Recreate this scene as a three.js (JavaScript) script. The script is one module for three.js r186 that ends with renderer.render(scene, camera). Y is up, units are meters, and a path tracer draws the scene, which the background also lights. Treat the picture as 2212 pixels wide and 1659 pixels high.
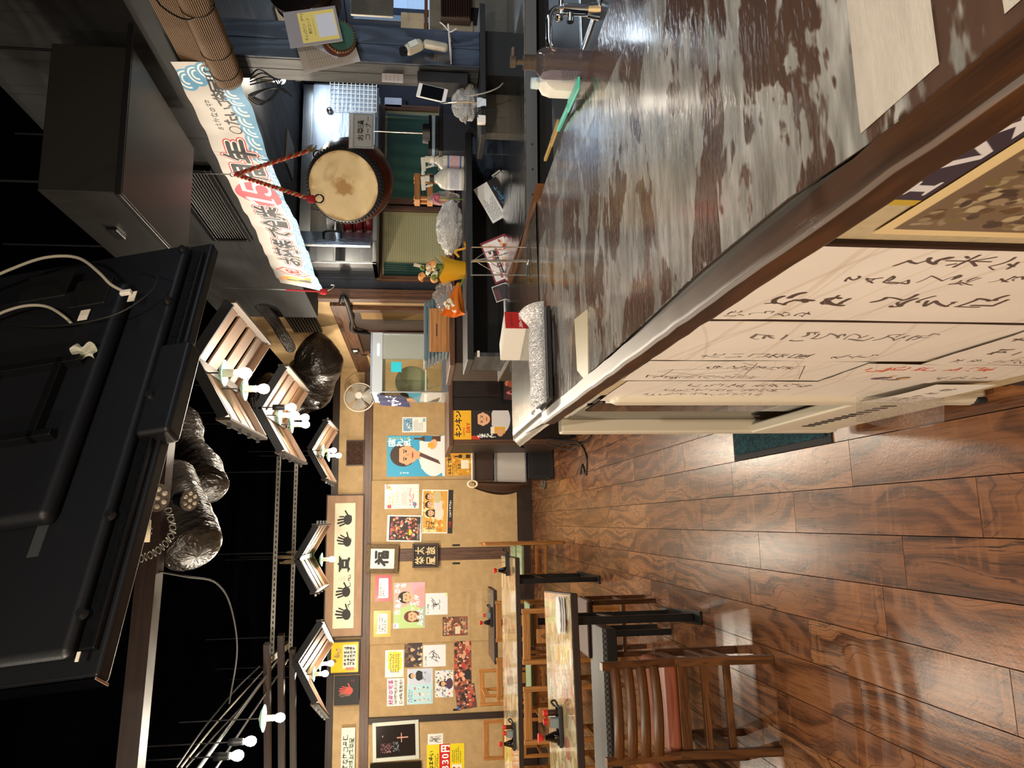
import * as THREE from 'three';
import { RoundedBoxGeometry } from 'three/addons/geometries/RoundedBoxGeometry.js';
import { mergeGeometries, mergeVertices } from 'three/addons/utils/BufferGeometryUtils.js';

// ---------------------------------------------------------------- camera, sky, exposure
const scene = new THREE.Scene();
const FOCAL = 1635.28, EYE = 1.5, rad = THREE.MathUtils.degToRad;
const toCam = new THREE.Matrix4().makeRotationZ(rad(-0.17))
  .multiply(new THREE.Matrix4().makeRotationX(rad(6.847)))
  .multiply(new THREE.Matrix4().makeRotationY(rad(10.299)));
const e_ = toCam.elements, axis = (r) => new THREE.Vector3(e_[r], e_[r + 4], e_[r + 8]);
const R_ = axis(0), U_ = axis(1), B_ = axis(2);
const camera = new THREE.PerspectiveCamera(2 * THREE.MathUtils.radToDeg(Math.atan(829.5 / FOCAL)), 2212 / 1659, 0.02, 60);
camera.position.set(0, EYE, 0);
camera.quaternion.setFromRotationMatrix(new THREE.Matrix4().makeBasis(U_.clone().negate(), R_, B_));   // the phone was held on its side
scene.add(camera);
camera.focus = 3.2; 
scene.background = new THREE.Color(0.45, 0.62, 1.0);
scene.backgroundIntensity = 1.2;
const renderer = new THREE.WebGLRenderer({ antialias: true });
renderer.toneMapping = THREE.LinearToneMapping;
renderer.toneMappingExposure = 1.0;
renderer.shadowMap.enabled = true;
const WARM = new THREE.Color(1, 0.87, 0.69), COOL = new THREE.Color(0.72, 0.86, 1.0);
const BULB_CD = 4.0, TUBE_NIT = 30;

// ---------------------------------------------------------------- measuring: a photo point cast onto a plane of the room
const ray = (x, y) => new THREE.Vector3().addScaledVector(R_, (829.5 - y) / FOCAL).addScaledVector(U_, (1106 - x) / FOCAL).addScaledVector(B_, -1);
const cast = (x, y, t, r = ray(x, y)) => r.multiplyScalar(t(r)).add(new THREE.Vector3(0, EYE, 0));
const onZ = (x, y, z) => cast(x, y, (r) => z / r.z);
const onX = (x, y, X) => cast(x, y, (r) => X / r.x);
const onY = (x, y, Y) => cast(x, y, (r) => (Y - EYE) / r.y);

// ---------------------------------------------------------------- random numbers and noise
let seed_ = 7;
const rnd = (a = 0, b = 1) => { seed_ = (seed_ * 1664525 + 1013904223) >>> 0; return a + (b - a) * (seed_ / 4294967296); };
const hash = (x, y, s) => { let h = (x * 374761393 + y * 668265263 + s * 974711) | 0; h = Math.imul(h ^ (h >>> 13), 1274126177); return ((h ^ (h >>> 16)) >>> 0) / 4294967296; };
const wrap = (i, p) => (p ? ((i % p) + p) % p : i);
function noise(x, y, s = 0, px = 0, py = 0) {
  const xi = Math.floor(x), yi = Math.floor(y), u = x - xi, v = y - yi, a = u * u * (3 - 2 * u), b = v * v * (3 - 2 * v);
  const x0 = wrap(xi, px), x1 = wrap(xi + 1, px), y0 = wrap(yi, py), y1 = wrap(yi + 1, py);
  const p = hash(x0, y0, s), q = hash(x1, y0, s), r = hash(x0, y1, s), t = hash(x1, y1, s);
  return p + (q - p) * a + (r - p) * b + (p - q - r + t) * a * b;
}
function fbm(x, y, s = 0, o = 4, px = 0, py = 0) {
  let a = 0.5, t = 0, n = 0;
  for (let i = 0; i < o; i++) { t += a * noise(x, y, s + i * 17, px, py); n += a; a *= 0.5; x *= 2; y *= 2; px *= 2; py *= 2; }
  return t / n;
}
const clamp = THREE.MathUtils.clamp, sstep = THREE.MathUtils.smoothstep, mixc = (a, b, t) => a.map((v, i) => v + (b[i] - v) * t);
function tex(w, h, f, { srgb = true, rep = true } = {}) {
  const d = new Uint8Array(w * h * 4);
  for (let y = 0, i = 0; y < h; y++) for (let x = 0; x < w; x++, i += 4) {
    const c = f(x / w, y / h);
    d[i] = c[0]; d[i + 1] = c[1]; d[i + 2] = c[2]; d[i + 3] = 255;
  }
  const t = new THREE.DataTexture(d, w, h);
  t.magFilter = THREE.LinearFilter; t.minFilter = THREE.LinearMipmapLinearFilter; t.generateMipmaps = true;
  if (srgb) t.colorSpace = THREE.SRGBColorSpace;
  if (rep) t.wrapS = t.wrapT = THREE.RepeatWrapping;
  t.needsUpdate = true;
  return t;
}
const c3 = (r, g, b) => [clamp(r, 0, 255), clamp(g, 0, 255), clamp(b, 0, 255)];
const gray = (v) => c3(v, v, v);
const scaled = (t, u, v) => { const c = t.clone(); c.repeat.set(u, v); c.needsUpdate = true; return c; };

// wood: u runs along the grain, one texture tile is L x H metres (set with repeat)
function woodTex(w, h, s, dark, mid, light, { rings = 7, warp = 1, fine = 1, band = 0.5, cross = 0, vein = 0 } = {}) {
  return tex(w, h, (u, v) => {
    const a = fbm(u * 2, v * 3, s, 4, 2, 3), b = fbm(u * 5, v * 4, s + 50, 3, 5, 4);
    const q = v * rings + (a - 0.5) * 5.0 * warp + (b - 0.5) * 1.6 * warp;
    const f = q - Math.floor(q), line = sstep(f, 0.0, 0.55) * (1 - sstep(f, 0.78, 1.0));
    const grain = fbm(u * 24, v * 190, s + 9, 3, 24, 190), low = fbm(u * 4, v * 5, s + 31, 3, 4, 5);
    const sc = cross ? sstep(fbm(u * 150, v * 9, s + 77, 2, 150, 9), 0.52, 0.8) * sstep(fbm(u * 7, v * 7, s + 78, 2, 7, 7), 0.48, 0.66) : 0;
    let c = mixc(mid, light, clamp(line * band + (low - 0.5) * 1.2, 0, 1));
    c = mixc(c, dark, clamp((1 - line) * band * (0.55 + 0.9 * b) + (grain - 0.5) * 0.9 * fine, 0, 0.95));
    c = mixc(c, light, sc * cross);
    if (vein) { const k = Math.abs((q * 2.3 + (grain - 0.5) * 0.5) % 1 - 0.5) * 2, k2 = Math.abs((q * 5.1 + a * 3) % 1 - 0.5) * 2; c = mixc(c, dark, vein * ((1 - sstep(k, 0.0, 0.16)) * sstep(b, 0.3, 0.6) + 0.6 * (1 - sstep(k2, 0, 0.2)) * sstep(low, 0.45, 0.6))); }
    return c3(...c);
  });
}
const floorTex = woodTex(2048, 1024, 3, [52, 32, 24], [122, 80, 54], [160, 112, 74], { rings: 10, warp: 1.15, fine: 0.9, band: 0.42, cross: 0.5, vein: 0.8 });
const darkTex = woodTex(1024, 256, 11, [42, 24, 16], [82, 52, 35], [112, 76, 52], { rings: 6, warp: 0.5, fine: 1.2, band: 0.4 });
const chairTex = woodTex(512, 256, 19, [66, 40, 18], [112, 74, 38], [150, 104, 58], { rings: 4, warp: 0.5, fine: 0.9, band: 0.5 });
const paleTex = woodTex(512, 256, 23, [150, 104, 52], [194, 146, 84], [214, 168, 106], { rings: 5, warp: 0.4, fine: 0.6, band: 0.4 });
const blackTex = woodTex(512, 256, 29, [18, 19, 22], [40, 42, 46], [66, 68, 72], { rings: 5, warp: 0.6, fine: 0.9, band: 0.6 });
const navyTex = woodTex(512, 256, 31, [22, 30, 44], [40, 52, 72], [62, 76, 98], { rings: 5, warp: 0.7, fine: 0.8, band: 0.6 });
const plainTex = tex(512, 512, (u, v) => gray(226 + 30 * (fbm(u * 10, v * 10, 5, 4, 10, 10) - 0.5) + 22 * (fbm(u * 120, v * 120, 6, 2, 120, 120) - 0.5)));
const roughTex = tex(512, 512, (u, v) => gray(110 + 150 * (fbm(u * 12, v * 12, 15, 4, 12, 12) - 0.5) + 60 * (fbm(u * 90, v * 90, 16, 2, 90, 90) - 0.5)), { srgb: false });
const crumpleTex = tex(512, 512, (u, v) => { const a = Math.abs(fbm(u * 6, v * 6, 41, 4, 6, 6) - 0.5) * 2, b = Math.abs(fbm(u * 11, v * 11, 47, 3, 11, 11) - 0.5) * 2; return gray(255 * (1 - Math.min(1, a * 1.6)) * 0.6 + 100 * (1 - Math.min(1, b * 2))); }, { srgb: false });
const waveTex = tex(512, 512, (u, v) => gray(128 + 230 * (fbm(u * 5, v * 22, 61, 4, 5, 22) - 0.5)), { srgb: false });
const brushTex = tex(512, 256, (u, v) => gray(128 + 120 * (fbm(u * 4, v * 160, 67, 3, 4, 160) - 0.5)), { srgb: false });
const fleckTex = tex(256, 256, (u, v) => { const n = hash(Math.floor(u * 256), Math.floor(v * 256), 3); return n > 0.62 ? c3(190, 176, 158) : n > 0.3 ? c3(146, 130, 116) : c3(96, 80, 70); });
const weaveTex = tex(128, 128, (u, v) => { const k = (Math.floor(u * 16) + Math.floor(v * 16)) % 2; return gray(k ? 118 : 56); });
const dotTex = tex(256, 256, (u, v) => { const a = (u * 16) % 1 - 0.5, b = (v * 16 + (Math.floor(u * 16) % 2) * 0.5) % 1 - 0.5; return a * a + b * b < 0.1 ? c3(178, 154, 118) : c3(214, 192, 154); });

// ---------------------------------------------------------------- materials
function mat(color, o = {}) { const m = new (o.transmission || o.clearcoat || o.sheen || o.anisotropy || o.specularIntensity !== undefined ? THREE.MeshPhysicalMaterial : THREE.MeshStandardMaterial)({ color, roughness: 0.7, ...o }); return m; }
const wood = (t, color = 0xffffff, o = {}) => mat(color, { map: t, roughness: 0.5, ...o });
const M = {
  floor: ['#ffffff', '#eee6de', '#fff6ea', '#e0d6ce'].map((c) => wood(scaled(floorTex, 1 / 2.4, 1 / 1.0), c, { roughness: 0.27, roughnessMap: null, bumpMap: scaled(roughTex, 2, 2), bumpScale: 0.0006 })),
  seam: mat('#1c120d'),
  wall: mat('#d8b888', { map: scaled(plainTex, 1, 1), roughness: 0.92 }),
  fusuma: mat('#ccac7c', { map: scaled(plainTex, 1.4, 1.4), roughness: 0.88 }),
  acrylic: mat('#ffffff', { transmission: 1, roughness: 0.03, ior: 1.45 }),
  glass: mat('#f4faf8', { transmission: 1, roughness: 0.0, ior: 1.5 }),
  darkwood: wood(scaled(darkTex, 0.9, 4), '#ffffff', { roughness: 0.45 }),
  deepwood: wood(scaled(darkTex, 0.9, 4), '#7a6a60', { roughness: 0.5 }),
  chair: wood(scaled(chairTex, 1.6, 7), '#c4b4a4', { roughness: 0.36 }),
  pale: wood(scaled(paleTex, 1.6, 6), '#e0c8a8', { roughness: 0.45 }),
  slat: wood(scaled(paleTex, 1.6, 6), '#5c5248', { roughness: 0.6 }),
  black: mat('#15161a', { roughness: 0.75 }),
  ceiling: mat('#020204', { roughness: 1, specularIntensity: 0 }),
  blackwood: wood(scaled(blackTex, 0.9, 3), '#ffffff', { roughness: 0.55 }),
  soffit: wood(scaled(blackTex, 0.5, 1.4), '#e8ecf4', { roughness: 0.6 }),
  navywood: wood(scaled(navyTex, 0.9, 3), '#ffffff', { roughness: 0.55 }),
  navy: mat('#2c3242', { map: plainTex, roughness: 0.7 }),
  blackmetal: mat('#101216', { roughness: 0.38, metalness: 0.3 }),
  duct: mat('#221d19', { roughness: 0.3, bumpMap: scaled(crumpleTex, 2, 5), bumpScale: 0.008 }),
  ductgrey: mat('#2c2824', { roughness: 0.32, bumpMap: scaled(crumpleTex, 2, 4), bumpScale: 0.006 }),
  plastic: mat('#111318', { roughness: 0.45 }),
  tv: mat('#0c0f16', { roughness: 0.5, bumpMap: scaled(roughTex, 20, 20), bumpScale: 0.0004 }),
  steel: mat('#c8ccd0', { metalness: 1, roughness: 0.24, bumpMap: scaled(brushTex, 1, 2), bumpScale: 0.0004 }),
  steelshine: mat('#cfd3d6', { metalness: 1, roughness: 0.2, bumpMap: scaled(waveTex, 2, 1), bumpScale: 0.003 }),
  steeldull: mat('#8d9298', { metalness: 0.9, roughness: 0.38 }),
  chrome: mat('#e6e8ea', { metalness: 1, roughness: 0.08 }),
  galv: mat('#8a867e', { metalness: 0.8, roughness: 0.45 }),
  beige: mat('#ccc3b0', { roughness: 0.42 }),
  grille: mat('#0c0d10', { roughness: 0.5 }),
  white: mat('#ece8e0', { roughness: 0.5 }),
  paper: mat('#e8e2d6', { roughness: 0.85 }),
  cream: mat('#e6d6b4', { roughness: 0.6 }),
  vinyl: mat('#ffffff', { transmission: 0.92, roughness: 0.12, bumpMap: scaled(crumpleTex, 3, 3), bumpScale: 0.01, side: THREE.DoubleSide }),
  bag: mat('#f4f4f4', { transmission: 0.5, roughness: 0.38, bumpMap: scaled(crumpleTex, 5, 5), bumpScale: 0.008, side: THREE.DoubleSide }),
  leather: mat('#8c4a32', { roughness: 0.4, bumpMap: scaled(roughTex, 6, 6), bumpScale: 0.0008 }),
  brownvinyl: mat('#3a241a', { roughness: 0.4 }),
  towel: mat('#e6e6e8', { roughness: 0.95 }),
  red: mat('#c81f18', { roughness: 0.4 }),
  soy: mat('#0d0605', { roughness: 0.06 }),
  mat: mat('#14505a', { roughness: 1 }),
  rubber: mat('#1b1d22', { roughness: 0.8 }),
  cord: mat('#0d0d0f', { roughness: 0.5 }),
  whitecord: mat('#9a958a', { roughness: 0.5 }),
  green: mat('#2a5048', { roughness: 0.9 }),
  blueplastic: mat('#5c7888', { roughness: 0.4 }),
  bamboo: mat('#71563c', { roughness: 0.6 }),
  yellow: mat('#e0a410', { roughness: 0.5 }),
  stem: mat('#6f8a3a', { roughness: 0.7 }),
  petal: mat('#ece4cc', { roughness: 0.8 }),
  petalo: mat('#e0a060', { roughness: 0.8 }),
  orangewrap: mat('#e87a1e', { roughness: 0.6, side: THREE.DoubleSide }),
  porcelain: mat('#aea898', { roughness: 0.25 }),
  rope: mat('#8e6a44', { roughness: 0.95 }), ropered: mat('#9a1c24', { roughness: 0.9 }),
  straw: mat('#7a6850', { roughness: 1 }),
  bulb: mat('#ffffff', { emissive: new THREE.Color(1, 0.94, 0.82), emissiveIntensity: 14 }),
  tube: mat('#ffffff', { emissive: COOL, emissiveIntensity: 6 }),
};

// ---------------------------------------------------------------- geometry helpers
const V = (x, y, z) => new THREE.Vector3(x, y, z);
function T(g, x = 0, y = 0, z = 0, rx = 0, ry = 0, rz = 0) { if (rz) g.rotateZ(rz); if (rx) g.rotateX(rx); if (ry) g.rotateY(ry); return g.translate(x, y, z); }
function clean(g) {
  g = g.index ? g.toNonIndexed() : g;
  for (const k of Object.keys(g.attributes)) if (!['position', 'normal', 'uv'].includes(k)) g.deleteAttribute(k);
  if (!g.attributes.normal) g.computeVertexNormals();
  if (!g.attributes.uv) g.setAttribute('uv', new THREE.BufferAttribute(new Float32Array(g.attributes.position.count * 2), 2));
  g.morphAttributes = {}; g.clearGroups();
  return g;
}
function boxUV(g, grain = -1, off = 0) {            // uv in metres; u along the grain axis
  const p = g.attributes.position, uv = g.attributes.uv, a = V(), b = V(), c = V(), n = V();
  g.computeBoundingBox(); const s = g.boundingBox.getSize(V()).toArray();
  if (grain < 0) grain = s.indexOf(Math.max(...s));
  for (let i = 0; i < p.count; i += 3) {
    a.fromBufferAttribute(p, i); b.fromBufferAttribute(p, i + 1); c.fromBufferAttribute(p, i + 2);
    n.copy(b).sub(a).cross(c.clone().sub(a)); const q = n.toArray().map(Math.abs), d = q.indexOf(Math.max(...q));
    const o = [0, 1, 2].filter((k) => k !== d), ua = o.includes(grain) ? grain : o[0], va = o.find((k) => k !== ua);
    [a, b, c].forEach((v, k) => uv.setXY(i + k, v.getComponent(ua) + off * 1.37, v.getComponent(va) + off));
  }
  return g;
}
// a box with softened edges, centred on x, z and standing on y (or centred with mid = true)
function box(w, h, d, x = 0, y = 0, z = 0, { r = 0.003, mid = false, grain = -1, off = rnd(0, 9), rot } = {}) {
  const k = Math.min(r, w * 0.45, h * 0.45, d * 0.45);
  let g = clean(k > 0.0004 ? new RoundedBoxGeometry(w, h, d, 1, k) : new THREE.BoxGeometry(w, h, d));
  boxUV(g, grain, off);
  if (rot) T(g, 0, 0, 0, ...rot);
  return g.translate(x, mid ? y : y + h / 2, z);
}
const span = (x0, x1, y0, y1, z0, z1, o) => box(Math.abs(x1 - x0), Math.abs(y1 - y0), Math.abs(z1 - z0), (x0 + x1) / 2, Math.min(y0, y1), (z0 + z1) / 2, o);
function tube(pts, r, { seg = 0, rs = 8, closed = false } = {}) {
  const c = new THREE.CatmullRomCurve3(pts.map((p) => (p.isVector3 ? p : V(...p))), closed, 'centripetal');
  return clean(new THREE.TubeGeometry(c, seg || Math.max(4, pts.length * 6), r, rs, closed));
}
function rod(a, b, r, rs = 10) { a = a.isVector3 ? a : V(...a); b = b.isVector3 ? b : V(...b); const d = b.clone().sub(a), g = new THREE.CylinderGeometry(r, r, d.length(), rs); g.applyQuaternion(new THREE.Quaternion().setFromUnitVectors(V(0, 1, 0), d.clone().normalize())); return clean(g.translate(...a.clone().add(b).multiplyScalar(0.5).toArray())); }
function beam(a, b, w, h) {                           // a square bar from a to b
  a = a.isVector3 ? a : V(...a); b = b.isVector3 ? b : V(...b);
  const d = b.clone().sub(a), L = d.length(), g = box(w, L, h, 0, 0, 0, { mid: true, r: 0.002 });
  const x = V(0, 1, 0).cross(d).lengthSq() < 1e-8 ? V(1, 0, 0) : V(0, 1, 0).cross(d).normalize();
  const y = d.clone().normalize(), z = x.clone().cross(y);
  return g.applyMatrix4(new THREE.Matrix4().makeBasis(x, y, z)).translate(...a.clone().add(b).multiplyScalar(0.5).toArray());
}
const lathe = (prof, n = 24) => clean(new THREE.LatheGeometry(prof.map((p) => new THREE.Vector2(p[0], p[1])), n));
const cyl = (r0, r1, h, x = 0, y = 0, z = 0, n = 24) => clean(new THREE.CylinderGeometry(r1, r0, h, n)).translate(x, y + h / 2, z);
const ball = (r, x, y, z, n = 12) => clean(new THREE.SphereGeometry(r, n, Math.max(6, n >> 1))).translate(x, y, z);
function prism(pts, h, bevel = 0) {                    // outline in x, z (metres) extruded up in y
  const s = new THREE.Shape(pts.map((p) => new THREE.Vector2(p[0], -p[1])));
  const g = clean(new THREE.ExtrudeGeometry(s, { depth: h, bevelEnabled: bevel > 0, bevelSize: bevel, bevelThickness: bevel, bevelSegments: 1, curveSegments: 10 }));
  return g.rotateX(-Math.PI / 2);
}
function sheet(f, nu, nv) {                            // a surface from f(u, v)
  const p = [], uv = [], ix = [];
  for (let j = 0; j <= nv; j++) for (let i = 0; i <= nu; i++) { p.push(...f(i / nu, j / nv)); uv.push(i / nu, j / nv); }
  for (let j = 0; j < nv; j++) for (let i = 0; i < nu; i++) { const a = j * (nu + 1) + i, b = a + 1, c = a + nu + 1, d = c + 1; ix.push(a, b, d, a, d, c); }
  const g = new THREE.BufferGeometry();
  g.setAttribute('position', new THREE.Float32BufferAttribute(p, 3)); g.setAttribute('uv', new THREE.Float32BufferAttribute(uv, 2)); g.setIndex(ix); g.computeVertexNormals();
  return clean(g);
}
// ---------------------------------------------------------------- naming and adding
const taken = new Map();
function numbered(n) { const k = taken.get(n) || 0; taken.set(n, k + 1); return k ? n + '_' + String(k).padStart(3, '0') : n; }
const partNo = new WeakMap();
function partName(n, parent) { if (!partNo.has(parent)) partNo.set(parent, {}); const m = partNo.get(parent); const k = m[n] || 0; m[n] = k + 1; return k ? n + '_' + String(k).padStart(3, '0') : n; }
function obj(name, geos, m, parent = scene) {
  const list = [].concat(geos).map(clean), g = list.length > 1 ? mergeGeometries(list) : list[0];
  const o = new THREE.Mesh(g, m); o.castShadow = o.receiveShadow = true;
  o.name = parent === scene ? numbered(name) : partName(name, parent);
  parent.add(o); return o;
}
function tag(o, label, category, group, kind) { if (label) o.userData.label = label; if (category) o.userData.category = category; if (group) o.userData.group = group; if (kind) o.userData.kind = kind; return o; }
function thing(name, label, category, [x, y, z] = [0, 0, 0], turn = 0, group) {
  const o = new THREE.Group(); o.name = numbered(name); o.position.set(x, y, z); o.rotation.y = turn; scene.add(o);
  return tag(o, label, category, group);
}
function struct(name, geos, m, label) { const o = obj(name, geos, m); o.userData.kind = 'structure'; if (label) o.userData.label = label; return o; }
function dup(src, [x, y, z], turn, label) { const c = src.clone(); c.name = numbered(src.name.replace(/_\d{3}$/, '')); c.position.set(x, y, z); c.rotation.y = turn; scene.add(c); c.userData = { ...src.userData }; if (label) c.userData.label = label; return c; }

// ---------------------------------------------------------------- brush lettering: each sign as strokes on a 10 x 10 grid
const GLYPH = {
  'お': '1363|404828172655868869|7284', 'で': '1281444779|7284|8393', 'た': '1252|4019|5585|566989', 'い': '12172937|7387', 'こ': '228289|172989',
  'コ': '128288|1888', 'ー': '1585', 'ナ': '1383|50553819', 'キ': '2372|1686|4059', 'ン': '1233|188582', 'リ': '2126|717649', 'ビ': '212878|2573|7182|8191', 'ル': '313619|616895',
  'ま': '2272|2474|50573827365788', 'ら': '3152|23264565868759', 'チ': '5113|1585|505839', 'ェ': '3474|5458|2888', 'ッ': '2435|5455|845839', 'ク': '301425|3282755918', 'イ': '7114|5459', 'ア': '128254|504618', 'ウ': '4042|2214|228275 49'.slice(0, 16), 'ト': '4049|4475', 'ド': '4049|4475|7182|8292', '用': '212719|21718979|2474|2676|5159', 'ん': '411845576987', 'み': '225228173698|7469', 'な': '1252|4017|6183|65684938477889', 'に': '2129|5282|466888',
  'じ': '31384986|5163|7173', 'ゃ': '14658576|4153|3468', 'あ': '1272|4048|735738274474868869', 'が': '13646857|4018|7285|8192', 'っ': '3464756648', 'て': '1281444779', 'ろ': '2171265585876939',
  'よ': '50573827365789|5383', 'の': '524828162352838658', 'れ': '2029|123217|275363688997', 'さ': '1373|5068|364789', 'か': '13646857|4018|7285',
  '祝': '2132|134307|2529|3544|5181845451|646739|74789897', '蔭': '1191|3022|7072|1319|133424354517|6346|6398|5575|5989', '様': '1343|2129|2316|2447|5162|8172|4282|4484|4696|6169|5748|7698',
  '創': '3005|3053|2454|2656|24275727|2858592928|7177|919979', '業': '3033|5053|1222|8072|1393|2575|1696|5359|5618|5698', '周': '212619|21818979|3373|5255|3575|4767694947', '年': '3013|2282|2484|2426|0696|5259',
  '茶': '1292|3013|6063|5216|5296|2676|5659|4728|6788', '漬': '1122|0424|0927|4181|4383|3595|6165|4686884846|4787|5839|7899', '太': '1393|504619|5599|4758', '鼓': '0252|3034|1444|1646481816|1949|5393|7175|5585|866949|5699',
  '屋': '11818414|111609|2676|3565|463767|3878|5759|2999', '福': '2132|134307|2529|3544|5191|5383855553|5696995956|7679|5898', '真': '1191|5053|2282|3373773733|3474|3676|1888|3829|6889',
  '晴': '1141481811|1545|5191|5393|4595|7075|569699|5797|5898', '風': '212619|2171769997|3363653533|4348|2868', '乾': '0242|2023|1343461613|1545|0747|2629|6152|6292|648457599997', '杯': '1343|2129|2316|2447|5191|7146|7279|7396',
  '金': '5013|5094|2565|4377|5358|1989|2938', '麦': '1191|2383|1595|5055|4618|3678|6819|3799', '対': '2024|0444|3409|1449|5393|707969|5566', '岸': '5053|21238381|1585|1519|3575|2777|5659', '家': '5051|13119193|2373|5425|445659|4527|7589',
  '事': '1191|3262643432|25757828|1797|505949', '円': '2129|21818979|5155|2585', '中': '1383861613|5059', '出': '5058|22248482|16198986', '作': '3013|2229|5044|5292|6369|6585|6787', '米': '5059|1494|2233|8273|5528|5588',
  '放': '3031|1252|3228|345549|6052|5393|735699|5589', '送': '1132|133317|1799|5143|8173|3484|6446|6477', '月': '312819|31717969|3363|3565', '日': '2272787222|2575', '火': '4049|4919|2224|7263|4589',
};
function strokes(g, code, x, y, s) {
  for (const line of code.split('|')) {
    g.beginPath();
    for (let i = 0; i + 1 < line.length; i += 2) { const px = x + (+line[i] + 0.5) / 10 * s, py = y + (+line[i + 1] + 0.5) / 10 * s; i ? g.lineTo(px, py) : g.moveTo(px, py); }
    g.stroke();
  }
}
let fakeSeed = 1;
function fake(n = 5) {                                // a small illegible character
  const q = () => { fakeSeed = (fakeSeed * 48271) % 2147483647; return fakeSeed % 10; };
  let s = [];
  for (let i = 0; i < n; i++) { const a = q() % 8 + 1, b = q() % 8 + 1; s.push(i % 2 ? `${a}${q() % 4}${a}${6 + q() % 4}` : `${q() % 4}${b}${6 + q() % 4}${b}`); }
  return s.join('|');
}
function cursive(g, x, y, s, lw) {                     // one quick running-hand character
  let px = x + rnd(0.1, 0.4) * s, py = y + rnd(0.1, 0.3) * s;
  for (let i = 0; i < 6; i++) {
    const h = i % 2 === 0, qx = clamp(px + (h ? rnd(0.3, 0.65) : rnd(-0.5, 0.1)) * s, x + 0.05 * s, x + 0.95 * s), qy = clamp(py + (h ? rnd(-0.1, 0.12) : rnd(0.2, 0.6)) * s, y, y + 0.95 * s);
    g.lineWidth = s * lw * rnd(0.55, 1.35); g.beginPath(); g.moveTo(px, py); g.quadraticCurveTo((px + qx) / 2 + rnd(-0.18, 0.18) * s, (py + qy) / 2 + rnd(-0.18, 0.18) * s, qx, qy); g.stroke();
    if (rnd() < 0.55) { px = qx; py = qy; } else { px = x + rnd(0.05, 0.6) * s; py = y + rnd(0.05, 0.75) * s; }
  }
}
function write(g, text, x, y, s, { color = '#111', lw = 0.1, vertical = false, gap = 1, n = 5, brush = false } = {}) {
  g.strokeStyle = color; g.fillStyle = color; g.lineCap = g.lineJoin = 'round';
  for (const ch of text) {
    g.lineWidth = s * lw;
    if (ch === ' ') { /* a space */ } else if (/[A-Za-z0-9!.,:%+×]/.test(ch)) { g.font = `bold ${s * 0.95}px sans-serif`; g.fillText(ch, x + s * 0.1, y + s * 0.88); if (!vertical) x -= s * 0.38 * gap; }
    else if (brush && !GLYPH[ch]) cursive(g, x, y, s, lw);
    else strokes(g, GLYPH[ch] || fake(n), x, y, s);
    if (vertical) y += s * gap; else x += s * gap;
  }
}
function lines(g, x, y, w, rows, h, color = '#444', size = 0.6) { for (let r = 0; r < rows; r++) { const n = Math.floor(w / (h * size) * rnd(0.7, 1)); write(g, '□'.repeat(n), x, y + r * h, h * size, { color, lw: 0.12, n: 4 }); } }
function print(w, h, draw, o = {}) {
  const c = document.createElement('canvas'); c.width = w; c.height = h; const g = c.getContext('2d');
  draw(g, w, h);
  const t = new THREE.CanvasTexture(c); t.colorSpace = THREE.SRGBColorSpace; t.anisotropy = 8;
  return mat('#ffffff', { map: t, roughness: 0.55, ...o });
}
const fill = (g, c, x, y, w, h) => { g.fillStyle = c; g.fillRect(x, y, w, h); };
function face(g, x, y, r, { skin = '#e8b48c', hair = '#1c1412', long = false, shirt = '#f4f4f4', smile = 1 } = {}) {
  const el = (cx, cy, a, b, c) => { g.fillStyle = c; g.beginPath(); g.ellipse(cx, cy, a, b, 0, 0, 7); g.fill(); };
  el(x, y + r * 2.5, r * 1.9, r * 1.3, shirt);
  fill(g, skin, x - r * 0.35, y + r * 0.7, r * 0.7, r * 0.7);
  el(x, y - r * 0.18, r * 1.02, r * 1.16, hair);
  if (long) fill(g, hair, x - r * 1.0, y - r * 0.2, r * 2, r * 1.5);
  el(x, y + r * 0.12, r * 0.8, r * 0.98, skin);
  g.fillStyle = hair; g.beginPath(); g.ellipse(x, y - r * 0.55, r * 0.86, r * 0.5, 0, Math.PI, 0); g.fill();
  for (const s of [-1, 1]) { el(x + s * r * 0.34, y + r * 0.05, r * 0.12, r * 0.07, '#201512'); fill(g, hair, x + s * r * 0.34 - r * 0.18, y - r * 0.16, r * 0.36, r * 0.07); el(x + s * r * 0.8, y + r * 0.15, r * 0.1, r * 0.2, skin); }
  g.strokeStyle = '#b06a50'; g.lineWidth = r * 0.06; g.beginPath(); g.moveTo(x, y + r * 0.1); g.lineTo(x + r * 0.08, y + r * 0.36); g.stroke();
  g.fillStyle = '#a8403c'; g.beginPath(); g.ellipse(x, y + r * 0.58, r * 0.3, r * 0.14 * smile, 0, 0, Math.PI); g.fill();
}
function hand(g, x, y, s, color, turn = 0) {
  g.save(); g.translate(x, y); g.rotate(turn); g.strokeStyle = g.fillStyle = color; g.lineCap = 'round';
  g.beginPath(); g.ellipse(0, 0, s * 0.26, s * 0.3, 0, 0, 7); g.fill();
  [[-0.22, -0.62, 0.08], [-0.07, -0.74, 0.09], [0.09, -0.7, 0.09], [0.24, -0.56, 0.07], [0.46, -0.12, 0.1]].forEach(([fx, fy, w], i) => { g.lineWidth = s * w; g.beginPath(); g.moveTo(i < 4 ? fx * 0.8 : 0.2 * s, i < 4 ? -0.2 * s : 0.05 * s); if (i < 4) { g.beginPath(); g.moveTo(fx * 0.8 * s, -0.25 * s); } g.lineTo(fx * s, fy * s); g.stroke(); });
  g.restore();
}
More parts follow.
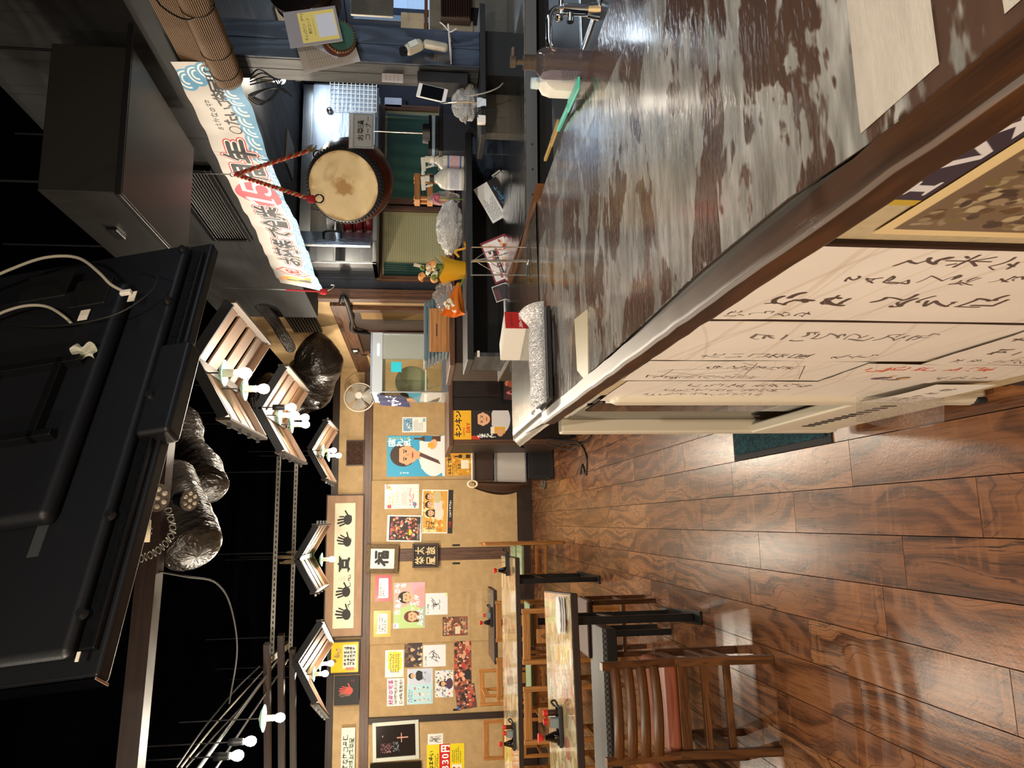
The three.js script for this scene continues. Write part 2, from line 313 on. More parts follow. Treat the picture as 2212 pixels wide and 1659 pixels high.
function blobs(g, n, w, h, colors, r0, r1, x0 = 0, y0 = 0) { for (let i = 0; i < n; i++) { g.fillStyle = colors[Math.floor(rnd(0, colors.length))]; g.beginPath(); g.ellipse(x0 + rnd(0, w), y0 + rnd(0, h), rnd(r0, r1), rnd(r0, r1), rnd(0, 3), 0, 7); g.fill(); } }

// a flat print standing on a wall that faces +z: photo box x0..x1 (up to down), y0..y1 (right to left)
function panelZ(y) { return y > 1554 ? -10.36 + 0.0515 : y > 1385 ? -10.36 + 0.0335 : y > 1037 ? -10.36 + 0.0565 : -10.36 + 0.0335; }
function plate(name, label, category, [x0, x1, y0, y1], z, m, { tilt = 0, t = 0.002, group, parent } = {}) {
  if (z === null) z = panelZ((y0 + y1) / 2);
  const a = onZ(x0, (y0 + y1) / 2, z), b = onZ(x1, (y0 + y1) / 2, z), l = onZ((x0 + x1) / 2, y1, z), r = onZ((x0 + x1) / 2, y0, z);
  const w = r.x - l.x, h = a.y - b.y, g = clean(new THREE.BoxGeometry(w, h, t)).rotateZ(tilt);
  const o = obj(name, g, m, parent || scene);
  o.position.set((l.x + r.x) / 2, (a.y + b.y) / 2, z + t / 2);
  if (!parent) tag(o, label, category, group);
  o.userData.size = [w, h];
  return o;
}
function framed(name, label, category, bx, z, m, { rim = 0.03, depth = 0.025, frameMat = M.darkwood, inner = 0, innerMat, tilt = 0 } = {}) {
  const a = onZ(bx[0], (bx[2] + bx[3]) / 2, z), b = onZ(bx[1], (bx[2] + bx[3]) / 2, z), l = onZ((bx[0] + bx[1]) / 2, bx[3], z), r = onZ((bx[0] + bx[1]) / 2, bx[2], z);
  const w = r.x - l.x, h = a.y - b.y, o = thing(name, label, category, [(l.x + r.x) / 2, (a.y + b.y) / 2, z]);
  o.rotation.z = tilt;
  for (const s of [-1, 1]) { obj('frame_rail', box(w, rim, depth, 0, s * (h - rim) / 2, depth / 2, { mid: true }), frameMat, o); obj('frame_rail', box(rim, h - 2 * rim, depth, s * (w - rim) / 2, 0, depth / 2, { mid: true }), frameMat, o); }
  if (inner) obj('mat_board', clean(new THREE.BoxGeometry(w - 2 * rim, h - 2 * rim, 0.004)).translate(0, 0, depth * 0.3), innerMat, o);
  const k = rim + inner; obj('picture', clean(new THREE.BoxGeometry(w - 2 * k, h - 2 * k, 0.004)).translate(0, 0, depth * 0.3 + (inner ? 0.003 : 0)), m, o);
  return o;
}

// ================================================================ THE ROOM
const FAR = -10.36, NAVY = -6.94, RW = 2.087, HD = 1.88, CEIL = 3.3, KC = 2.6;
const wx = (y, z = FAR, x = 960) => onZ(x, y, z).x, wy = (x, z = FAR, y = 1250) => onZ(x, y, z).y;
{ // floor: a slab and its planks
  const fl = struct('floor', span(-5.2, 4.8, -0.12, -0.009, 2.6, FAR - 0.2, { r: 0 }), M.seam);
  const W = 0.1637, L = 1.035, known = { 0: -4.21, 1: -2.509, 2: -2.945, 3: -3.298, 4: -3.429, 5: -2.911, 6: -2.583 };
  const shapes = [];
  for (let i = 0; i < 10; i++) shapes.push(box(L - 0.003, 0.009, W - 0.003, 0, -0.009, 0, { r: 0, grain: 0, off: i * 0.731 + 0.2 }).rotateY(Math.PI / 2));
  const put = (k, z0, z1) => {
    const x = 0.2585 + W / 2 - k * W, first = known[k] ?? -2.4 - rnd(0, L);
    const base = first + L * Math.ceil((z1 - first) / L);
    for (let z = base; z - L > z0 - L && z > FAR; z -= L) {
      const lo = Math.max(z - L, FAR);
      if (z - L < FAR) { const m = obj('floor_plank', box(z - lo - 0.003, 0.009, W - 0.003, 0, -0.009, 0, { r: 0, grain: 0 }).rotateY(Math.PI / 2).translate(x, 0, (z + lo) / 2), M.floor[(k + 40) % 4], fl); continue; }
      const m = new THREE.Mesh(shapes[Math.floor(rnd(0, 10))], M.floor[Math.floor(rnd(0, 4))]); m.name = partName('floor_plank', fl); m.position.set(x, 0, z - L / 2); if (rnd() < 0.5) m.rotation.y = Math.PI; m.castShadow = m.receiveShadow = true; fl.add(m);
    }
  };
  for (let k = -4; k <= 16; k++) put(k, FAR, k < 0 ? -3.1 : -1.2);
  const rest = [];
  for (let k = 17; k <= 31; k++) { const x = 0.2585 + W / 2 - k * W; for (let z = -1.0 - rnd(0, L); z > FAR + 1; z -= L) rest.push(box(W - 0.002, 0.009, L - 0.002, x, -0.009, z - L / 2, { r: 0, grain: 2 })); }
  for (let k = -4; k <= 31; k++) { const x = 0.2585 + W / 2 - k * W; for (let z = 2.5; z > -0.6; z -= L) if (k > 1 || z > 0) rest.push(box(W - 0.002, 0.009, L - 0.002, x, -0.009, z - L / 2, { r: 0, grain: 2 })); }
  obj('floor_plank_field', rest, M.floor[0], fl).userData.kind = 'stuff';
}
struct('ceiling', span(-5.2, 2.2, CEIL, CEIL + 0.15, 2.6, FAR - 0.2, { r: 0 }), M.ceiling);
struct('wall_left', span(-5.2, -5.0, 0, CEIL, 2.6, FAR - 0.2, { r: 0 }), M.wall);
struct('wall_behind', span(-5.0, 4.8, 0, CEIL, 2.4, 2.6, { r: 0 }), M.wall);
struct('wall_far', span(-5.0, RW + 0.2, 0, CEIL, FAR, FAR - 0.2, { r: 0 }), M.ceiling);
struct('wall_alcove', span(RW, RW + 0.2, 0, CEIL, NAVY - 0.14, FAR, { r: 0 }), M.wall);
struct('wall_kitchen_far', span(RW + 0.0, 4.8, 0, CEIL, NAVY, NAVY - 0.14, { r: 0 }), M.navy);
{ const w = struct('wall_kitchen_right', [span(4.6, 4.8, 0, 1.0, 2.4, NAVY, { r: 0 }), span(4.6, 4.8, 2.2, CEIL, 2.4, NAVY, { r: 0 }), span(4.6, 4.8, 1.0, 2.2, 2.4, -5.6, { r: 0 }), span(4.6, 4.8, 1.0, 2.2, -6.5, NAVY, { r: 0 })], M.navy); }
{ const w = struct('window_1', [span(4.62, 4.68, 1.0, 1.06, -5.6, -6.5), span(4.62, 4.68, 2.14, 2.2, -5.6, -6.5), span(4.62, 4.68, 1.06, 2.14, -5.6, -5.66), span(4.62, 4.68, 1.06, 2.14, -6.44, -6.5), span(4.63, 4.67, 1.06, 2.14, -6.02, -6.07)], M.steeldull); obj('pane', span(4.645, 4.65, 1.06, 2.14, -5.66, -6.44, { r: 0 }), M.glass, w); }
struct('wall_kitchen_header', span(HD, HD + 0.2, 2.45, CEIL, 2.4, NAVY, { r: 0 }), wood(scaled(blackTex, 0.5, 1.6), '#8a8c92', { roughness: 0.7 }));
{ const c = struct('ceiling_kitchen', span(HD + 0.2, 4.6, KC, KC + 0.12, 2.4, NAVY, { r: 0 }), M.soffit); }
struct('ceiling_kitchen_upper', span(HD + 0.2, 4.8, CEIL, CEIL + 0.15, 2.6, FAR - 0.2, { r: 0 }), M.ceiling);
// post at the corner of the dark kitchen wall
{ const a = onZ(735, 625, NAVY).x; struct('trim_1', span(RW - 0.04, RW + 0.06, 0, CEIL, NAVY + 0.05, NAVY - 0.06), M.darkwood); }
// ---- far wall dressing
const nb = 2.148, nt = 2.262, fb = wy(1119, FAR, 1100);
{ const t = struct('trim_2', span(-5, RW, nb, nt, FAR + 0.07, FAR, { grain: 0 }), M.darkwood, 'long dark wooden lintel beam above the sliding panels'); }
struct('trim_3', span(-5, RW, 2.59, 2.68, FAR + 0.05, FAR, { grain: 0 }), M.deepwood);
struct('wall_far_upper', span(-5, RW, nt, 2.59, FAR + 0.02, FAR, { r: 0 }), M.wall);
struct('baseboard_far', [span(-5, RW, 0, fb, FAR + 0.07, FAR, { grain: 0 }), span(-5, RW, fb, fb + 0.02, FAR + 0.05, FAR, { grain: 0 })], M.deepwood);
{ // sliding panels: right edges and left edges read off the photo
  const X = (y) => wx(y);
  const panels = [[795, 1037, 0.012], [1037, 1183, 0.035], [1210, 1385, 0.035], [1385, 1541, 0.012], [1554, 1720, 0.03], [1720, 1950, 0.015]];
  panels.forEach(([r, l, d], i) => {
    const x0 = X(l), x1 = Math.min(X(r), RW), p = struct('door_' + (i + 1), span(x0, x1, fb + 0.02, nb, FAR + d + 0.02, FAR + d - 0.008, { r: 0.002 }), M.fusuma);
    if (i === 1 || i === 2 || i === 3) { const hy = onZ(985, 1200, FAR).y, hx = i === 1 ? X(1178) : i === 2 ? X(1217) : X(1533); obj('door_pull', [span(hx - 0.012, hx + 0.012, hy - 0.05, hy + 0.05, FAR + d + 0.024, FAR + d + 0.018)], M.blackmetal, p); }
  });
  struct('trim_4', span(X(1210), X(1183), fb, nb, FAR + 0.06, FAR), M.darkwood);
  struct('trim_5', span(X(1554), X(1541), fb, nb, FAR + 0.07, FAR), M.deepwood);
}
// ---- alcove wall on the right: beam, doors below it, louvred panel above
struct('trim_6', span(RW - 0.06, RW, 2.19, 2.36, NAVY - 0.12, FAR + 0.07, { grain: 2 }), M.darkwood);
{ const d = struct('door_7', span(RW - 0.03, RW, 0.0, 2.19, -7.3, -9.2, { r: 0 }), M.deepwood);
  obj('door_stile', span(RW - 0.05, RW, 0, 2.19, -7.22, -7.32), M.darkwood, d); obj('door_stile', span(RW - 0.05, RW, 0, 2.19, -8.1, -8.2), M.darkwood, d); obj('door_stile', span(RW - 0.05, RW, 0, 2.19, -9.1, -9.2), M.darkwood, d);
  obj('door_panel', span(RW - 0.034, RW, 1.0, 2.1, -7.34, -7.62, { r: 0 }), mat('#a08a60', { map: scaled(dotTex, 4, 4), roughness: 0.8 }), d);
}
{ const t = thing('vent_panel', 'black louvred panel high on the beige alcove wall', 'vent', [RW, 2.72, -7.65]);
  obj('panel', box(0.03, 0.3, 1.14, -0.015, 0, 0, { mid: true }), M.grille, t);
  for (let i = 0; i < 9; i++) obj('louvre', box(0.02, 0.012, 1.06, -0.035, -0.125 + i * 0.031, 0, { mid: true, r: 0.001, rot: [0, 0, 0.5] }), M.plastic, t); }

// ================================================================ POSTERS AND PICTURES ON THE FAR WALL
const PZ = FAR + 0.06, PW = null;
plate('beer_poster', 'large sky-blue beer poster with a smiling man in a white shirt', 'poster', [836, 961, 941, 1029], PW, print(384, 540, (g, w, h) => {
  fill(g, '#39a9d4', 0, 0, w, h);
  face(g, 200, 170, 105, { shirt: '#eef0f2', skin: '#e6ac82', hair: '#3c2a20' });
  g.fillStyle = '#eef0f2'; g.beginPath(); g.moveTo(20, 540); g.lineTo(70, 320); g.lineTo(330, 300); g.lineTo(384, 540); g.fill();
  g.fillStyle = '#5a4038'; g.beginPath(); g.moveTo(190, 300); g.lineTo(225, 310); g.lineTo(150, 480); g.lineTo(110, 500); g.fill();
  fill(g, '#5c3418', 345, 250, 18, 70); g.fillStyle = '#5c3418'; g.beginPath(); g.ellipse(354, 370, 28, 60, 0, 0, 7); g.fill(); fill(g, '#2f7fb0', 326, 350, 56, 80); fill(g, '#5c3418', 328, 420, 52, 80);
  g.fillStyle = '#e8b48c'; g.beginPath(); g.ellipse(300, 430, 50, 36, 0.4, 0, 7); g.fill(); fill(g, '#e8b030', 270, 380, 44, 60);
  write(g, 'キリンビール', 384 - 44, 10, 34, { color: '#f4e8a0', vertical: true, lw: 0.13, gap: 1 });
  write(g, '晴れ風', 276, 8, 72, { color: '#ffffff', vertical: true, lw: 0.13, gap: 0.98 });
  write(g, '□□です', 20, 120, 22, { color: '#fff', vertical: true }); fill(g, '#f0f0f0', 0, 516, w, 24);
}));
plate('notice', 'small pale notice with a photo hung right of the blue beer poster', 'notice', [869, 921, 901, 934], PW, print(160, 240, (g, w, h) => { fill(g, '#f2f2ee', 0, 0, w, h); fill(g, '#7aa6c8', 12, 10, 136, 90); blobs(g, 14, 120, 60, ['#cfe0ea', '#3a5a70', '#e8f0f4'], 4, 14, 20, 30); lines(g, 14, 115, 130, 6, 16, '#456'); fill(g, '#88b8c8', 110, 205, 36, 26); }));
plate('beer_notice', 'golden toast poster with a bottle, under the blue beer poster', 'poster', [965, 1023, 977, 1027], PW, print(240, 280, (g, w, h) => {
  fill(g, '#d89a20', 0, 0, w, h); blobs(g, 30, w, h, ['#e8b840', '#f0c860', '#c88010'], 5, 20); fill(g, '#f8f0d8', 70, 150, 90, 80);
  fill(g, '#3a1408', 190, 80, 14, 50); fill(g, '#3a1408', 178, 125, 38, 120); fill(g, '#c8a030', 178, 160, 38, 40);
  write(g, 'みんなで乾杯', 8, 10, 36, { color: '#201008', lw: 0.15 }); lines(g, 14, 56, 150, 3, 20, '#302010'); write(g, '金麦', 60, 112, 32, { color: '#302010' });
}));
plate('price_notice', 'white laminated notice with red fruit in its corners', 'notice', [831, 905, 1046, 1099], PW, print(260, 360, (g, w, h) => {
  fill(g, '#efece4', 0, 0, w, h); blobs(g, 10, 60, 60, ['#d83838', '#e86050', '#f0c040'], 8, 18, 190, 6); fill(g, '#e04848', 6, 30, 36, 40); lines(g, 40, 40, 150, 2, 30, '#c8a020', 0.9); lines(g, 40, 110, 190, 3, 16, '#777');
  g.strokeStyle = '#889'; g.lineWidth = 2; g.strokeRect(40, 170, 180, 70); lines(g, 50, 180, 160, 3, 18, '#c04040'); lines(g, 30, 255, 200, 2, 30, '#d04060', 0.9); blobs(g, 8, 60, 40, ['#d83858', '#5a9ac0'], 6, 16, 10, 300);
}, { roughness: 0.2 }));
plate('menu_flyer', 'dark dense menu flyer with pink border above the family film poster', 'flyer', [836, 911, 1113, 1170], PW, print(280, 380, (g, w, h) => {
  fill(g, '#f4f0ec', 0, 0, w, h); fill(g, '#2c2428', 14, 24, w - 28, h - 40); blobs(g, 90, w - 48, h - 80, ['#c8703c', '#e0a060', '#8a3c28', '#d8c0a0', '#402830', '#e06878'], 6, 20, 24, 44); lines(g, 24, 32, 230, 1, 36, '#f07088', 0.9); fill(g, '#e8d020', 70, 240, 60, 26); lines(g, 24, 330, 230, 2, 20, '#f0e0d0', 0.8);
}), { tilt: -0.035 });
plate('film_poster', 'amber film poster with three people and a black bottom band', 'poster', [911, 978, 1058, 1152], PW, print(460, 330, (g, w, h) => {
  fill(g, '#f2f0ea', 0, 0, w, h); fill(g, '#d8a040', 12, 12, w - 24, h - 70); blobs(g, 60, w - 40, 200, ['#e8c070', '#c88828', '#f0d8a0'], 8, 26, 20, 20);
  face(g, 210, 90, 38, { long: true, shirt: '#e8d8c8' }); face(g, 300, 80, 36, { shirt: '#d8d4d0' }); face(g, 384, 76, 34, { shirt: '#c8b888' }); fill(g, '#181410', 0, h - 52, w, 52);
  write(g, 'にこ', 34, 40, 48, { color: '#2a1808', lw: 0.13 }); write(g, 'たま', 34, 92, 48, { color: '#2a1808', lw: 0.13 }); write(g, 'FOD', 60, h - 44, 34, { color: '#e02030' }); write(g, '□□□□□中!', 170, h - 40, 28, { color: '#fff' });
}), { tilt: -0.03 });
framed('calligraphy_frame', 'gold framed calligraphy hung on the post above the carved plaque', 'picture', [791, 861, 1176, 1238], FAR + 0.09, print(300, 360, (g, w, h) => { fill(g, '#f0ece0', 0, 0, w, h); write(g, '福', 44, 50, 220, { lw: 0.17, color: '#0c0c0c' }); fill(g, '#f0ece0', 0, 0, 10, 10); lines(g, 20, 290, 60, 3, 16, '#555'); }), { rim: 0.055, depth: 0.03, frameMat: mat('#9a8550', { map: fleckTex, roughness: 0.5, metalness: 0.3 }), tilt: -0.03 });
framed('carved_plaque', 'dark square plaque with carved cream characters on the post', 'plaque', [891, 947, 1174, 1226], FAR + 0.09, print(320, 300, (g, w, h) => { fill(g, '#1c1210', 0, 0, w, h); write(g, '太', 168, 6, 130, { color: '#d8c090', lw: 0.12 }); write(g, '鼓', 168, 150, 130, { color: '#d8c090', lw: 0.12 }); write(g, '茶', 14, 6, 130, { color: '#d8c090', lw: 0.12 }); write(g, '屋', 14, 150, 130, { color: '#d8c090', lw: 0.12 }); }), { rim: 0.025, depth: 0.035, frameMat: M.brownvinyl });
const speech = (bg, text) => print(360, 230, (g, w, h) => { fill(g, bg, 0, 0, w, h); g.fillStyle = '#f6f4f0'; g.beginPath(); g.roundRect(44, 54, 272, 130, 14); g.fill(); g.beginPath(); g.moveTo(60, 60); g.lineTo(30, 30); g.lineTo(100, 60); g.fill(); text.forEach((t, i) => write(g, t, 58, 64 + i * 38, 34, { color: '#222', lw: 0.12, gap: 0.9 })); }, { roughness: 0.3 });
plate('pink_notice', 'crimson-bordered laminated notice with a white speech bubble', 'notice', [810, 846, 1242, 1299], PW, speech('#d83848', ['5月2話6話に', '出□中!']));
plate('yellow_notice', 'orange-yellow laminated notice with a white speech bubble', 'notice', [807, 844, 1319, 1376], PW, speech('#e8a820', ['□が□りに□□が', 'て事に出て□□', 'が□れました!']));
plate('drama_poster', 'pastel pink and green poster with two faces and white lettering', 'poster', [850, 918, 1258, 1357], PW, print(520, 350, (g, w, h) => {
  fill(g, '#e8b0a8', 0, 0, w, h); g.fillStyle = '#b8d490'; g.beginPath(); g.moveTo(0, 0); g.lineTo(200, 0); g.lineTo(330, h); g.lineTo(0, h); g.fill(); g.fillStyle = '#e8a8b8'; g.fillRect(360, 200, 160, 150);
  face(g, 350, 140, 66, { shirt: '#e8a0a0' }); face(g, 130, 200, 62, { hair: '#6a3020', shirt: '#a8b8a8', long: true });
  const wh = { color: '#ffffff', lw: 0.17 }; write(g, 'じゃ', 390, 10, 64, { ...wh, gap: 0.95 }); write(g, 'あ', 455, 80, 58, wh); write(g, 'あん', 220, 16, 66, wh); write(g, '作', 150, 14, 62, wh); write(g, 'たが', 250, 226, 62, wh); write(g, 'って', 190, 180, 56, wh); write(g, 'みろよ', 20, 262, 66, wh); fill(g, '#e8eef8', 0, 0, 60, 60); write(g, 'TBS', 4, 8, 24, { color: '#3040a0' });
}));
const sig = (seed, tint) => print(250, 250, (g, w, h) => { fill(g, '#e6e4ea', 0, 0, w, h); g.strokeStyle = '#22222a'; g.lineWidth = 5; g.lineCap = 'round'; seed_ = seed; for (let k = 0; k < 5; k++) { g.beginPath(); g.moveTo(rnd(50, 200), rnd(60, 190)); g.bezierCurveTo(rnd(30, 220), rnd(50, 210), rnd(30, 220), rnd(50, 210), rnd(50, 200), rnd(60, 190)); g.stroke(); } write(g, 'たいこ茶屋', 14, 16, 22, { color: '#333', vertical: false }); fill(g, tint, w - 40, h - 20, 40, 20); });
plate('autograph_card', 'white signed card beside the pastel two-face poster', 'autograph', [919, 967, 1281, 1328], PW, sig(11, '#cfe080'));
plate('food_flyer', 'small brown food flyer under the signed card', 'flyer', [956, 1010, 1332, 1373], PW, print(230, 300, (g, w, h) => { fill(g, '#6a4434', 0, 0, w, h); blobs(g, 60, w, h, ['#8a5a3c', '#b8805a', '#4a2a20', '#c8a078', '#a03828'], 6, 24); fill(g, '#d8ccb0', 20, 150, 90, 60); lines(g, 14, 14, 200, 2, 34, '#f0d8b0', 0.9); lines(g, 20, 240, 200, 3, 16, '#f0e0c8'); }));
plate('cloud_notice', 'white notice with a bright yellow cloud full of text', 'notice', [832, 872, 1404, 1463], PW, print(360, 240, (g, w, h) => { fill(g, '#e6e2dc', 0, 0, w, h); blobs(g, 40, 230, 110, ['#f0d400'], 36, 50, 66, 66); for (let i = 0; i < 4; i++) write(g, '□'.repeat(9), 60, 58 + i * 34, 28, { color: '#2a2410', lw: 0.12, n: 5 }); }, { roughness: 0.2 }));
const photo = (s, cols) => print(300, 200, (g, w, h) => { seed_ = s; fill(g, cols[0], 0, 0, w, h); blobs(g, 26, w, h, cols, 12, 40); face(g, 90, 84, 26, { shirt: '#26262e' }); face(g, 200, 80, 26, { shirt: '#3a3440' }); blobs(g, 10, w, 50, ['#d8c8a8', '#b09878'], 8, 20, 0, 150); });
plate('photo', 'dim brown photo of people seated, left of the signed card', 'photo', [874, 912, 1385, 1441], PW, photo(5, ['#3a2c28', '#6a5040', '#8a7058', '#4a3630', '#b09070']));
plate('signed_card', 'white card with a large looping signature', 'autograph', [914, 963, 1393, 1440], PW, sig(29, '#e6e4ea'));
plate('man_flyer', 'pale blue flyer with a man in a black shirt', 'flyer', [880, 935, 1444, 1478], PW, print(200, 320, (g, w, h) => { fill(g, '#c4cee0', 0, 0, w, h); face(g, 110, 60, 34, { shirt: '#1c1c22' }); fill(g, '#1c1c22', 60, 120, 100, 70); blobs(g, 12, 120, 30, ['#c8c8d8', '#8890b0'], 8, 16, 30, 190); lines(g, 20, 220, 160, 5, 16, '#7880b0'); fill(g, '#d8e0ee', 0, 0, w, 12); }));
plate('cartoon_flyer', 'light turquoise flyer with rows of small figures', 'flyer', [879, 935, 1478, 1521], PW, print(250, 320, (g, w, h) => { fill(g, '#b4dae2', 0, 0, w, h); for (let r = 0; r < 4; r++) for (let c = 0; c < 3; c++) { const x = 50 + c * 76, y = 96 + r * 54; blobs(g, 3, 20, 20, ['#e8c8a8', '#c85858', '#5878a8', '#f0f0f0'], 8, 13, x - 10, y - 10); } lines(g, 30, 14, 190, 2, 30, '#4868a0', 0.9); lines(g, 20, 300, 200, 1, 14, '#5878a0'); }));
plate('broadcast_sign', 'white sign with a purple title line and two black lines', 'sign', [836, 873, 1465, 1525], PW, print(400, 240, (g, w, h) => { fill(g, '#e8e4e4', 0, 0, w, h); write(g, '対岸の家事', 20, 14, 72, { color: '#a02878', lw: 0.15 }); write(g, 'TBS□毎□火□22時', 18, 100, 44, { color: '#181818', lw: 0.11, gap: 0.86 }); write(g, 'に□□放送中!!', 18, 166, 56, { color: '#181818', lw: 0.12 }); }, { roughness: 0.2 }));
plate('collage_poster', 'white collage poster with a dark-haired woman amid blue motifs', 'poster', [940, 979, 1448, 1506], PW, print(340, 240, (g, w, h) => { fill(g, '#e0e0e4', 0, 0, w, h); blobs(g, 70, w, h, ['#4a78b8', '#88b0d0', '#c84848', '#e8c058', '#2a3a58', '#68a078'], 5, 14); face(g, 170, 100, 36, { long: true, shirt: '#4a3048' }); }));
plate('crowd_photo', 'long reddish photo strip of a crowded party', 'photo', [981, 1018, 1378, 1489], PW, print(520, 180, (g, w, h) => { fill(g, '#8a4a34', 0, 0, w, h); blobs(g, 120, w, h, ['#a85a3c', '#c87a58', '#5a2c24', '#e0a888', '#2c1c1c', '#d04838', '#3a2a2a'], 8, 26); face(g, 150, 70, 28, { shirt: '#1c1c1c', hair: '#c82020' }); for (let i = 0; i < 6; i++) face(g, 240 + i * 46, 60 + (i % 2) * 40, 15, { shirt: ['#c03030', '#803030', '#d8a080'][i % 3] }); }));
plate('tilted_photo', 'small reddish photo of a crowd, hung askew by the door pull', 'photo', [985, 1027, 1479, 1531], panelZ(1500) + 0.004, print(300, 210, (g, w, h) => { fill(g, '#6a3c34', 0, 0, w, h); blobs(g, 80, w, h, ['#8a5040', '#b07060', '#3a2024', '#d89880', '#24181c', '#a04038'], 8, 22); for (let i = 0; i < 5; i++) face(g, 50 + i * 50, 110 + (i % 2) * 30, 15, { shirt: '#c05040' }); fill(g, '#3858a0', 0, 0, 50, 24); }), { tilt: 0.12 });
framed('handprint_scroll', 'long wide framed scroll of black hand prints around a character', 'picture', [702, 785, 1068, 1377], FAR + 0.07, print(1400, 330, (g, w, h) => {
  fill(g, '#ece6c8', 0, 0, w, h); const k = '#17150f';
  hand(g, 150, 215, 230, k, 0.12); hand(g, 400, 205, 220, k, -0.1); hand(g, 960, 205, 215, k, 0.2); hand(g, 1210, 210, 225, k, -0.15);
  write(g, '真', 600, 60, 200, { color: k, lw: 0.12 }); lines(g, 520, 90, 60, 5, 22, '#666'); g.strokeStyle = '#c84030'; g.lineWidth = 4; g.strokeRect(520, 230, 26, 26); g.strokeRect(560, 232, 20, 24);
  g.strokeStyle = k; g.lineWidth = 9; for (const x of [120, 230, 430, 520, 930, 1190]) { g.beginPath(); g.moveTo(x, 250); g.bezierCurveTo(x + 60, 200, x - 10, 300, x + 70, 262); g.stroke(); }
}), { rim: 0.014, depth: 0.025, frameMat: M.deepwood, inner: 0.1, innerMat: mat('#c4a082', { roughness: 0.9, map: plainTex }) });
framed('carved_relief', 'small dark carved relief panel standing on the lintel', 'carving', [748, 787, 952, 1006], FAR + 0.09, mat('#5a4238', { roughness: 0.4, bumpMap: scaled(crumpleTex, 1.5, 1.5), bumpScale: 0.03 }), { rim: 0.012, depth: 0.03, frameMat: M.brownvinyl });
framed('yellow_picture', 'black framed yellow and white picture with inked columns', 'picture', [712, 778, 1383, 1456], FAR + 0.09, print(300, 280, (g, w, h) => { fill(g, '#e8c010', 0, 0, w, h); fill(g, '#e8e4d4', 40, 120, 230, 140); for (let i = 0; i < 5; i++) write(g, '□□□□', 70 + i * 38, 130, 30, { vertical: true, color: '#161616', lw: 0.18 }); blobs(g, 10, 120, 70, ['#a88848', '#c8a860', '#806830'], 6, 22, 110, 20); fill(g, '#c87860', 20, 150, 30, 90); }, { roughness: 0.2 }), { rim: 0.02, depth: 0.03, frameMat: M.blackmetal });
plate('red_hand_board', 'black board with a red hand print above the sliding panels', 'board', [722, 776, 1460, 1522], FAR + 0.1, print(260, 250, (g, w, h) => { fill(g, '#0c0b0c', 0, 0, w, h); hand(g, 110, 140, 120, '#7a5648', -0.1); hand(g, 130, 150, 130, '#d84a40', 0.1); lines(g, 206, 170, 30, 2, 20, '#c04040'); }), { t: 0.03 });
plate('lettered_banner', 'long white paper banner with green and black lettering above the lintel', 'banner', [736, 766, 1572, 1760], FAR + 0.1, print(900, 150, (g, w, h) => { fill(g, '#e4e0d4', 0, 0, w, h); write(g, '□□□□□さん□なりこ□□', 20, 14, 62, { color: '#303038', lw: 0.12 }); write(g, '□いか□たさが□□□り茶屋', 40, 82, 58, { color: '#3a5a3a', lw: 0.12 }); }));
framed('fireworks_photo', 'white framed night photo of fireworks and a performer', 'photo', [805, 905, 1557, 1642], panelZ(1600), print(300, 380, (g, w, h) => { fill(g, '#120e14', 0, 0, w, h); blobs(g, 120, 90, 110, ['#6a4450', '#8a6068', '#a88088', '#3a2830'], 2, 6, 40, 40); blobs(g, 60, 90, 60, ['#8890a0', '#586070'], 2, 6, 50, 160); fill(g, '#c89888', 170, 200, 12, 110); fill(g, '#c89888', 130, 240, 90, 9); fill(g, '#e8d8d8', 190, 60, 16, 6); }, { roughness: 0.15 }), { rim: 0.045, depth: 0.03, frameMat: mat('#c8ccc0', { roughness: 0.35 }), tilt: 0.025 });
plate('wall_screen', 'black flat screen at the left end of the sliding panels', 'screen', [799, 909, 1645, 1800], panelZ(1700), mat('#050506', { roughness: 0.15 }), { t: 0.05 });
plate('sticker', 'small white sticker with an ink drawing above the yellow price poster', 'sticker', [924, 957, 1585, 1608], PW, print(150, 200, (g, w, h) => { fill(g, '#e8e6e0', 0, 0, w, h); g.strokeStyle = '#222'; g.lineWidth = 4; for (let i = 0; i < 14; i++) { g.beginPath(); g.moveTo(rnd(20, 130), rnd(20, 180)); g.quadraticCurveTo(rnd(20, 130), rnd(20, 180), rnd(20, 130), rnd(20, 180)); g.stroke(); } }));
plate('price_poster', 'yellow and red price poster offering drinks for 330 yen', 'poster', [922, 1003, 1607, 1690], PW, print(420, 420, (g, w, h) => {
  fill(g, '#e8d410', 0, 0, w, h); fill(g, '#c8101c', 0, 140, w, 120); write(g, '□□□□□い', 20, 20, 56, { color: '#1c1c10', lw: 0.13 }); lines(g, 20, 84, 320, 2, 26, '#30300c', 0.9); write(g, '330円', 120, 150, 104, { color: '#fff', lw: 0.15 }); write(g, '□リン', 16, 150, 40, { color: '#fff' }); write(g, '□□', 16, 200, 46, { color: '#fff' }); fill(g, '#f0ece0', 20, 280, 170, 110); blobs(g, 12, 120, 70, ['#d88030', '#e8b060', '#904820'], 8, 18, 40, 300); lines(g, 210, 280, 180, 5, 22, '#2a2a10', 0.8);
}));

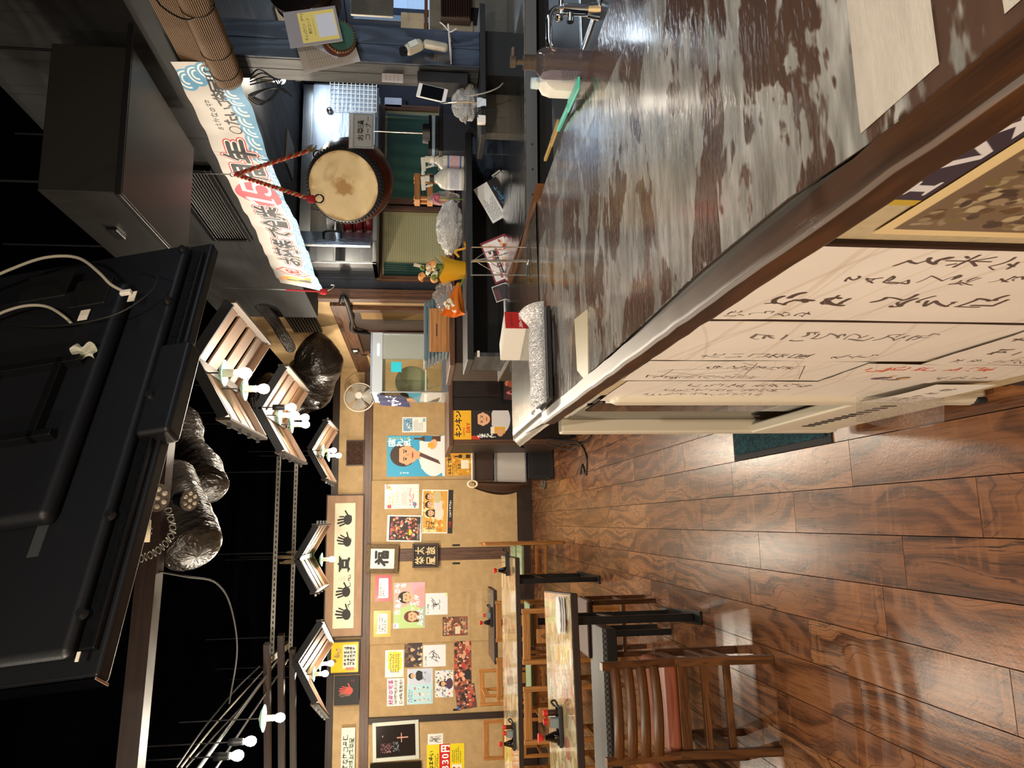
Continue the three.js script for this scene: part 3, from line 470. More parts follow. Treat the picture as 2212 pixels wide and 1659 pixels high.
// ================================================================ LAMPS
M.fleck = mat('#6e665e', { map: scaled(fleckTex, 3, 3), roughness: 0.7 }); M.ridge = mat('#4e4842', { roughness: 0.7, map: plainTex }); M.shade = mat('#b8d0c8', { transmission: 0.85, roughness: 0.08 });
function bulbParts(parent, x, y, z, { disc = 0.07, cord = 0.12, sock = true, cd = BULB_CD } = {}) {
  // one pendant: cord, thin glass disc, socket, bulb with its light
  obj('cord', rod([x, y + 0.13, z], [x, y + 0.13 + cord, z], 0.004, 6), M.cord, parent);
  if (disc) obj('glass_shade', lathe([[0.022, 0.012], [disc * 0.6, 0.006], [disc, -0.012], [disc - 0.002, -0.015], [disc * 0.6, 0.003], [0.022, 0.009]].map(([r, h]) => [r, h + 0.118]), 28).translate(x, y, z), M.shade, parent);
  obj('socket', lathe([[0.0, 0.135], [0.02, 0.132], [0.022, 0.1], [0.019, 0.06], [0.02, 0.045], [0, 0.045]], 16).translate(x, y, z), sock ? M.porcelain : M.plastic, parent);
  const b = obj('bulb', lathe([[0.0, -0.03], [0.012, -0.028], [0.024, -0.018], [0.03, 0], [0.027, 0.018], [0.017, 0.036], [0.013, 0.046], [0, 0.047]], 18).translate(x, y, z), M.bulb, parent);
  const l = new THREE.PointLight(WARM, cd); l.position.set(x, y, z); l.castShadow = true; l.shadow.radius = 1.4; l.name = 'bulb_light'; parent.add(l);
}
function slatLamp(label, ridgePx, zNear, len, bulbs, { half = 0.3, drop = 0.17, turn = 0 } = {}) {
  const p = onZ(ridgePx[0], ridgePx[1], zNear), t = thing('slatted_lamp', label, 'lamp', [p.x, p.y, p.z - len / 2], turn, 'slatted wooden lamps under the black ceiling');
  const n = 4, w = len / n;
  for (const s of [-1, 1]) {
    for (let i = 0; i < n; i++) obj('slat', beam([s * 0.015, -0.005, len / 2 - w * (i + 0.5)], [s * half, -drop, len / 2 - w * (i + 0.5)], w - 0.06, 0.012), M.slat, t);
    obj('eave_board', box(0.018, 0.075, len, s * (half + 0.008), -drop - 0.045, 0, { grain: 2 }), M.fleck, t);
    for (const e of [-1, 1]) obj('gable_rail', beam([0, -0.012, e * len / 2], [s * half, -drop - 0.012, e * len / 2], 0.02, 0.055), e > 0 ? M.black : M.slat, t);
    for (let i = 0; i < 4; i++) obj('clip', box(0.03, 0.02, 0.012, s * (half + 0.03), -drop - 0.02, len / 2 - w * (i + 0.5), { r: 0.002 }), M.steeldull, t);
  }
  obj('ridge_board', box(0.045, 0.03, len, 0, -0.03, 0, { grain: 2 }), M.ridge, t);
  for (const z of [-len * 0.3, len * 0.3]) obj('hanger', rod([0, 0, z], [0, CEIL - p.y, z], 0.004, 6), M.blackmetal, t);
  for (const [bx, by, o] of bulbs) { const q = onY(bx, by, 2.4).sub(t.position).applyAxisAngle(V(0, 1, 0), -turn); bulbParts(t, q.x, q.y, q.z, { cord: Math.max(0.03, -q.y - 0.16), ...o }); }
  return t;
}
slatLamp('nearest slatted wooden lamp, two bulbs, beside the hanging screen', [410, 775], -3.95, 0.95, [[531, 806, { cd: 2 }], [571, 840, { cd: 2 }]]);
slatLamp('slatted wooden lamp with four bulbs, second from the hanging screen', [552, 882], -5.4, 1.05, [[631, 880, { sock: false, disc: 0, cd: 1.5 }], [638, 897, { cd: 1.5 }], [660, 902, { cd: 1.5 }], [661, 917, { cd: 1.5 }]]);
slatLamp('small far slatted lamp with twin bulbs above the beer poster', [665, 971], -8.0, 0.9, [[721, 973], [732, 984]], { half: 0.3 });
slatLamp('slatted lamp lashed with rope before the hand print scroll', [637, 1208], -7.3, 0.9, [[718, 1208]], { half: 0.3 });
slatLamp('slatted lamp with twin bulbs before the yellow and black pictures', [631, 1472], -7.1, 0.9, [[715, 1433], [703, 1455]], { half: 0.34, drop: 0.2, turn: 0.35 });
for (const [x, y, lb, Y] of [[606, 1550, 'bare bulb under a clear glass disc near the wooden battens', 2.4], [543, 1601, 'small bare bulb on a black holder, right of two', 2.5], [515, 1632, 'small bare bulb on a black holder, leftmost in the photo', 2.5]]) {
  const p = onY(x, y, Y), t = thing('pendant_bulb', lb, 'lamp', p.toArray()); bulbParts(t, 0, 0, 0, { disc: x > 600 ? 0.085 : 0, sock: x > 600, cord: 0.5, cd: x > 600 ? 2.5 : 0.8 });
}
// lamps of the same room outside the frame
for (const [x, y, z, k] of [[-2.9, 2.4, -3.2, 0], [-2.9, 2.4, -6.2, 1], [-1.7, 2.4, -1.4, 2], [-3.0, 2.4, -8.6, 3], [0.1, 2.45, 0.9, 4], [-1.9, 2.45, 0.6, 5]]) { const t = thing('pendant_bulb', ['bulb over the hidden left tables', 'bulb over the hidden middle tables', 'bulb over the hidden near floor', 'bulb near the hidden far corner', 'bulb behind the viewer beside the counter', 'bulb behind the viewer on the left'][k], 'lamp', [x, y, z]); bulbParts(t, 0, 0, 0, { cord: 0.7, cd: [6, 6, 9, 5, 12, 12][k] }); }
// fluorescent fittings on the kitchen ceiling
RectLight: {
  for (const [x, z, L, lb] of [[2.9, -1.2, 1.2, 'near kitchen fluorescent tube fitting'], [3.95, -5.75, 0.9, 'fluorescent tube fitting before the steel cupboard'], [3.3, 1.0, 1.2, 'kitchen fluorescent tube fitting behind the viewer']]) {
    const t = thing('fluorescent_light', lb, 'lamp', [x, KC, z]);
    obj('housing', box(0.26, 0.05, L + 0.06, 0, -0.05, 0), M.white, t);
    for (const s of [-1, 1]) obj('tube', rod([s * 0.07, -0.075, -L / 2], [s * 0.07, -0.075, L / 2], 0.014, 12), M.tube, t);
    const l = new THREE.RectAreaLight(COOL, z < -3 ? TUBE_NIT * 0.8 : TUBE_NIT * 1.25, 0.24, L); l.position.set(0, -0.1, 0); l.rotation.x = -Math.PI / 2; l.name = 'tube_light'; t.add(l);
  }
}
// ================================================================ HANGING SCREEN, SEEN FROM BEHIND
{
  const P0 = onY(460, 520, 2.1), P1 = onY(208, 1460, 2.1), e = P0.clone().sub(P1), W = e.length(); e.normalize();
  const hz = V(-0.486, 0, -0.874).normalize(), t = rad(14), up = V(0, Math.cos(t), 0).addScaledVector(hz, Math.sin(t)), nb_ = e.clone().cross(up).normalize();
  const tv = thing('television', 'large flat television hung from the ceiling, seen from behind', 'television', P0.clone().add(P1).multiplyScalar(0.5).toArray());
  tv.quaternion.setFromRotationMatrix(new THREE.Matrix4().makeBasis(e, up, nb_));
  const inv = tv.quaternion.clone().invert();
  const L = (x, y, d = 0) => { const r = ray(x, y), o = V(0, EYE, 0), c = tv.position.clone().addScaledVector(nb_, d); return r.multiplyScalar(c.sub(o).dot(nb_) / r.dot(nb_)).add(o).sub(tv.position).applyQuaternion(inv); };
  const H = 0.74;
  obj('bezel', span(-W / 2, W / 2, 0, H, -0.045, -0.005, { r: 0.008 }), M.plastic, tv);
  obj('rear_shell', span(-W / 2 + 0.035, W / 2 - 0.03, 0.05, H - 0.03, -0.006, 0.03, { r: 0.02 }), M.tv, tv);
  obj('electronics_cover', span(-0.3, 0.42, 0.16, H - 0.06, 0.028, 0.075, { r: 0.03 }), M.tv, tv);
  obj('bottom_vent', [span(-W / 2 + 0.05, W / 2 - 0.05, 0.012, 0.045, -0.006, 0.012), ...[...Array(30)].map((_, i) => span(-0.5 + i * 0.035, -0.48 + i * 0.035, 0.02, 0.036, 0.01, 0.0145, { r: 0 }))], M.blackmetal, tv);
  obj('speaker_box', span(-0.08, 0.2, -0.035, 0.05, -0.03, 0.03, { r: 0.012 }), M.plastic, tv);
  obj('side_trim', span(-W / 2 - 0.006, -W / 2, 0, H, -0.045, 0.0, { r: 0.002 }), M.chrome, tv);
  for (const [x, y] of [[398, 545], [366, 655], [330, 860], [245, 1118], [185, 1330]]) { const q = L(x, y, 0.02); obj('screw_boss', cyl(0.012, 0.009, 0.012, 0, 0, 0, 12).rotateX(Math.PI / 2).translate(q.x, q.y, 0.028), M.plastic, tv); }
  for (const [a, b] of [[[60, 620], [150, 625]], [[165, 630], [235, 640]]]) { const q = L(...a, 0.07), s = L(...b, 0.07); obj('port_panel', span(Math.min(q.x, s.x) - 0.03, Math.max(q.x, s.x) + 0.03, Math.min(q.y, s.y), Math.max(q.y, s.y), 0.07, 0.079), M.grille, tv); }
  const st = (x0, y0, x1, y1, m, d) => { const a = L(x0, y0, d), b = L(x1, y1, d); return obj('label_plate', span(a.x, b.x, a.y, b.y, d, d + 0.002, { r: 0 }), m, tv); };
  st(58, 1205, 112, 1120, mat('#343c40', { map: plainTex }), 0.03); st(162, 1430, 176, 1408, M.paper, 0.03); st(188, 690, 176, 672, M.white, 0.08); st(290, 650, 282, 632, M.paper, 0.08);
  // wall bracket and its drop tube
  obj('bracket', [span(-0.1, 0.14, 0.24, 0.26, 0.07, 0.1), span(-0.1, 0.14, 0.52, 0.54, 0.07, 0.1), span(-0.1, -0.08, 0.2, 0.66, 0.07, 0.1), span(0.12, 0.14, 0.2, 0.66, 0.07, 0.1)], M.blackmetal, tv);
  const up2 = up.clone(); obj('drop_tube', rod([0.02, 0.4, 0.11], V(0.02, 0.4, 0.11).add(V(0, 1, 0).applyQuaternion(inv).multiplyScalar(0.78)), 0.02), M.blackmetal, tv);
  const cord = (name, label, pts, r, m) => tag(obj(name, tube(pts.map(([x, y, d]) => L(x, y, d).applyQuaternion(tv.quaternion).add(tv.position)), r, { seg: 40 }), m), label, 'cable');
  cord('cable', 'pale cable looping into the top socket of the television', [[-60, 620, 0.12], [20, 583, 0.14], [100, 556, 0.15], [165, 556, 0.14], [215, 590, 0.13], [240, 615, 0.11], [268, 630, 0.09]], 0.0042, M.whitecord);
  cord('cable', 'short pale cable running across the lower television back', [[-40, 700, 0.1], [10, 673, 0.12], [60, 660, 0.12], [100, 662, 0.11], [140, 685, 0.1], [156, 700, 0.08]], 0.004, M.whitecord);
  cord('cable', 'thin black cable sagging across the television back', [[300, 590, 0.085], [340, 600, 0.1], [330, 625, 0.1], [270, 670, 0.1], [190, 695, 0.1], [90, 705, 0.1], [10, 698, 0.09]], 0.003, M.cord);
  const pl = L(272, 632, 0.09).applyQuaternion(tv.quaternion).add(tv.position), pg = thing('plug', 'pale cable plug at the television socket', 'plug', pl.toArray()); pg.quaternion.copy(tv.quaternion); obj('body', box(0.014, 0.03, 0.012, 0, 0, 0, { mid: true }), M.white, pg);
  const kn = L(180, 760, 0.09).applyQuaternion(tv.quaternion).add(tv.position);
  tag(obj('cloth_scrap', sheet((u, v) => [kn.x + (u - 0.5) * 0.035 + 0.006 * Math.sin(v * 9), kn.y + (v - 0.5) * 0.055, kn.z + 0.012 * Math.sin(u * 7 + v * 4)], 8, 10), mat('#b8bcae', { side: THREE.DoubleSide, roughness: 0.9 })), 'scrap of pale cloth knotted on the television back', 'cloth');
}
// ================================================================ UNDER THE CEILING
{ const a = onY(322, 1250, 2.9), b = onY(282, 1659, 2.9), d = b.clone().sub(a).normalize(); struct('trim_7', beam(a.clone().addScaledVector(d, -1.6), b.clone().addScaledVector(d, 1.6), 0.12, 0.1), M.deepwood, 'brown beam slung under the black ceiling'); }
{ // exhaust box over the counter
  const yb = 2.55, a = onY(263, 417, yb), r = onY(285, 98, yb), f = onY(408, 520, yb);
  const t = thing('exhaust_box', 'matt black exhaust box hanging over the counter', 'hood', [0, 0, 0]);
  obj('casing', span(a.x, Math.min(r.x, HD - 0.06), yb, 2.83, a.z, f.z, { r: 0.004 }), mat('#1d1c1b', { roughness: 0.4, metalness: 0.2 }), t);
  obj('rim', [span(a.x - 0.012, a.x, yb, yb + 0.02, a.z, f.z), span(a.x - 0.012, HD - 0.06, yb, yb + 0.02, a.z + 0.012, a.z)], M.blackmetal, t);
  obj('hinge', span(a.x - 0.012, a.x, 2.69, 2.73, a.z - 0.33, a.z - 0.43), M.blackmetal, t);
  for (const [x, z] of [[a.x + 0.06, a.z - 0.06], [HD - 0.14, a.z - 0.06], [a.x + 0.06, f.z + 0.06], [HD - 0.14, f.z + 0.06]]) obj('hanger_rod', rod([x, 2.83, z], [x, CEIL, z], 0.005, 6), M.blackmetal, t);
}
{ // louvred air grille on the header
  const t = thing('air_grille', 'black louvred air grille on the dark header above the banner', 'vent', [HD, 2.74, -4.42]);
  for (const s of [-1, 1]) { obj('frame_rail', box(0.03, 0.03, 1.04, -0.015, s * 0.115, 0, { mid: true, grain: 2 }), M.blackmetal, t); obj('frame_rail', box(0.03, 0.2, 0.03, -0.015, 0, s * 0.505, { mid: true }), M.blackmetal, t); }
  obj('backing', box(0.006, 0.22, 1.0, -0.003, 0, 0, { mid: true }), M.grille, t);
  for (let i = 0; i < 12; i++) obj('louvre', box(0.022, 0.004, 0.98, -0.016, -0.09 + i * 0.0165, 0, { mid: true, r: 0, rot: [0, 0, 0.6] }), M.plastic, t);
}
function sausage(pts, radius, seg = 90, ring = 26, wr = 0.09, s = 1) {
  const c = new THREE.CatmullRomCurve3(pts, false, 'centripetal'), fr = c.computeFrenetFrames(seg, false);
  return mergeVertices(sheet((u, v) => {
    const k = Math.min(seg, Math.round(v * seg)), p = c.getPointAt(k / seg), cap = Math.sqrt(Math.max(0, 1 - Math.max(0, (v - 0.9) / 0.1) ** 2)) * Math.sqrt(Math.max(0, 1 - Math.max(0, (0.06 - v) / 0.06) ** 2));
    const a = u * Math.PI * 2, w = 1 + wr * (noise(v * 22 + 0.7 * Math.sin(a * 2 + s), u * 4, s, 0, 4) - 0.5) * 1.1 + wr * 0.35 * (noise(v * 60, u * 8, s + 5, 0, 8) - 0.5);
    const r = radius(v) * w * cap;
    return [p.x + r * (Math.cos(a) * fr.normals[k].x + Math.sin(a) * fr.binormals[k].x), p.y + r * (Math.cos(a) * fr.normals[k].y + Math.sin(a) * fr.binormals[k].y), p.z + r * (Math.cos(a) * fr.normals[k].z + Math.sin(a) * fr.binormals[k].z)];
  }, ring, seg));
}
const duct = (label, px, m, r, wr, s) => tag(obj('flexible_duct', sausage(px.map(([x, y, z]) => onZ(x, y, z)), r, 110, 28, wr, s), m), label, 'duct');
duct('crinkled grey flexible duct bulging beside the television', [[368, 900, -5.2], [390, 960, -5.1], [425, 1015, -5.0], [432, 1075, -4.9]], M.ductgrey, (v) => 0.15 + 0.02 * Math.sin(v * 9), 0.1, 3);
duct('crinkled grey flexible duct with a rounded blunt end', [[360, 1020, -4.7], [372, 1080, -4.6], [398, 1145, -4.5], [425, 1205, -4.4]], M.ductgrey, (v) => 0.15 + 0.03 * Math.sin(v * 3), 0.06, 8);
duct('glossy black flexible duct bending down over the alcove', [[560, 858, -8.3], [610, 862, -8.2], [662, 838, -8.1], [684, 800, -8.0], [678, 765, -7.9], [655, 745, -7.9]], M.duct, (v) => 0.25 + 0.025 * Math.sin(v * 26), 0.1, 12);
{ const t = obj('pipe', tube([onZ(560, 655, -6.6), onZ(590, 690, -6.7), onZ(612, 725, -6.9), onZ(628, 752, -7.2)], 0.05, { seg: 30 }), M.duct); tag(t, 'black corrugated pipe above the glossy black duct', 'pipe'); }
// slotted steel rails and their rods
for (const [x0, y0, x1, y1, lb] of [[600, 985, 590, 1410, 'nearer slotted steel rail under the black ceiling'], [641, 985, 627, 1410, 'farther slotted steel rail under the black ceiling']]) {
  const a = onY(x0, y0, 2.75), b = onY(x1, y1, 2.75), z = (a.z + b.z) / 2, L = a.x - b.x, t = thing('slotted_rail', lb, 'rail', [(a.x + b.x) / 2, 2.75, z]);
  obj('web', box(L, 0.036, 0.004, 0, 0, 0, { mid: true, r: 0.001 }), M.galv, t); obj('flange', box(L, 0.003, 0.036, 0, 0.018, -0.018, { mid: true, r: 0 }), M.galv, t);
  const n = Math.floor(L / 0.045), sl = [];
  for (let i = 0; i < n; i++) sl.push(box(0.024, 0.011, 0.002, -L / 2 + 0.03 + i * 0.045, 0, 0.0025, { mid: true, r: 0 }));
  obj('slots', sl, M.black, t).userData.kind = 'stuff';
  for (const x of [-L * 0.42, 0, L * 0.42]) obj('hanger_rod', rod([x, 0.018, -0.01], [x, CEIL - 2.75, -0.01], 0.005, 6), M.blackmetal, t);
}
{ const p = onY(612, 1209, 2.75), g = []; for (let i = 0; i < 5; i++) g.push(clean(new THREE.TorusGeometry(0.07, 0.007, 6, 20)).scale(0.5, 1.1, 1).rotateY(Math.PI / 2 + rnd(-0.3, 0.3)).translate(p.x + rnd(-0.05, 0.05), 2.735, p.z - 0.35 + rnd(-0.3, 0.3))); tag(obj('rope_lashing', g, M.straw), 'straw rope lashing a slatted lamp to the steel rails', 'rope'); }
// battens, pipes and cables in the left corner
[[577, 1390, 1800, 2.72, 'upper'], [607, 1370, 1800, 2.66, 'middle'], [632, 1400, 1800, 2.62, 'lower']].forEach(([x, y0, y1, Y, w]) => { const a = onY(x, y0, Y), b = onY(x + 2, y1, Y); tag(obj('ceiling_batten', beam(a, b, 0.07, 0.05), M.deepwood), `${w} of three dark wooden battens beside the bare bulbs`, 'batten'); });
tag(obj('cross_batten', beam(onY(575, 1430, 2.85), onY(625, 1390, 2.85), 0.06, 0.05), M.deepwood), 'short wooden cross batten behind the bare bulbs', 'batten');
[[600, 1425, 372, 1659, 0.012, 'thicker'], [622, 1425, 420, 1659, 0.008, 'thinner']].forEach(([x0, y0, x1, y1, r, w]) => tag(obj('conduit_pipe', rod(onY(x0, y0, 2.72), onY(x1, y1, 2.72).add(V(-0.2, 0, 0.25)), r), M.steeldull), `${w} bright steel conduit running to the left corner`, 'pipe'));
for (let i = 0; i < 3; i++) tag(obj('ceiling_cable', tube([onY(560 + i * 8, 1440 + i * 10, 2.8), onY(500 + i * 10, 1500 + i * 14, 2.75 + 0.04 * (i % 3)), onY(450 + i * 9, 1560 + i * 12, 2.82), onY(380 + i * 10, 1659, 2.75)], 0.006, { seg: 30 }), i % 2 ? M.whitecord : M.cord), ['black cable nearest the television along the steel conduits', 'pale cable between two black ones along the steel conduits', 'black cable farthest from the television along the steel conduits'][i], 'cable');
tag(obj('black_cable', tube([onY(345, 1235, 2.85), onY(400, 1245, 2.78), onY(470, 1262, 2.75), onY(495, 1300, 2.72), onY(512, 1400, 2.7), onY(495, 1520, 2.75)], 0.006, { seg: 40 }), mat('#2c2a28')), 'long dark cable drooping from the beam across the black ceiling', 'cable');
{ // two spotlights, a ceiling rose and a chain hung from the beam
  const spot = (x, y, z, r, label, ax) => {
    const p = onZ(x, y, z), t = thing('spotlight', label, 'spotlight', p.toArray()); t.quaternion.setFromUnitVectors(V(0, 0, 1), ax.clone().normalize());
    obj('housing', cyl(r * 0.7, r, 0.07, 0, 0, 0, 20).rotateX(Math.PI / 2).translate(0, 0, -0.07), M.plastic, t);
    obj('front_plate', cyl(r, r, 0.008, 0, 0, 0, 20).rotateX(Math.PI / 2), mat('#8c8c88', { roughness: 0.3, metalness: 0.6 }), t);
    for (let i = 0; i < 7; i++) { const a = i * Math.PI / 3, k = i === 6 ? 0 : r * 0.6; obj('lens', ball(r * 0.2, Math.cos(a) * k, Math.sin(a) * k, 0.008, 10), mat('#d0c8b8', { roughness: 0.1 }), t); }
    obj('bracket', rod(V(0, 0, -0.04), V(0, 0, -0.04).add(V(0, CEIL - p.y + 0.02, 0).applyQuaternion(t.quaternion.clone().invert())), 0.006), M.blackmetal, t);
  };
  spot(338, 1075, -3.5, 0.062, 'round multi-lens spotlight facing down, nearer the television', V(-0.15, -0.75, 0.6));
  spot(408, 1080, -3.7, 0.05, 'round multi-lens spotlight under the grey duct', V(-0.1, -0.8, 0.55));
  const p = onZ(325, 1147, -3.4), t = thing('ceiling_rose', 'round cream electrical fitting under the brown beam', 'fitting', p.toArray(), 0); obj('body', cyl(0.046, 0.046, 0.04, 0, 0, 0, 24), M.cream, t); for (const s of [-1, 1]) obj('terminal', box(0.008, 0.006, 0.02, s * 0.01, -0.006, 0), M.steeldull, t); t.rotation.x = 0.3;
  const a = onZ(362, 1098, -3.5), b = onZ(372, 1150, -3.5), c = onZ(340, 1190, -3.5), d = onZ(290, 1212, -3.5), cv = new THREE.CatmullRomCurve3([a, b, c, d]), ch = thing('chain', 'thin steel chain looping between spotlight and beam', 'chain', [0, 0, 0]);
  for (let i = 0; i < 16; i++) { const q = cv.getPointAt((i + 0.5) / 16); obj('link', clean(new THREE.TorusGeometry(0.01, 0.0022, 5, 10)).scale(1, 1.5, 1).rotateY(i % 2 ? 1.5 : 0).rotateZ(-i * 0.1).translate(q.x, q.y, q.z), M.galv, ch); }
}
// wall fan above the showcase
{ const p = onZ(776, 858, -10.0), t = thing('wall_fan', 'round white wall fan above the glass showcase', 'fan', p.toArray(), 0.15), r = 0.195, g = [];
  for (let i = 0; i < 36; i++) { const a = i / 36 * Math.PI * 2; g.push(tube([[0.03 * Math.cos(a), 0.03 * Math.sin(a), 0.075], [r * 0.6 * Math.cos(a + 0.15), r * 0.6 * Math.sin(a + 0.15), 0.068], [r * Math.cos(a + 0.25), r * Math.sin(a + 0.25), 0]], 0.0016, { seg: 6, rs: 4 })); }
  obj('cage', g, M.white, t); obj('rim', clean(new THREE.TorusGeometry(r, 0.008, 8, 40)), M.white, t); obj('badge', cyl(0.045, 0.045, 0.012, 0, 0, 0).rotateX(Math.PI / 2).translate(0, 0, 0.072), M.white, t);
  for (let i = 0; i < 4; i++) obj('blade', sheet((u, v) => { const a = u * 1.25 - 0.6, k = 0.04 + v * (r - 0.06); return [Math.cos(a) * k, Math.sin(a) * k, 0.02 + a * 0.03]; }, 8, 4).rotateZ(i * Math.PI / 2), mat('#c8c8c0', { side: THREE.DoubleSide, roughness: 0.3, transmission: 0.4 }), t);
  obj('motor', lathe([[0, -0.1], [0.05, -0.1], [0.06, -0.03], [0.05, 0], [0, 0]]).rotateX(Math.PI / 2), M.plastic, t); obj('arm', beam([0, 0, -0.08], [0.05, 0.02, -0.34], 0.03, 0.03), M.plastic, t); }

// ================================================================ KITCHEN SIDE
function crumple(x, y, z, w, h, d, s, n = 26, k = 0.35) {
  return mergeVertices(sheet((u, v) => {
    const a = u * Math.PI * 2, b = (v - 0.5) * Math.PI, cx = Math.cos(a) * Math.cos(b), cy = Math.sin(b), cz = Math.sin(a) * Math.cos(b);
    const q = Math.abs(noise(u * 9, v * 7, s, 9) - 0.5) * 2, q2 = Math.abs(noise(u * 18, v * 13, s + 3, 18) - 0.5) * 2, r = (v < 0.001 || v > 0.999) ? 0.9 : 1 - k * (0.7 * q + 0.5 * q2);
    return [x + cx * r * w / 2, y + h / 2 + Math.max(-1, cy * 1.25 * r) * h / 2 * (cy < 0 ? 0.8 : 1), z + cz * r * d / 2];
  }, n * 2, n));
}
// a box whose front face fills a photo box at depth z
function kbox([x0, x1, y0, y1], z, d, o) { const a = onZ(x0, (y0 + y1) / 2, z), b = onZ(x1, (y0 + y1) / 2, z), l = onZ((x0 + x1) / 2, y1, z), r = onZ((x0 + x1) / 2, y0, z); return span(l.x, r.x, b.y, a.y, z, z - d, o); }
const at = (x, y, z) => onZ(x, y, z).toArray();
{ // pillar of dark boards
  const l = onZ(750, 131, -3).x, r = onZ(750, 52, -3).x, p = thing('pillar', 'dark blue-black timber pillar hung with notices beside the counter', 'pillar', [(l + r) / 2, 1.25, -3.0]), w = r - l, h = 1.2;
  obj('core', box(w - 0.02, h, 0.15, 0, 0, -0.09), M.black, p);
  for (const s of [-1, 1]) obj('board', box(w / 2 - 0.002, h, 0.012, s * w / 4, 0, -0.006, { r: 0.002 }), M.navywood, p);
  for (const [z0, z1] of [[-0.014, -0.085], [-0.088, -0.17]]) obj('board', box(0.012, h, z0 - z1, -w / 2 + 0.006, 0, (z0 + z1) / 2, { r: 0.002 }), M.blackwood, p);
  struct('trim_8', span(l - 0.02, r + 0.02, 0, 1.25, -3.02, -3.17, { r: 0 }), mat('#4a4038', { map: scaled(blackTex, 2, 2), roughness: 0.7 }));
  tag(obj('sill_board', span(onZ(1033, 292, -2.98).x, r + 0.12, 1.226, 1.25, -2.97, -3.2), mat('#6a625a', { map: scaled(blackTex, 2, 8), roughness: 0.6 })), 'grey weathered sill board at the foot of the timber pillar', 'board');
  tag(obj('stone_panel', span(onZ(1060, 292, -3.2).x, 3.3, 1.1, 1.226, -3.18, -3.24, { r: 0 }), mat('#5a564e', { map: plainTex, roughness: 0.9 })), 'grey stone panel under the weathered sill board', 'panel');
}
// steel worktop that turns the counter's corner, and the unit under it
{ const y = 1.1, P = [[1131, -60], [1132, 200], [1134, 398]].map(([x, yy]) => onY(x, yy, y)), t = thing('steel_worktop', 'mirror-bright steel worktop behind the counter end', 'worktop');
  const near = (x) => P[2].z + (x - P[2].x) * (P[0].z - P[2].z) / (P[0].x - P[2].x);
  const pts = [[1.09, near(1.09)], [3.6, near(3.6)], [3.6, -3.17], [1.9, -3.17], [1.9, -3.9], [0.72, -3.9], [0.72, -3.262], [1.09, -3.262]];
  obj('top', prism(pts, 0.004).translate(0, y - 0.004, 0), M.steelshine, t);
  obj('front_rail', prism([[1.09, near(1.09)], [3.6, near(3.6)], [3.6, near(3.6) - 0.02], [1.09, near(1.09) - 0.02]], 0.045).translate(0, y - 0.05, 0), M.steeldull, t);
  for (let i = 0; i < 3; i++) { const q = onX(1147, 330 + i * 30, 1.3 + i * 0.05); const X = 1.25 + i * 0.1; obj('rivet', ball(0.004, X, y - 0.03, near(X) + 0.001, 8), M.black, t); }
  obj('under_frame', prism([[1.12, near(1.12) - 0.05], [3.55, near(3.55) - 0.05], [3.55, -3.12], [1.85, -3.12], [1.85, -3.85], [0.76, -3.85], [0.76, -3.3], [1.12, -3.3]], 1.04).translate(0, 0.0, 0), M.black, t);
}
{ const t = thing('sink_unit', 'dark steel sink unit along the back of the counter', 'sink'); 
  obj('top', span(1.12, 1.9, 1.02, 1.045, 0.6, -2.42), mat('#2c3036', { metalness: 0.6, roughness: 0.4 }), t); obj('cabinet', span(1.12, 1.88, 0, 1.02, 0.6, -2.4), M.black, t); obj('basin_rim', [span(1.3, 1.8, 1.045, 1.052, -1.2, -1.22), span(1.3, 1.8, 1.045, 1.052, -1.9, -1.92), span(1.3, 1.32, 1.045, 1.052, -1.2, -1.92), span(1.78, 1.8, 1.045, 1.052, -1.2, -1.92)], M.steel, t); obj('basin', span(1.32, 1.78, 1.0455, 1.0465, -1.22, -1.9, { r: 0 }), M.black, t); }
{ // faucet
  const z = -1.72, t = thing('faucet', 'chrome faucet with a long bent spout above the sink', 'faucet'), P = (x, y, d = 0) => onZ(x, y, z + d);
  const b = P(1262, 22); obj('base', cyl(0.024, 0.018, 0.03, b.x, 1.045, b.z), M.chrome, t);
  obj('body', [rod([b.x, 1.07, b.z], P(1215, 20), 0.016), rod(P(1232, 20), P(1232, 48), 0.009)], M.chrome, t);
  obj('spout', tube([P(1222, 22), P(1200, 20), P(1188, 35), P(1186, 60), P(1190, 105), P(1200, 112)], 0.0085, { seg: 40, rs: 12 }), M.chrome, t);
  obj('lever', [rod(P(1212, 0), P(1212, 40), 0.006), ball(0.012, ...P(1208, 38).toArray())], M.chrome, t);
}
// menu shelf standing on the worktop
const SZ = -3.43, sl = onZ(1050, 770, SZ).x, sr = onZ(1050, 296, SZ).x, ST = 1.288;
{ const t = thing('menu_shelf', 'low black open shelf holding menus at the counter end', 'shelf', [0, 0, 0]);
  obj('top_board', span(sl - 0.02, sr + 0.01, ST - 0.03, ST, SZ + 0.02, SZ - 0.36, { grain: 0 }), wood(scaled(blackTex, 0.9, 3), '#8a8f98'), t);
  obj('side_panel', span(sl, sl + 0.02, 1.1, ST - 0.03, SZ, SZ - 0.34), M.blackwood, t); obj('side_panel', span(sr - 0.09, sr, 1.1, ST - 0.03, SZ, SZ - 0.34), M.navywood, t);
  obj('back_panel', span(sl, sr, 1.1, ST - 0.03, SZ - 0.33, SZ - 0.35), M.black, t); obj('label', box(0.03, 0.012, 0.001, sl + 0.012, 1.23, SZ + 0.0015, { r: 0 }), M.paper, t);
  obj('screw', ball(0.006, sr - 0.045, 1.2, SZ, 8), M.steel, t); }
function board(name, label, cat, px, z, ang, draw, w = 240, h = 320, o = {}) { // a menu card leaning in the shelf, photo quad centre and size
  const [x, y, hh, ww] = px, c = onZ(x, y, z), g = clean(new THREE.BoxGeometry(ww, hh, 0.004)).rotateX(-0.25).rotateZ(ang);
  const m = obj(name, g, print(w, h, draw, o)); m.position.copy(c); return tag(m, label, cat);
}
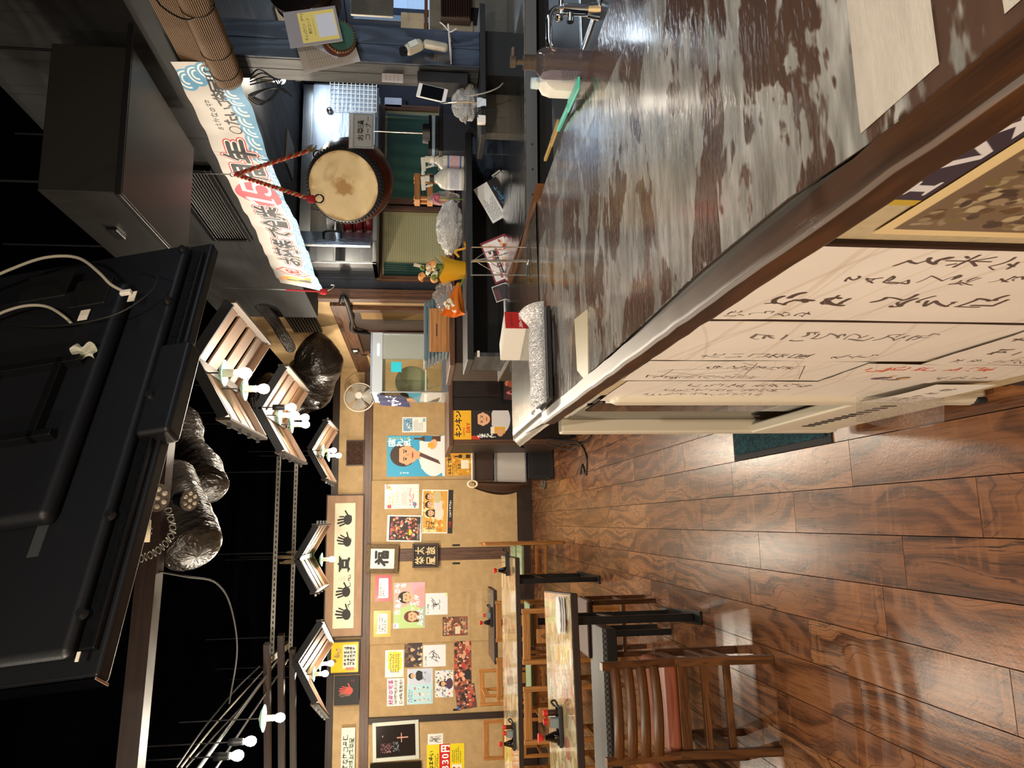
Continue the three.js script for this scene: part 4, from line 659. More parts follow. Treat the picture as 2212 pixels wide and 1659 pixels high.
board('menu_card', 'white menu card with a black footer leaning in the shelf', 'menu', [1068, 432, 0.13, 0.2], SZ - 0.1, 0.5, (g, w, h) => { fill(g, '#e8ecf2', 0, 0, w, h); lines(g, 20, 24, 200, 8, 18, '#334', 0.8); fill(g, '#141a24', 0, 190, w, 130); write(g, '□□□メニ', 30, 220, 48, { color: '#58a8e8' }); }, 320, 320);
board('menu_card', 'colourful food menu card leaning behind the wire stand', 'menu', [1080, 560, 0.13, 0.22], SZ - 0.06, 0.35, (g, w, h) => { fill(g, '#e8e0e0', 0, 0, w, h); g.strokeStyle = '#7a2028'; g.lineWidth = 16; g.strokeRect(8, 8, w - 16, h - 16); blobs(g, 40, w - 60, h - 80, ['#c87858', '#e0b080', '#a04030', '#e8d0c0', '#c04858', '#604030'], 8, 22, 30, 50); fill(g, '#2a2028', 60, 90, 180, 36); lines(g, 70, 96, 160, 1, 24, '#eee', 0.9); }, 320, 260);
board('menu_card', 'small dark framed card lying left of the wire stand', 'menu', [1082, 632, 0.07, 0.08], SZ - 0.05, 0.3, (g, w, h) => { fill(g, '#d8d4d0', 0, 0, w, h); fill(g, '#2c2428', 12, 12, w - 24, h - 24); lines(g, 24, 30, 180, 4, 30, '#c04858'); });
board('menu_card', 'blank white card behind the black footed menu card', 'menu', [1086, 395, 0.05, 0.13], SZ - 0.14, 0.6, (g, w, h) => { fill(g, '#dde4ee', 0, 0, w, h); g.strokeStyle = '#222'; g.lineWidth = 8; g.strokeRect(20, 20, w - 40, h - 40); });
board('menu_card', 'stack of plain white sheets at the shelf\'s left end', 'paper', [1092, 690, 0.012, 0.22], SZ - 0.08, 0.02, (g, w, h) => fill(g, '#dfe2ea', 0, 0, w, h));

// cabinets farther back
{ const t = thing('back_cabinet', 'dark wooden cabinet behind the menu shelf with a wooden top', 'cabinet', [0, 0, 0]), x0 = onZ(975, 792, -4.2).x, x1 = onZ(975, 500, -4.2).x;
  obj('carcass', span(x0 + 0.02, 2.35, 0, 1.31, -4.2, -4.75), M.deepwood, t); obj('top_board', span(x0, 2.4, 1.31, 1.34, -4.16, -4.8, { grain: 0 }), M.darkwood, t); }
const CT = 1.34;
function bottle(name, label, cat, x, y, z, prof, m, cap, capProf, extra) { const t = thing(name, label, cat, [x, y, z]); obj('body', lathe(prof, 24), m, t); obj('cap', lathe(capProf, 20), cap, t); extra?.(t); return t; }
const milk = mat('#e6e8e4', { transmission: 0.35, roughness: 0.3 });
{ // two spray bottles on the menu shelf
  const sp = (px, lab, s, lb) => { const p = onZ(1000, px, SZ - 0.12), t = thing('spray_bottle', lb, 'bottle', [p.x, ST, SZ - 0.12], s);
    obj('body', lathe([[0, 0], [0.036, 0], [0.039, 0.006], [0.039, 0.085], [0.034, 0.105], [0.018, 0.122], [0.013, 0.13], [0.013, 0.14], [0, 0.14]], 24).scale(1, 1, 0.75), milk, t);
    obj('collar', cyl(0.015, 0.015, 0.018, 0, 0.136, 0), lab ? M.white : M.plastic, t);
    obj('trigger_head', [box(0.022, 0.022, 0.026, 0, 0.153, 0), box(0.05, 0.02, 0.02, -0.018, 0.172, 0, { rot: [0, 0, 0.1] }), rod([-0.03, 0.172, 0], [-0.022, 0.14, 0], 0.004)], milk, t);
    obj('nozzle', cyl(0.007, 0.009, 0.014, 0, 0, 0, 12).rotateZ(Math.PI / 2).translate(-0.042, 0.183, 0), lab ? M.white : M.plastic, t);
    const lm = print(300, 220, (g, w, h) => { fill(g, lab ? '#4a74b8' : '#e6e8ea', 0, 0, w, h); fill(g, lab ? '#d8c0d0' : '#d8dcec', 16, 30, w - 32, h - 60); lines(g, 30, 44, 240, 8, 17, lab ? '#8a4068' : '#556', 0.8); });
    obj('label', clean(new THREE.CylinderGeometry(0.0395, 0.0395, 0.062, 24, 1, true, -1.4, 2.8)).scale(1, 1, 0.76).translate(0, 0.045, 0), lm, t);  t.scale.set(1.35, 1.12, 1.35); };
  sp(347, true, -0.4, 'white spray bottle with a blue label on the black shelf'); sp(388, false, -0.5, 'clear spray bottle with a pale label, nearer the plastic bag');
}
tag(obj('plastic_bag', crumple(onZ(1000, 470, SZ).x, ST, SZ - 0.14, 0.3, 0.13, 0.22, 4), M.bag), 'crumpled clear plastic bag on the black shelf beside the flowers', 'bag');
tag(obj('plastic_bag', crumple(onZ(1000, 222, -3.1).x, 1.25, -3.1, 0.22, 0.11, 0.13, 14, 26, 0.5), M.bag), 'crumpled white plastic bag on the sill below the phone', 'bag');
tag(obj('plastic_bag', crumple(onZ(1000, 196, -3.14).x + 0.02, 1.252, -3.15, 0.1, 0.14, 0.08, 21, 20, 0.5), M.bag), 'small upright plastic bag leaning against the pillar foot', 'bag');
function flower(parent, x, y, z, r, m, s) { const g = []; seed_ = s; for (let i = 0; i < 14; i++) { const a = rnd(0, 6.3), b = rnd(-0.2, 1.4), q = V(Math.cos(a) * Math.cos(b), Math.sin(b), Math.sin(a) * Math.cos(b)); const p = clean(new THREE.SphereGeometry(r * 0.42, 7, 5)).scale(1, 0.35, 1); p.applyQuaternion(new THREE.Quaternion().setFromUnitVectors(V(0, 1, 0), q)).translate(x + q.x * r * 0.75, y + q.y * r * 0.75, z + q.z * r * 0.75); g.push(p); } obj('flower', g, m, parent); }
{ // yellow bag vase with flowers
  const p = onZ(985, 568, SZ), t = thing('flower_vase', 'yellow paper vase with white and orange flowers on the shelf', 'vase', [p.x, ST, SZ - 0.1], 0.2);
  obj('vase', mergeVertices(sheet((u, v) => { const a = u * 2 * Math.PI, w = 0.045 + 0.028 * v * v + 0.006 * Math.sin(a * 4) * v, d = 0.028 + 0.02 * v; return [Math.cos(a) * w, v * 0.115 + 0.012 * v * Math.sin(a * 3), Math.sin(a) * d]; }, 40, 10)), mat('#dca30e', { side: THREE.DoubleSide, roughness: 0.55 }), t);
  obj('handle', tube([[0.06, 0.03, 0.02], [0.085, 0.05, 0.03], [0.095, 0.0, 0.05], [0.1, 0.006, 0.09]], 0.006), M.yellow, t);
  const st = []; seed_ = 5; const heads = [];
  for (let i = 0; i < 16; i++) { const a = rnd(0, 6.3), r = rnd(0.01, 0.075), h = rnd(0.135, 0.205); st.push(rod([Math.cos(a) * 0.02, 0.08, Math.sin(a) * 0.015], [Math.cos(a) * r, h, Math.sin(a) * r * 0.7], 0.0014, 5)); heads.push([Math.cos(a) * r, h, Math.sin(a) * r * 0.7, i]); }
  obj('stems', st, M.stem, t);
  heads.forEach(([x, y, z, i]) => flower(t, x, y, z, i % 4 ? 0.017 : 0.027, i % 4 === 0 ? M.petalo : i % 5 === 1 ? M.stem : M.petal, 100 + i));
  const lf = []; for (let i = 0; i < 14; i++) { const a = rnd(0, 6.3); lf.push(sheet((u, v) => [(u - 0.5) * 0.014 * Math.sin(v * 3.1), v * 0.07, 0.02 * v * v], 2, 6).rotateX(rnd(0.1, 0.6)).rotateY(a).translate(Math.cos(a) * 0.02, 0.1, Math.sin(a) * 0.02)); }
  obj('leaves', lf, mat('#7d9a48', { side: THREE.DoubleSide, roughness: 0.7 }), t);
  obj('tag', box(0.018, 0.05, 0.001, 0.03, 0.2, -0.02, { rot: [0, 0, -0.25] }), M.cream, t);
}
{ // orange bouquet
  const p = onZ(985, 640, SZ), t = thing('bouquet', 'orange paper wrapped bouquet lying left of the yellow vase', 'bouquet', [p.x, ST, SZ - 0.08], 0);
  obj('wrap', mergeVertices(sheet((u, v) => { const a = u * 2 * Math.PI, k = 0.012 + 0.055 * v + 0.008 * Math.sin(a * 5 + v * 4) * v; return [0.08 - 0.15 * v, 0.035 + 0.03 * v + Math.sin(a) * k * 0.8, 0.03 + Math.cos(a) * k]; }, 40, 14)), M.orangewrap, t);
  obj('film', crumple(0.03, 0.03, -0.02, 0.16, 0.12, 0.1, 33, 20, 0.4), M.vinyl, t);
  for (let i = 0; i < 9; i++) flower(t, -0.02 - rnd(0, 0.05), 0.045 + rnd(0, 0.05), 0.06 + rnd(0, 0.03), i % 3 ? 0.017 : 0.014, i % 3 ? M.petal : M.petalo, 300 + i);
  obj('stems', [0, 1, 2].map((i) => rod([0.05, 0.03 + i * 0.004, 0.04], [0.1, 0.006 + i * 0.003, 0.05 + i * 0.01], 0.002, 5)), M.stem, t);
}
{ const p = onZ(930, 425, SZ - 0.2), t = thing('wrapped_flower', 'pink flower wrapped in clear film behind the spray bottles', 'flower', [p.x, ST, SZ - 0.22]); flower(t, 0, 0.13, 0, 0.03, mat('#c05878', { roughness: 0.8 }), 77); obj('stem', rod([0, 0, 0], [0, 0.12, 0], 0.003), M.stem, t); obj('film', crumple(0, 0.0, 0, 0.09, 0.17, 0.06, 51, 16, 0.35), M.vinyl, t); }
// stacked trays and wooden tissue box on the back cabinet
for (let i = 0; i < 7; i++) { const a = onZ(940, 648 + i * 3, -4.5), b = onZ(940, 764 + i * 4, -4.5), w = a.x - b.x, t = thing('serving_tray', `blue-grey serving tray, ${['lowest', 'second', 'third', 'fourth', 'fifth', 'sixth', 'topmost'][i]}${i && i < 6 ? ' from the bottom' : ''} of the stack beside the wooden box`, 'tray', [(a.x + b.x) / 2, CT + i * 0.021, -4.5], 0, 'stacked serving trays'); obj('base', box(w, 0.008, 0.26, 0, 0, 0), M.blueplastic, t); obj('lip', [box(w, 0.018, 0.008, 0, 0, 0.128), box(w, 0.018, 0.008, 0, 0, -0.128), box(0.008, 0.018, 0.26, -w / 2, 0, 0), box(0.008, 0.018, 0.26, w / 2, 0, 0)], M.blueplastic, t); }
{ const p = onZ(945, 712, -4.26), t = thing('tissue_box', 'pale wooden tissue box in front of the tray stack', 'box', [p.x, CT, -4.27], -0.25); obj('case', box(0.25, 0.1, 0.13, 0, 0.012, 0, { r: 0.004 }), M.pale, t); obj('base', box(0.24, 0.014, 0.12, 0, 0, 0), M.pale, t); obj('slot', box(0.07, 0.006, 0.002, 0, 0.07, 0.0655, { r: 0 }), M.deepwood, t); }
// trays and card stand right of the bottles
{ const SG = -3.48, p = onZ(930, 288, SG), TY = onZ(948, 288, SG).y; { const b = thing('storage_box', 'dark storage box under the shallow trays', 'box', [p.x + 0.02, 1.1, SG - 0.08]); obj('case', box(0.24, TY - 1.1, 0.2, 0, 0, 0), M.navy, b); obj('lid', box(0.25, 0.02, 0.21, 0, TY - 1.1 - 0.02, 0), M.plastic, b); } [['black', M.plastic, 0], ['pale blue', mat('#8aa0b8', { roughness: 0.4 }), 0.018], ['charcoal', M.blackmetal, 0.036]].forEach(([c, m, dy]) => { const t = thing('shallow_tray', `${c} shallow tray stacked under the tea sign`, 'tray', [p.x, TY + dy, SG - 0.08]); obj('base', box(0.18, 0.006, 0.18, 0, 0, 0), m, t); obj('lip', [box(0.18, 0.016, 0.006, 0, 0, 0.09), box(0.18, 0.016, 0.006, 0, 0, -0.09), box(0.006, 0.016, 0.18, -0.09, 0, 0), box(0.006, 0.016, 0.18, 0.09, 0, 0)], m, t); });
  const b = onZ(916, 288, SG), t = thing('sign_stand', 'clear card stand with a handwritten tea corner sign', 'sign', [b.x, TY + 0.044, SG + 0.0]);
  obj('base', cyl(0.05, 0.047, 0.036, 0, 0, 0, 28), M.plastic, t); const top = onZ(808, 280, SG).y - TY - 0.044, cw = onZ(780, 243, SG).x - onZ(780, 318, SG).x, ch = onZ(752, 280, SG).y - onZ(806, 280, SG).y;
  obj('pole', rod([0, 0.03, 0], [0, top, 0], 0.004), M.steel, t);
  obj('holder', clean(new THREE.BoxGeometry(cw + 0.012, ch + 0.012, 0.008)).translate(0, top + ch / 2, 0), M.acrylic, t);
  obj('card', clean(new THREE.BoxGeometry(cw, ch, 0.002)).translate(0, top + ch / 2, 0), print(320, 240, (g, w, h) => { fill(g, '#aab0b6', 0, 0, w, h); g.strokeStyle = '#7a8c98'; g.lineWidth = 8; g.strokeRect(10, 46, w - 20, h - 60); fill(g, '#c4cace', 10, 6, w - 20, 30); write(g, 'お茶漬', 60, 76, 66, { color: '#1c1c22', lw: 0.1 }); write(g, 'コーナー', 76, 150, 56, { color: '#1c1c22', lw: 0.1 }); }), t);
}
{ const a = onZ(858, 372, -4.45), b = onZ(925, 432, -4.45), t = thing('wooden_rack', 'small pale wooden rack before the curtained window', 'rack', [(a.x + b.x) / 2, CT, -4.5]), w = a.x - b.x; for (const y of [0.09, 0.17]) obj('shelf_board', box(w, 0.035, 0.1, 0, y, 0), M.pale, t); for (const s of [-1, 1]) for (const q of [-1, 1]) obj('post', box(0.02, 0.21, 0.02, s * (w / 2 - 0.02), 0, q * 0.03), M.pale, t); }
// phone on its stand, boxes, basket
{ const p = onZ(934, 187, -2.94), t = thing('phone_stand', 'white phone with a dark screen clamped on a bent chrome stand', 'phone', [p.x, 1.25, -2.99]);
  const c = p.y - 1.25; obj('stand', tube([[-0.05, 0.002, 0.02], [-0.045, 0.06, 0.02], [-0.04, c - 0.03, 0.0], [0, c - 0.01, -0.01]], 0.0035, { seg: 24 }), M.chrome, t);
  obj('clamp', box(0.03, 0.05, 0.012, 0, c, -0.012, { mid: true }), M.plastic, t); obj('case', box(0.066, 0.128, 0.008, 0, c, 0, { mid: true, r: 0.004, rot: [0, 0, -0.2] }), mat('#e8e8ea', { roughness: 0.2 }), t); obj('screen', box(0.058, 0.094, 0.001, 0, c, 0.0045, { mid: true, r: 0, rot: [0, 0, -0.2] }), mat('#0a0c10', { roughness: 0.05 }), t); }
[['dark blue box with pale print behind the phone', 972, 195], ['blue and grey box beside the plastic bag', 974, 232]].forEach(([l, x, y]) => { const p = onZ(x, y, -3.45), t = thing('carton', l, 'box', [p.x, 1.1, -3.5]); obj('case', box(0.1, 0.25, 0.07, 0, 0, 0), mat('#24406a', { roughness: 0.5 }), t); obj('panel', box(0.06, 0.05, 0.001, 0, 0.16, 0.0355, { r: 0 }), print(120, 100, (g, w, h) => { fill(g, '#2a4a80', 0, 0, w, h); lines(g, 10, 12, 100, 3, 28, '#b8c8d8'); }), t); });
{ const p = onZ(970, 268, -3.4), t = thing('wire_basket', 'dark wire basket with a blue folder, right end of the shelf', 'basket', [p.x, ST, -3.55]), w = []; for (let i = 0; i < 7; i++) { w.push(rod([-0.06, 0.01 + i * 0.014, 0.05], [0.06, 0.03 + ((i * 3) % 7) * 0.012, 0.05], 0.0016, 5)); w.push(rod([-0.06 + i * 0.02, 0.0, 0.05], [-0.06 + i * 0.02, 0.1, 0.05], 0.0016, 5)); } obj('mesh', w, M.blackmetal, t); obj('base', box(0.13, 0.004, 0.1, 0, 0, 0), M.blackmetal, t); obj('folder', box(0.11, 0.08, 0.02, 0, 0.004, 0, { rot: [0.2, 0, 0] }), mat('#3a4aa0', { roughness: 0.4 }), t); }
{ const p = onZ(1040, 260, -2.96), t = thing('power_adapter', 'white power adapter hanging from the weathered sill board', 'adapter', p.toArray()); obj('case', box(0.035, 0.035, 0.025, 0, 0, 0.002, { mid: true }), M.white, t); obj('lead', tube([[0, 0.01, 0.012], [0.02, 0.02, 0.015], [0.04, 0.0, 0.01], [0.05, -0.06, 0]], 0.002), M.cord, t); }
tag(obj('charging_cable', tube([onZ(1005, 205, -2.95), onZ(1020, 206, -2.9), onZ(1050, 200, -2.88), onZ(1075, 190, -2.9), onZ(1086, 180, -2.95)], 0.0028, { seg: 24 }), M.whitecord), 'white charging cable hanging over the sill board', 'cable');
tag(obj('paper_scrap', sheet((u, v) => { const p = onZ(1030 + v * 20, 212 + u * 18, -2.955); return [p.x, p.y, p.z + 0.006 * Math.sin(v * 5 + u * 4)]; }, 6, 6), mat('#ccd6e2', { side: THREE.DoubleSide })), 'pale paper scrap hanging off the sill board', 'paper');
// ---- things on the pillar
const PF = -2.985;
function note(name, label, cat, c, w, h, ang, m, z = PF, t = 0.002) { const p = onZ(c[0], c[1], z), o = obj(name, clean(new THREE.BoxGeometry(w, h, t)).rotateZ(ang), m); o.position.copy(p); return tag(o, label, cat); }
note('laminated_notice', 'yellow and grey laminated check-in notice on the pillar', 'notice', [676, 58], 0.165, 0.215, 0.22, print(330, 430, (g, w, h) => { fill(g, '#8c8a92', 0, 0, w, h); fill(g, '#d8c878', 26, 110, w - 52, h - 130); write(g, 'チェックイン アウト', 44, 130, 30, { color: '#4a4630', lw: 0.1, gap: 0.86 }); write(g, '用□コード', 100, 172, 30, { color: '#4a4630', lw: 0.1 }); lines(g, 80, 220, 170, 1, 16, '#77704a'); fill(g, '#c8cede', 60, 250, w - 120, 150); }, { roughness: 0.12 }), PF + 0.095);
note('paper_sheet', 'pale blue sheet tucked behind the laminated notice', 'paper', [700, 72], 0.15, 0.21, -0.5, print(200, 280, (g, w, h) => { fill(g, '#b4c2de', 0, 0, w, h); lines(g, 20, 30, 160, 3, 30, '#445', 0.8); lines(g, 20, 200, 160, 2, 26, '#334', 0.8); }), PF + 0.012);
note('clipboard_sheet', 'grey printed table sheet behind the small drum', 'paper', [706, 105], 0.18, 0.24, 0.3, print(240, 300, (g, w, h) => { fill(g, '#a8a4a4', 0, 0, w, h); g.strokeStyle = '#666'; g.lineWidth = 1.5; for (let i = 0; i < 14; i++) { g.beginPath(); g.moveTo(20, 40 + i * 13); g.lineTo(220, 40 + i * 13); g.stroke(); } for (let i = 0; i < 5; i++) { g.beginPath(); g.moveTo(20 + i * 50, 40); g.lineTo(20 + i * 50, 210); g.stroke(); } }), PF + 0.006);
note('memo_note', 'small white handwritten memo on the pillar\'s dark side', 'note', [848, 164], 0.062, 0.092, 0, print(120, 180, (g, w, h) => { fill(g, '#c8c6cc', 0, 0, w, h); lines(g, 12, 20, 90, 4, 36, '#99a', 0.8); }), -3.08);
{ const p = onZ(732, 84, PF + 0.03), t = thing('small_drum', 'small red-brown studded drum behind the notices on the pillar', 'drum', p.toArray()); t.rotation.set(0.25, -0.25, 0);
  obj('body', lathe([[0.058, -0.045], [0.072, -0.02], [0.074, 0], [0.07, 0.02], [0.06, 0.036]], 36).rotateX(Math.PI / 2), mat('#4a2016', { roughness: 0.25 }), t); obj('skin', cyl(0.058, 0.058, 0.004, 0, 0, 0, 36).rotateX(Math.PI / 2).translate(0, 0, 0.036), M.green, t);
  const st = []; for (let i = 0; i < 36; i++) { const a = i / 36 * 6.283; st.push(ball(0.0038, Math.cos(a) * 0.063, Math.sin(a) * 0.063, 0.032, 6)); } obj('studs', st, M.black, t).userData.kind = 'stuff'; obj('rim', clean(new THREE.TorusGeometry(0.062, 0.006, 6, 36)).translate(0, 0, 0.028), M.rope, t); }
{ const p = onZ(915, 105, PF + 0.03), t = thing('thermometer_gun', 'white infrared thermometer in a clear box on the pillar', 'thermometer', p.toArray()); 
  obj('tray', [box(0.07, 0.11, 0.003, 0, -0.02, -0.025, { mid: true }), box(0.075, 0.05, 0.003, 0.0, -0.055, 0.028, { mid: true }), box(0.075, 0.003, 0.055, 0, -0.08, 0, { mid: true }), box(0.003, 0.05, 0.055, -0.037, -0.055, 0, { mid: true }), box(0.003, 0.05, 0.055, 0.037, -0.055, 0, { mid: true })], M.acrylic, t);
  obj('body', [box(0.034, 0.06, 0.03, 0.0, 0.028, 0.004, { mid: true, r: 0.012, rot: [0, 0, 0.5] }), box(0.026, 0.075, 0.024, 0.01, -0.035, 0.002, { mid: true, r: 0.01, rot: [0, 0, -0.15] })], M.porcelain, t); obj('lens', cyl(0.014, 0.014, 0.01, 0, 0, 0, 18).rotateX(0.4).rotateZ(0.5).translate(-0.016, 0.055, 0.006), M.plastic, t); obj('display', box(0.018, 0.026, 0.002, 0.002, 0.03, 0.02, { mid: true, r: 0, rot: [0, 0, 0.5] }), mat('#c8d0c8', { roughness: 0.2 }), t); t.scale.setScalar(1.45); }
{ const t = thing('plastic_tie', 'white plastic tie knotted round the pillar', 'string', [0, 0, 0]), a = onZ(968, 52, PF + 0.004), b = onZ(974, 131, PF + 0.004); obj('band', [tube([a, a.clone().lerp(b, 0.5), b], 0.0035, { seg: 12 }), tube([b, onZ(978, 178, -3.12)], 0.003)], M.white, t); const k = onZ(968, 66, PF + 0.008); obj('bow', [tube([k, k.clone().add(V(0.01, 0.02, 0.02)), k.clone().add(V(0.03, 0.035, 0.01))], 0.003), tube([k, k.clone().add(V(-0.02, -0.01, 0.02)), k.clone().add(V(0.0, -0.035, 0.015))], 0.003)], M.white, t); }
{ const p = onZ(940, 160, -3.05), t = thing('card_terminal', 'black box device fixed to the pillar\'s dark side', 'device', [p.x - 0.005, 1.3, -3.09]); obj('case', box(0.05, 0.22, 0.12, -0.02, 0, 0), M.black, t); obj('slot', box(0.002, 0.06, 0.05, -0.046, 0.13, 0.0, { r: 0 }), M.black, t); }
// ---- bamboo blind rolled up along the header
{ const a = onX(470, 60, 1.76), r = 0.054, z0 = -1.9, z1 = onX(540, 175, 1.76).z, yb = 2.27, t = thing('bamboo_blind', 'rolled bamboo blind hung along the dark header', 'blind', [1.77, yb, (z0 + z1) / 2]), L = z0 - z1, g = [];
  for (let i = 0; i < 46; i++) { const an = i / 46 * 6.283; g.push(rod([Math.cos(an) * r, Math.sin(an) * r, -L / 2], [Math.cos(an) * r, Math.sin(an) * r, L / 2], 0.0032, 5)); }
  for (let i = 0; i < 20; i++) { const k = i * 0.0075 + 0.01; g.push(rod([0.03 + 0.035 * (i / 20), r * 0.6 + k, -L / 2], [0.03 + 0.035 * (i / 20), r * 0.6 + k, L / 2], 0.003, 5)); }
  obj('slats', g, M.bamboo, t).userData.kind = 'stuff'; obj('core', cyl(r - 0.004, r - 0.004, L - 0.01, 0, 0, 0, 24).translate(0, -L / 2 + 0.005, 0).rotateX(Math.PI / 2), M.deepwood, t);
  for (const z of [-0.42, -0.3, -0.05, 0.12, 0.3]) obj('thread', clean(new THREE.TorusGeometry(r + 0.003, 0.0022, 5, 28)).rotateY(rnd(-0.15, 0.15)).translate(0, 0, z), M.cord, t);
  obj('head_rail', box(0.02, 0.025, L + 0.1, 0.075, 0.175, 0.05, { mid: true, grain: 2 }), M.galv, t); obj('tie_cord', tube([[0.07, 0.17, -0.1], [0.0, 0.12, -0.08], [-0.06, 0.02, -0.05], [-0.02, -0.06, -0.03]], 0.003), M.cord, t); }
tag(obj('cable_coil', [0, 1, 2, 3].map((i) => tube([onZ(540, 165 + i * 6, -3.02), onZ(560 + i * 8, 150 + i * 8, -3.05), onZ(600 + i * 3, 185 - i * 4, -3.05), onZ(580 - i * 6, 218 + i * 3, -3.05), onZ(548 - i * 4, 208, -3.03), onZ(590 + i * 6, 190, -3.0), onZ(600 + i * 10, 190 + i * 6, -3.0)], 0.003, { seg: 50 })), M.cord), 'loose coil of black cable at the blind\'s end', 'cable');
// ---- banner
{ const X = 1.81, c = [onX(606, 612, X), onX(698, 630, X), onX(366, 134, X), onX(500, 134, X)];
  const m = print(2048, 250, (g, w, h) => {
    fill(g, '#c8c4c0', 0, 0, w, h);
    const wave = (x, y, r) => { g.fillStyle = '#5c9cc8'; g.beginPath(); g.arc(x, y, r, 0, 7); g.fill(); g.strokeStyle = '#e8ecee'; g.lineWidth = r * 0.16; for (const k of [0.72, 0.4]) { g.beginPath(); g.arc(x, y, r * k, Math.PI * 0.9, Math.PI * 2.2); g.stroke(); } };
    for (let x = 0; x < w; x += 46) wave(x + rnd(-8, 8), 246 + rnd(-8, 8), rnd(26, 44)); for (let x = 1500; x < w; x += 60) wave(x, 232 - (x - 1500) * 0.06, 56); for (let i = 0; i < 5; i++) wave(1960 + i * 22, 30 + i * 50, 48);
    g.fillStyle = '#f0a040'; g.beginPath(); g.ellipse(120, 110, 60, 94, 0, 0, 7); g.fill(); g.fillStyle = '#f8d070'; g.beginPath(); g.ellipse(130, 130, 40, 66, 0, 0, 7); g.fill();
    fill(g, '#3a4456', 112, 60, 26, 90); g.fillStyle = '#3a4456'; g.beginPath(); g.moveTo(90, 200); g.lineTo(110, 130); g.lineTo(142, 130); g.lineTo(168, 200); g.fill(); g.fillStyle = '#d8b090'; g.beginPath(); g.arc(124, 50, 13, 0, 7); g.fill(); g.fillStyle = '#e89030'; g.beginPath(); g.arc(176, 190, 22, 0, 7); g.fill();
    g.strokeStyle = '#c02838'; g.lineWidth = 8; g.beginPath(); for (let i = 0; i <= 6; i++) { const a = i * Math.PI / 3 + 0.5; g[i ? 'lineTo' : 'moveTo'](262 + Math.cos(a) * 66, 120 + Math.sin(a) * 96); } g.stroke(); write(g, '祝', 216, 72, 94, { color: '#c02838', lw: 0.13 });
    const big = (s, x, y, z, gap) => { write(g, s, x, y, z, { color: '#c02838', lw: 0.27, gap }); write(g, s, x, y, z, { color: '#e8e4e0', lw: 0.2, gap }); write(g, s, x, y, z, { color: '#1e1e24', lw: 0.13, gap }); };
    big('お蔭様で創業', 350, 62, 128, 0.94); g.fillStyle = '#dc5a68'; g.beginPath(); g.ellipse(1180, 120, 92, 112, 0, 0, 7); g.fill(); g.font = 'bold 200px serif'; g.fillStyle = '#ecdcdc'; g.fillText('15', 1072, 190); big('周年', 1290, 40, 160, 1);
    write(g, 'おさかなの□□', 1660, 60, 30, { color: '#222' }); g.strokeStyle = '#222'; g.lineWidth = 5; g.beginPath(); g.arc(1670, 140, 26, 0, 7); g.stroke(); write(g, 'たいこ茶屋', 1704, 108, 60, { color: '#181818', lw: 0.14, gap: 0.86 }); lines(g, 1960, 110, 80, 3, 34, '#222', 0.9);
  }, { side: THREE.DoubleSide, roughness: 0.6 });
  tag(obj('anniversary_banner', sheet((u, v) => { const t = c[0].clone().lerp(c[2], u), b = c[1].clone().lerp(c[3], u), p = b.lerp(t, v); return [p.x + 0.012 * Math.sin(u * 31 + v * 2) * (1 - v * 0.6) + 0.006 * Math.sin(u * 73), p.y + 0.006 * Math.sin(u * 12), p.z]; }, 120, 10), m), 'long white anniversary banner with blue waves over the counter', 'banner'); }
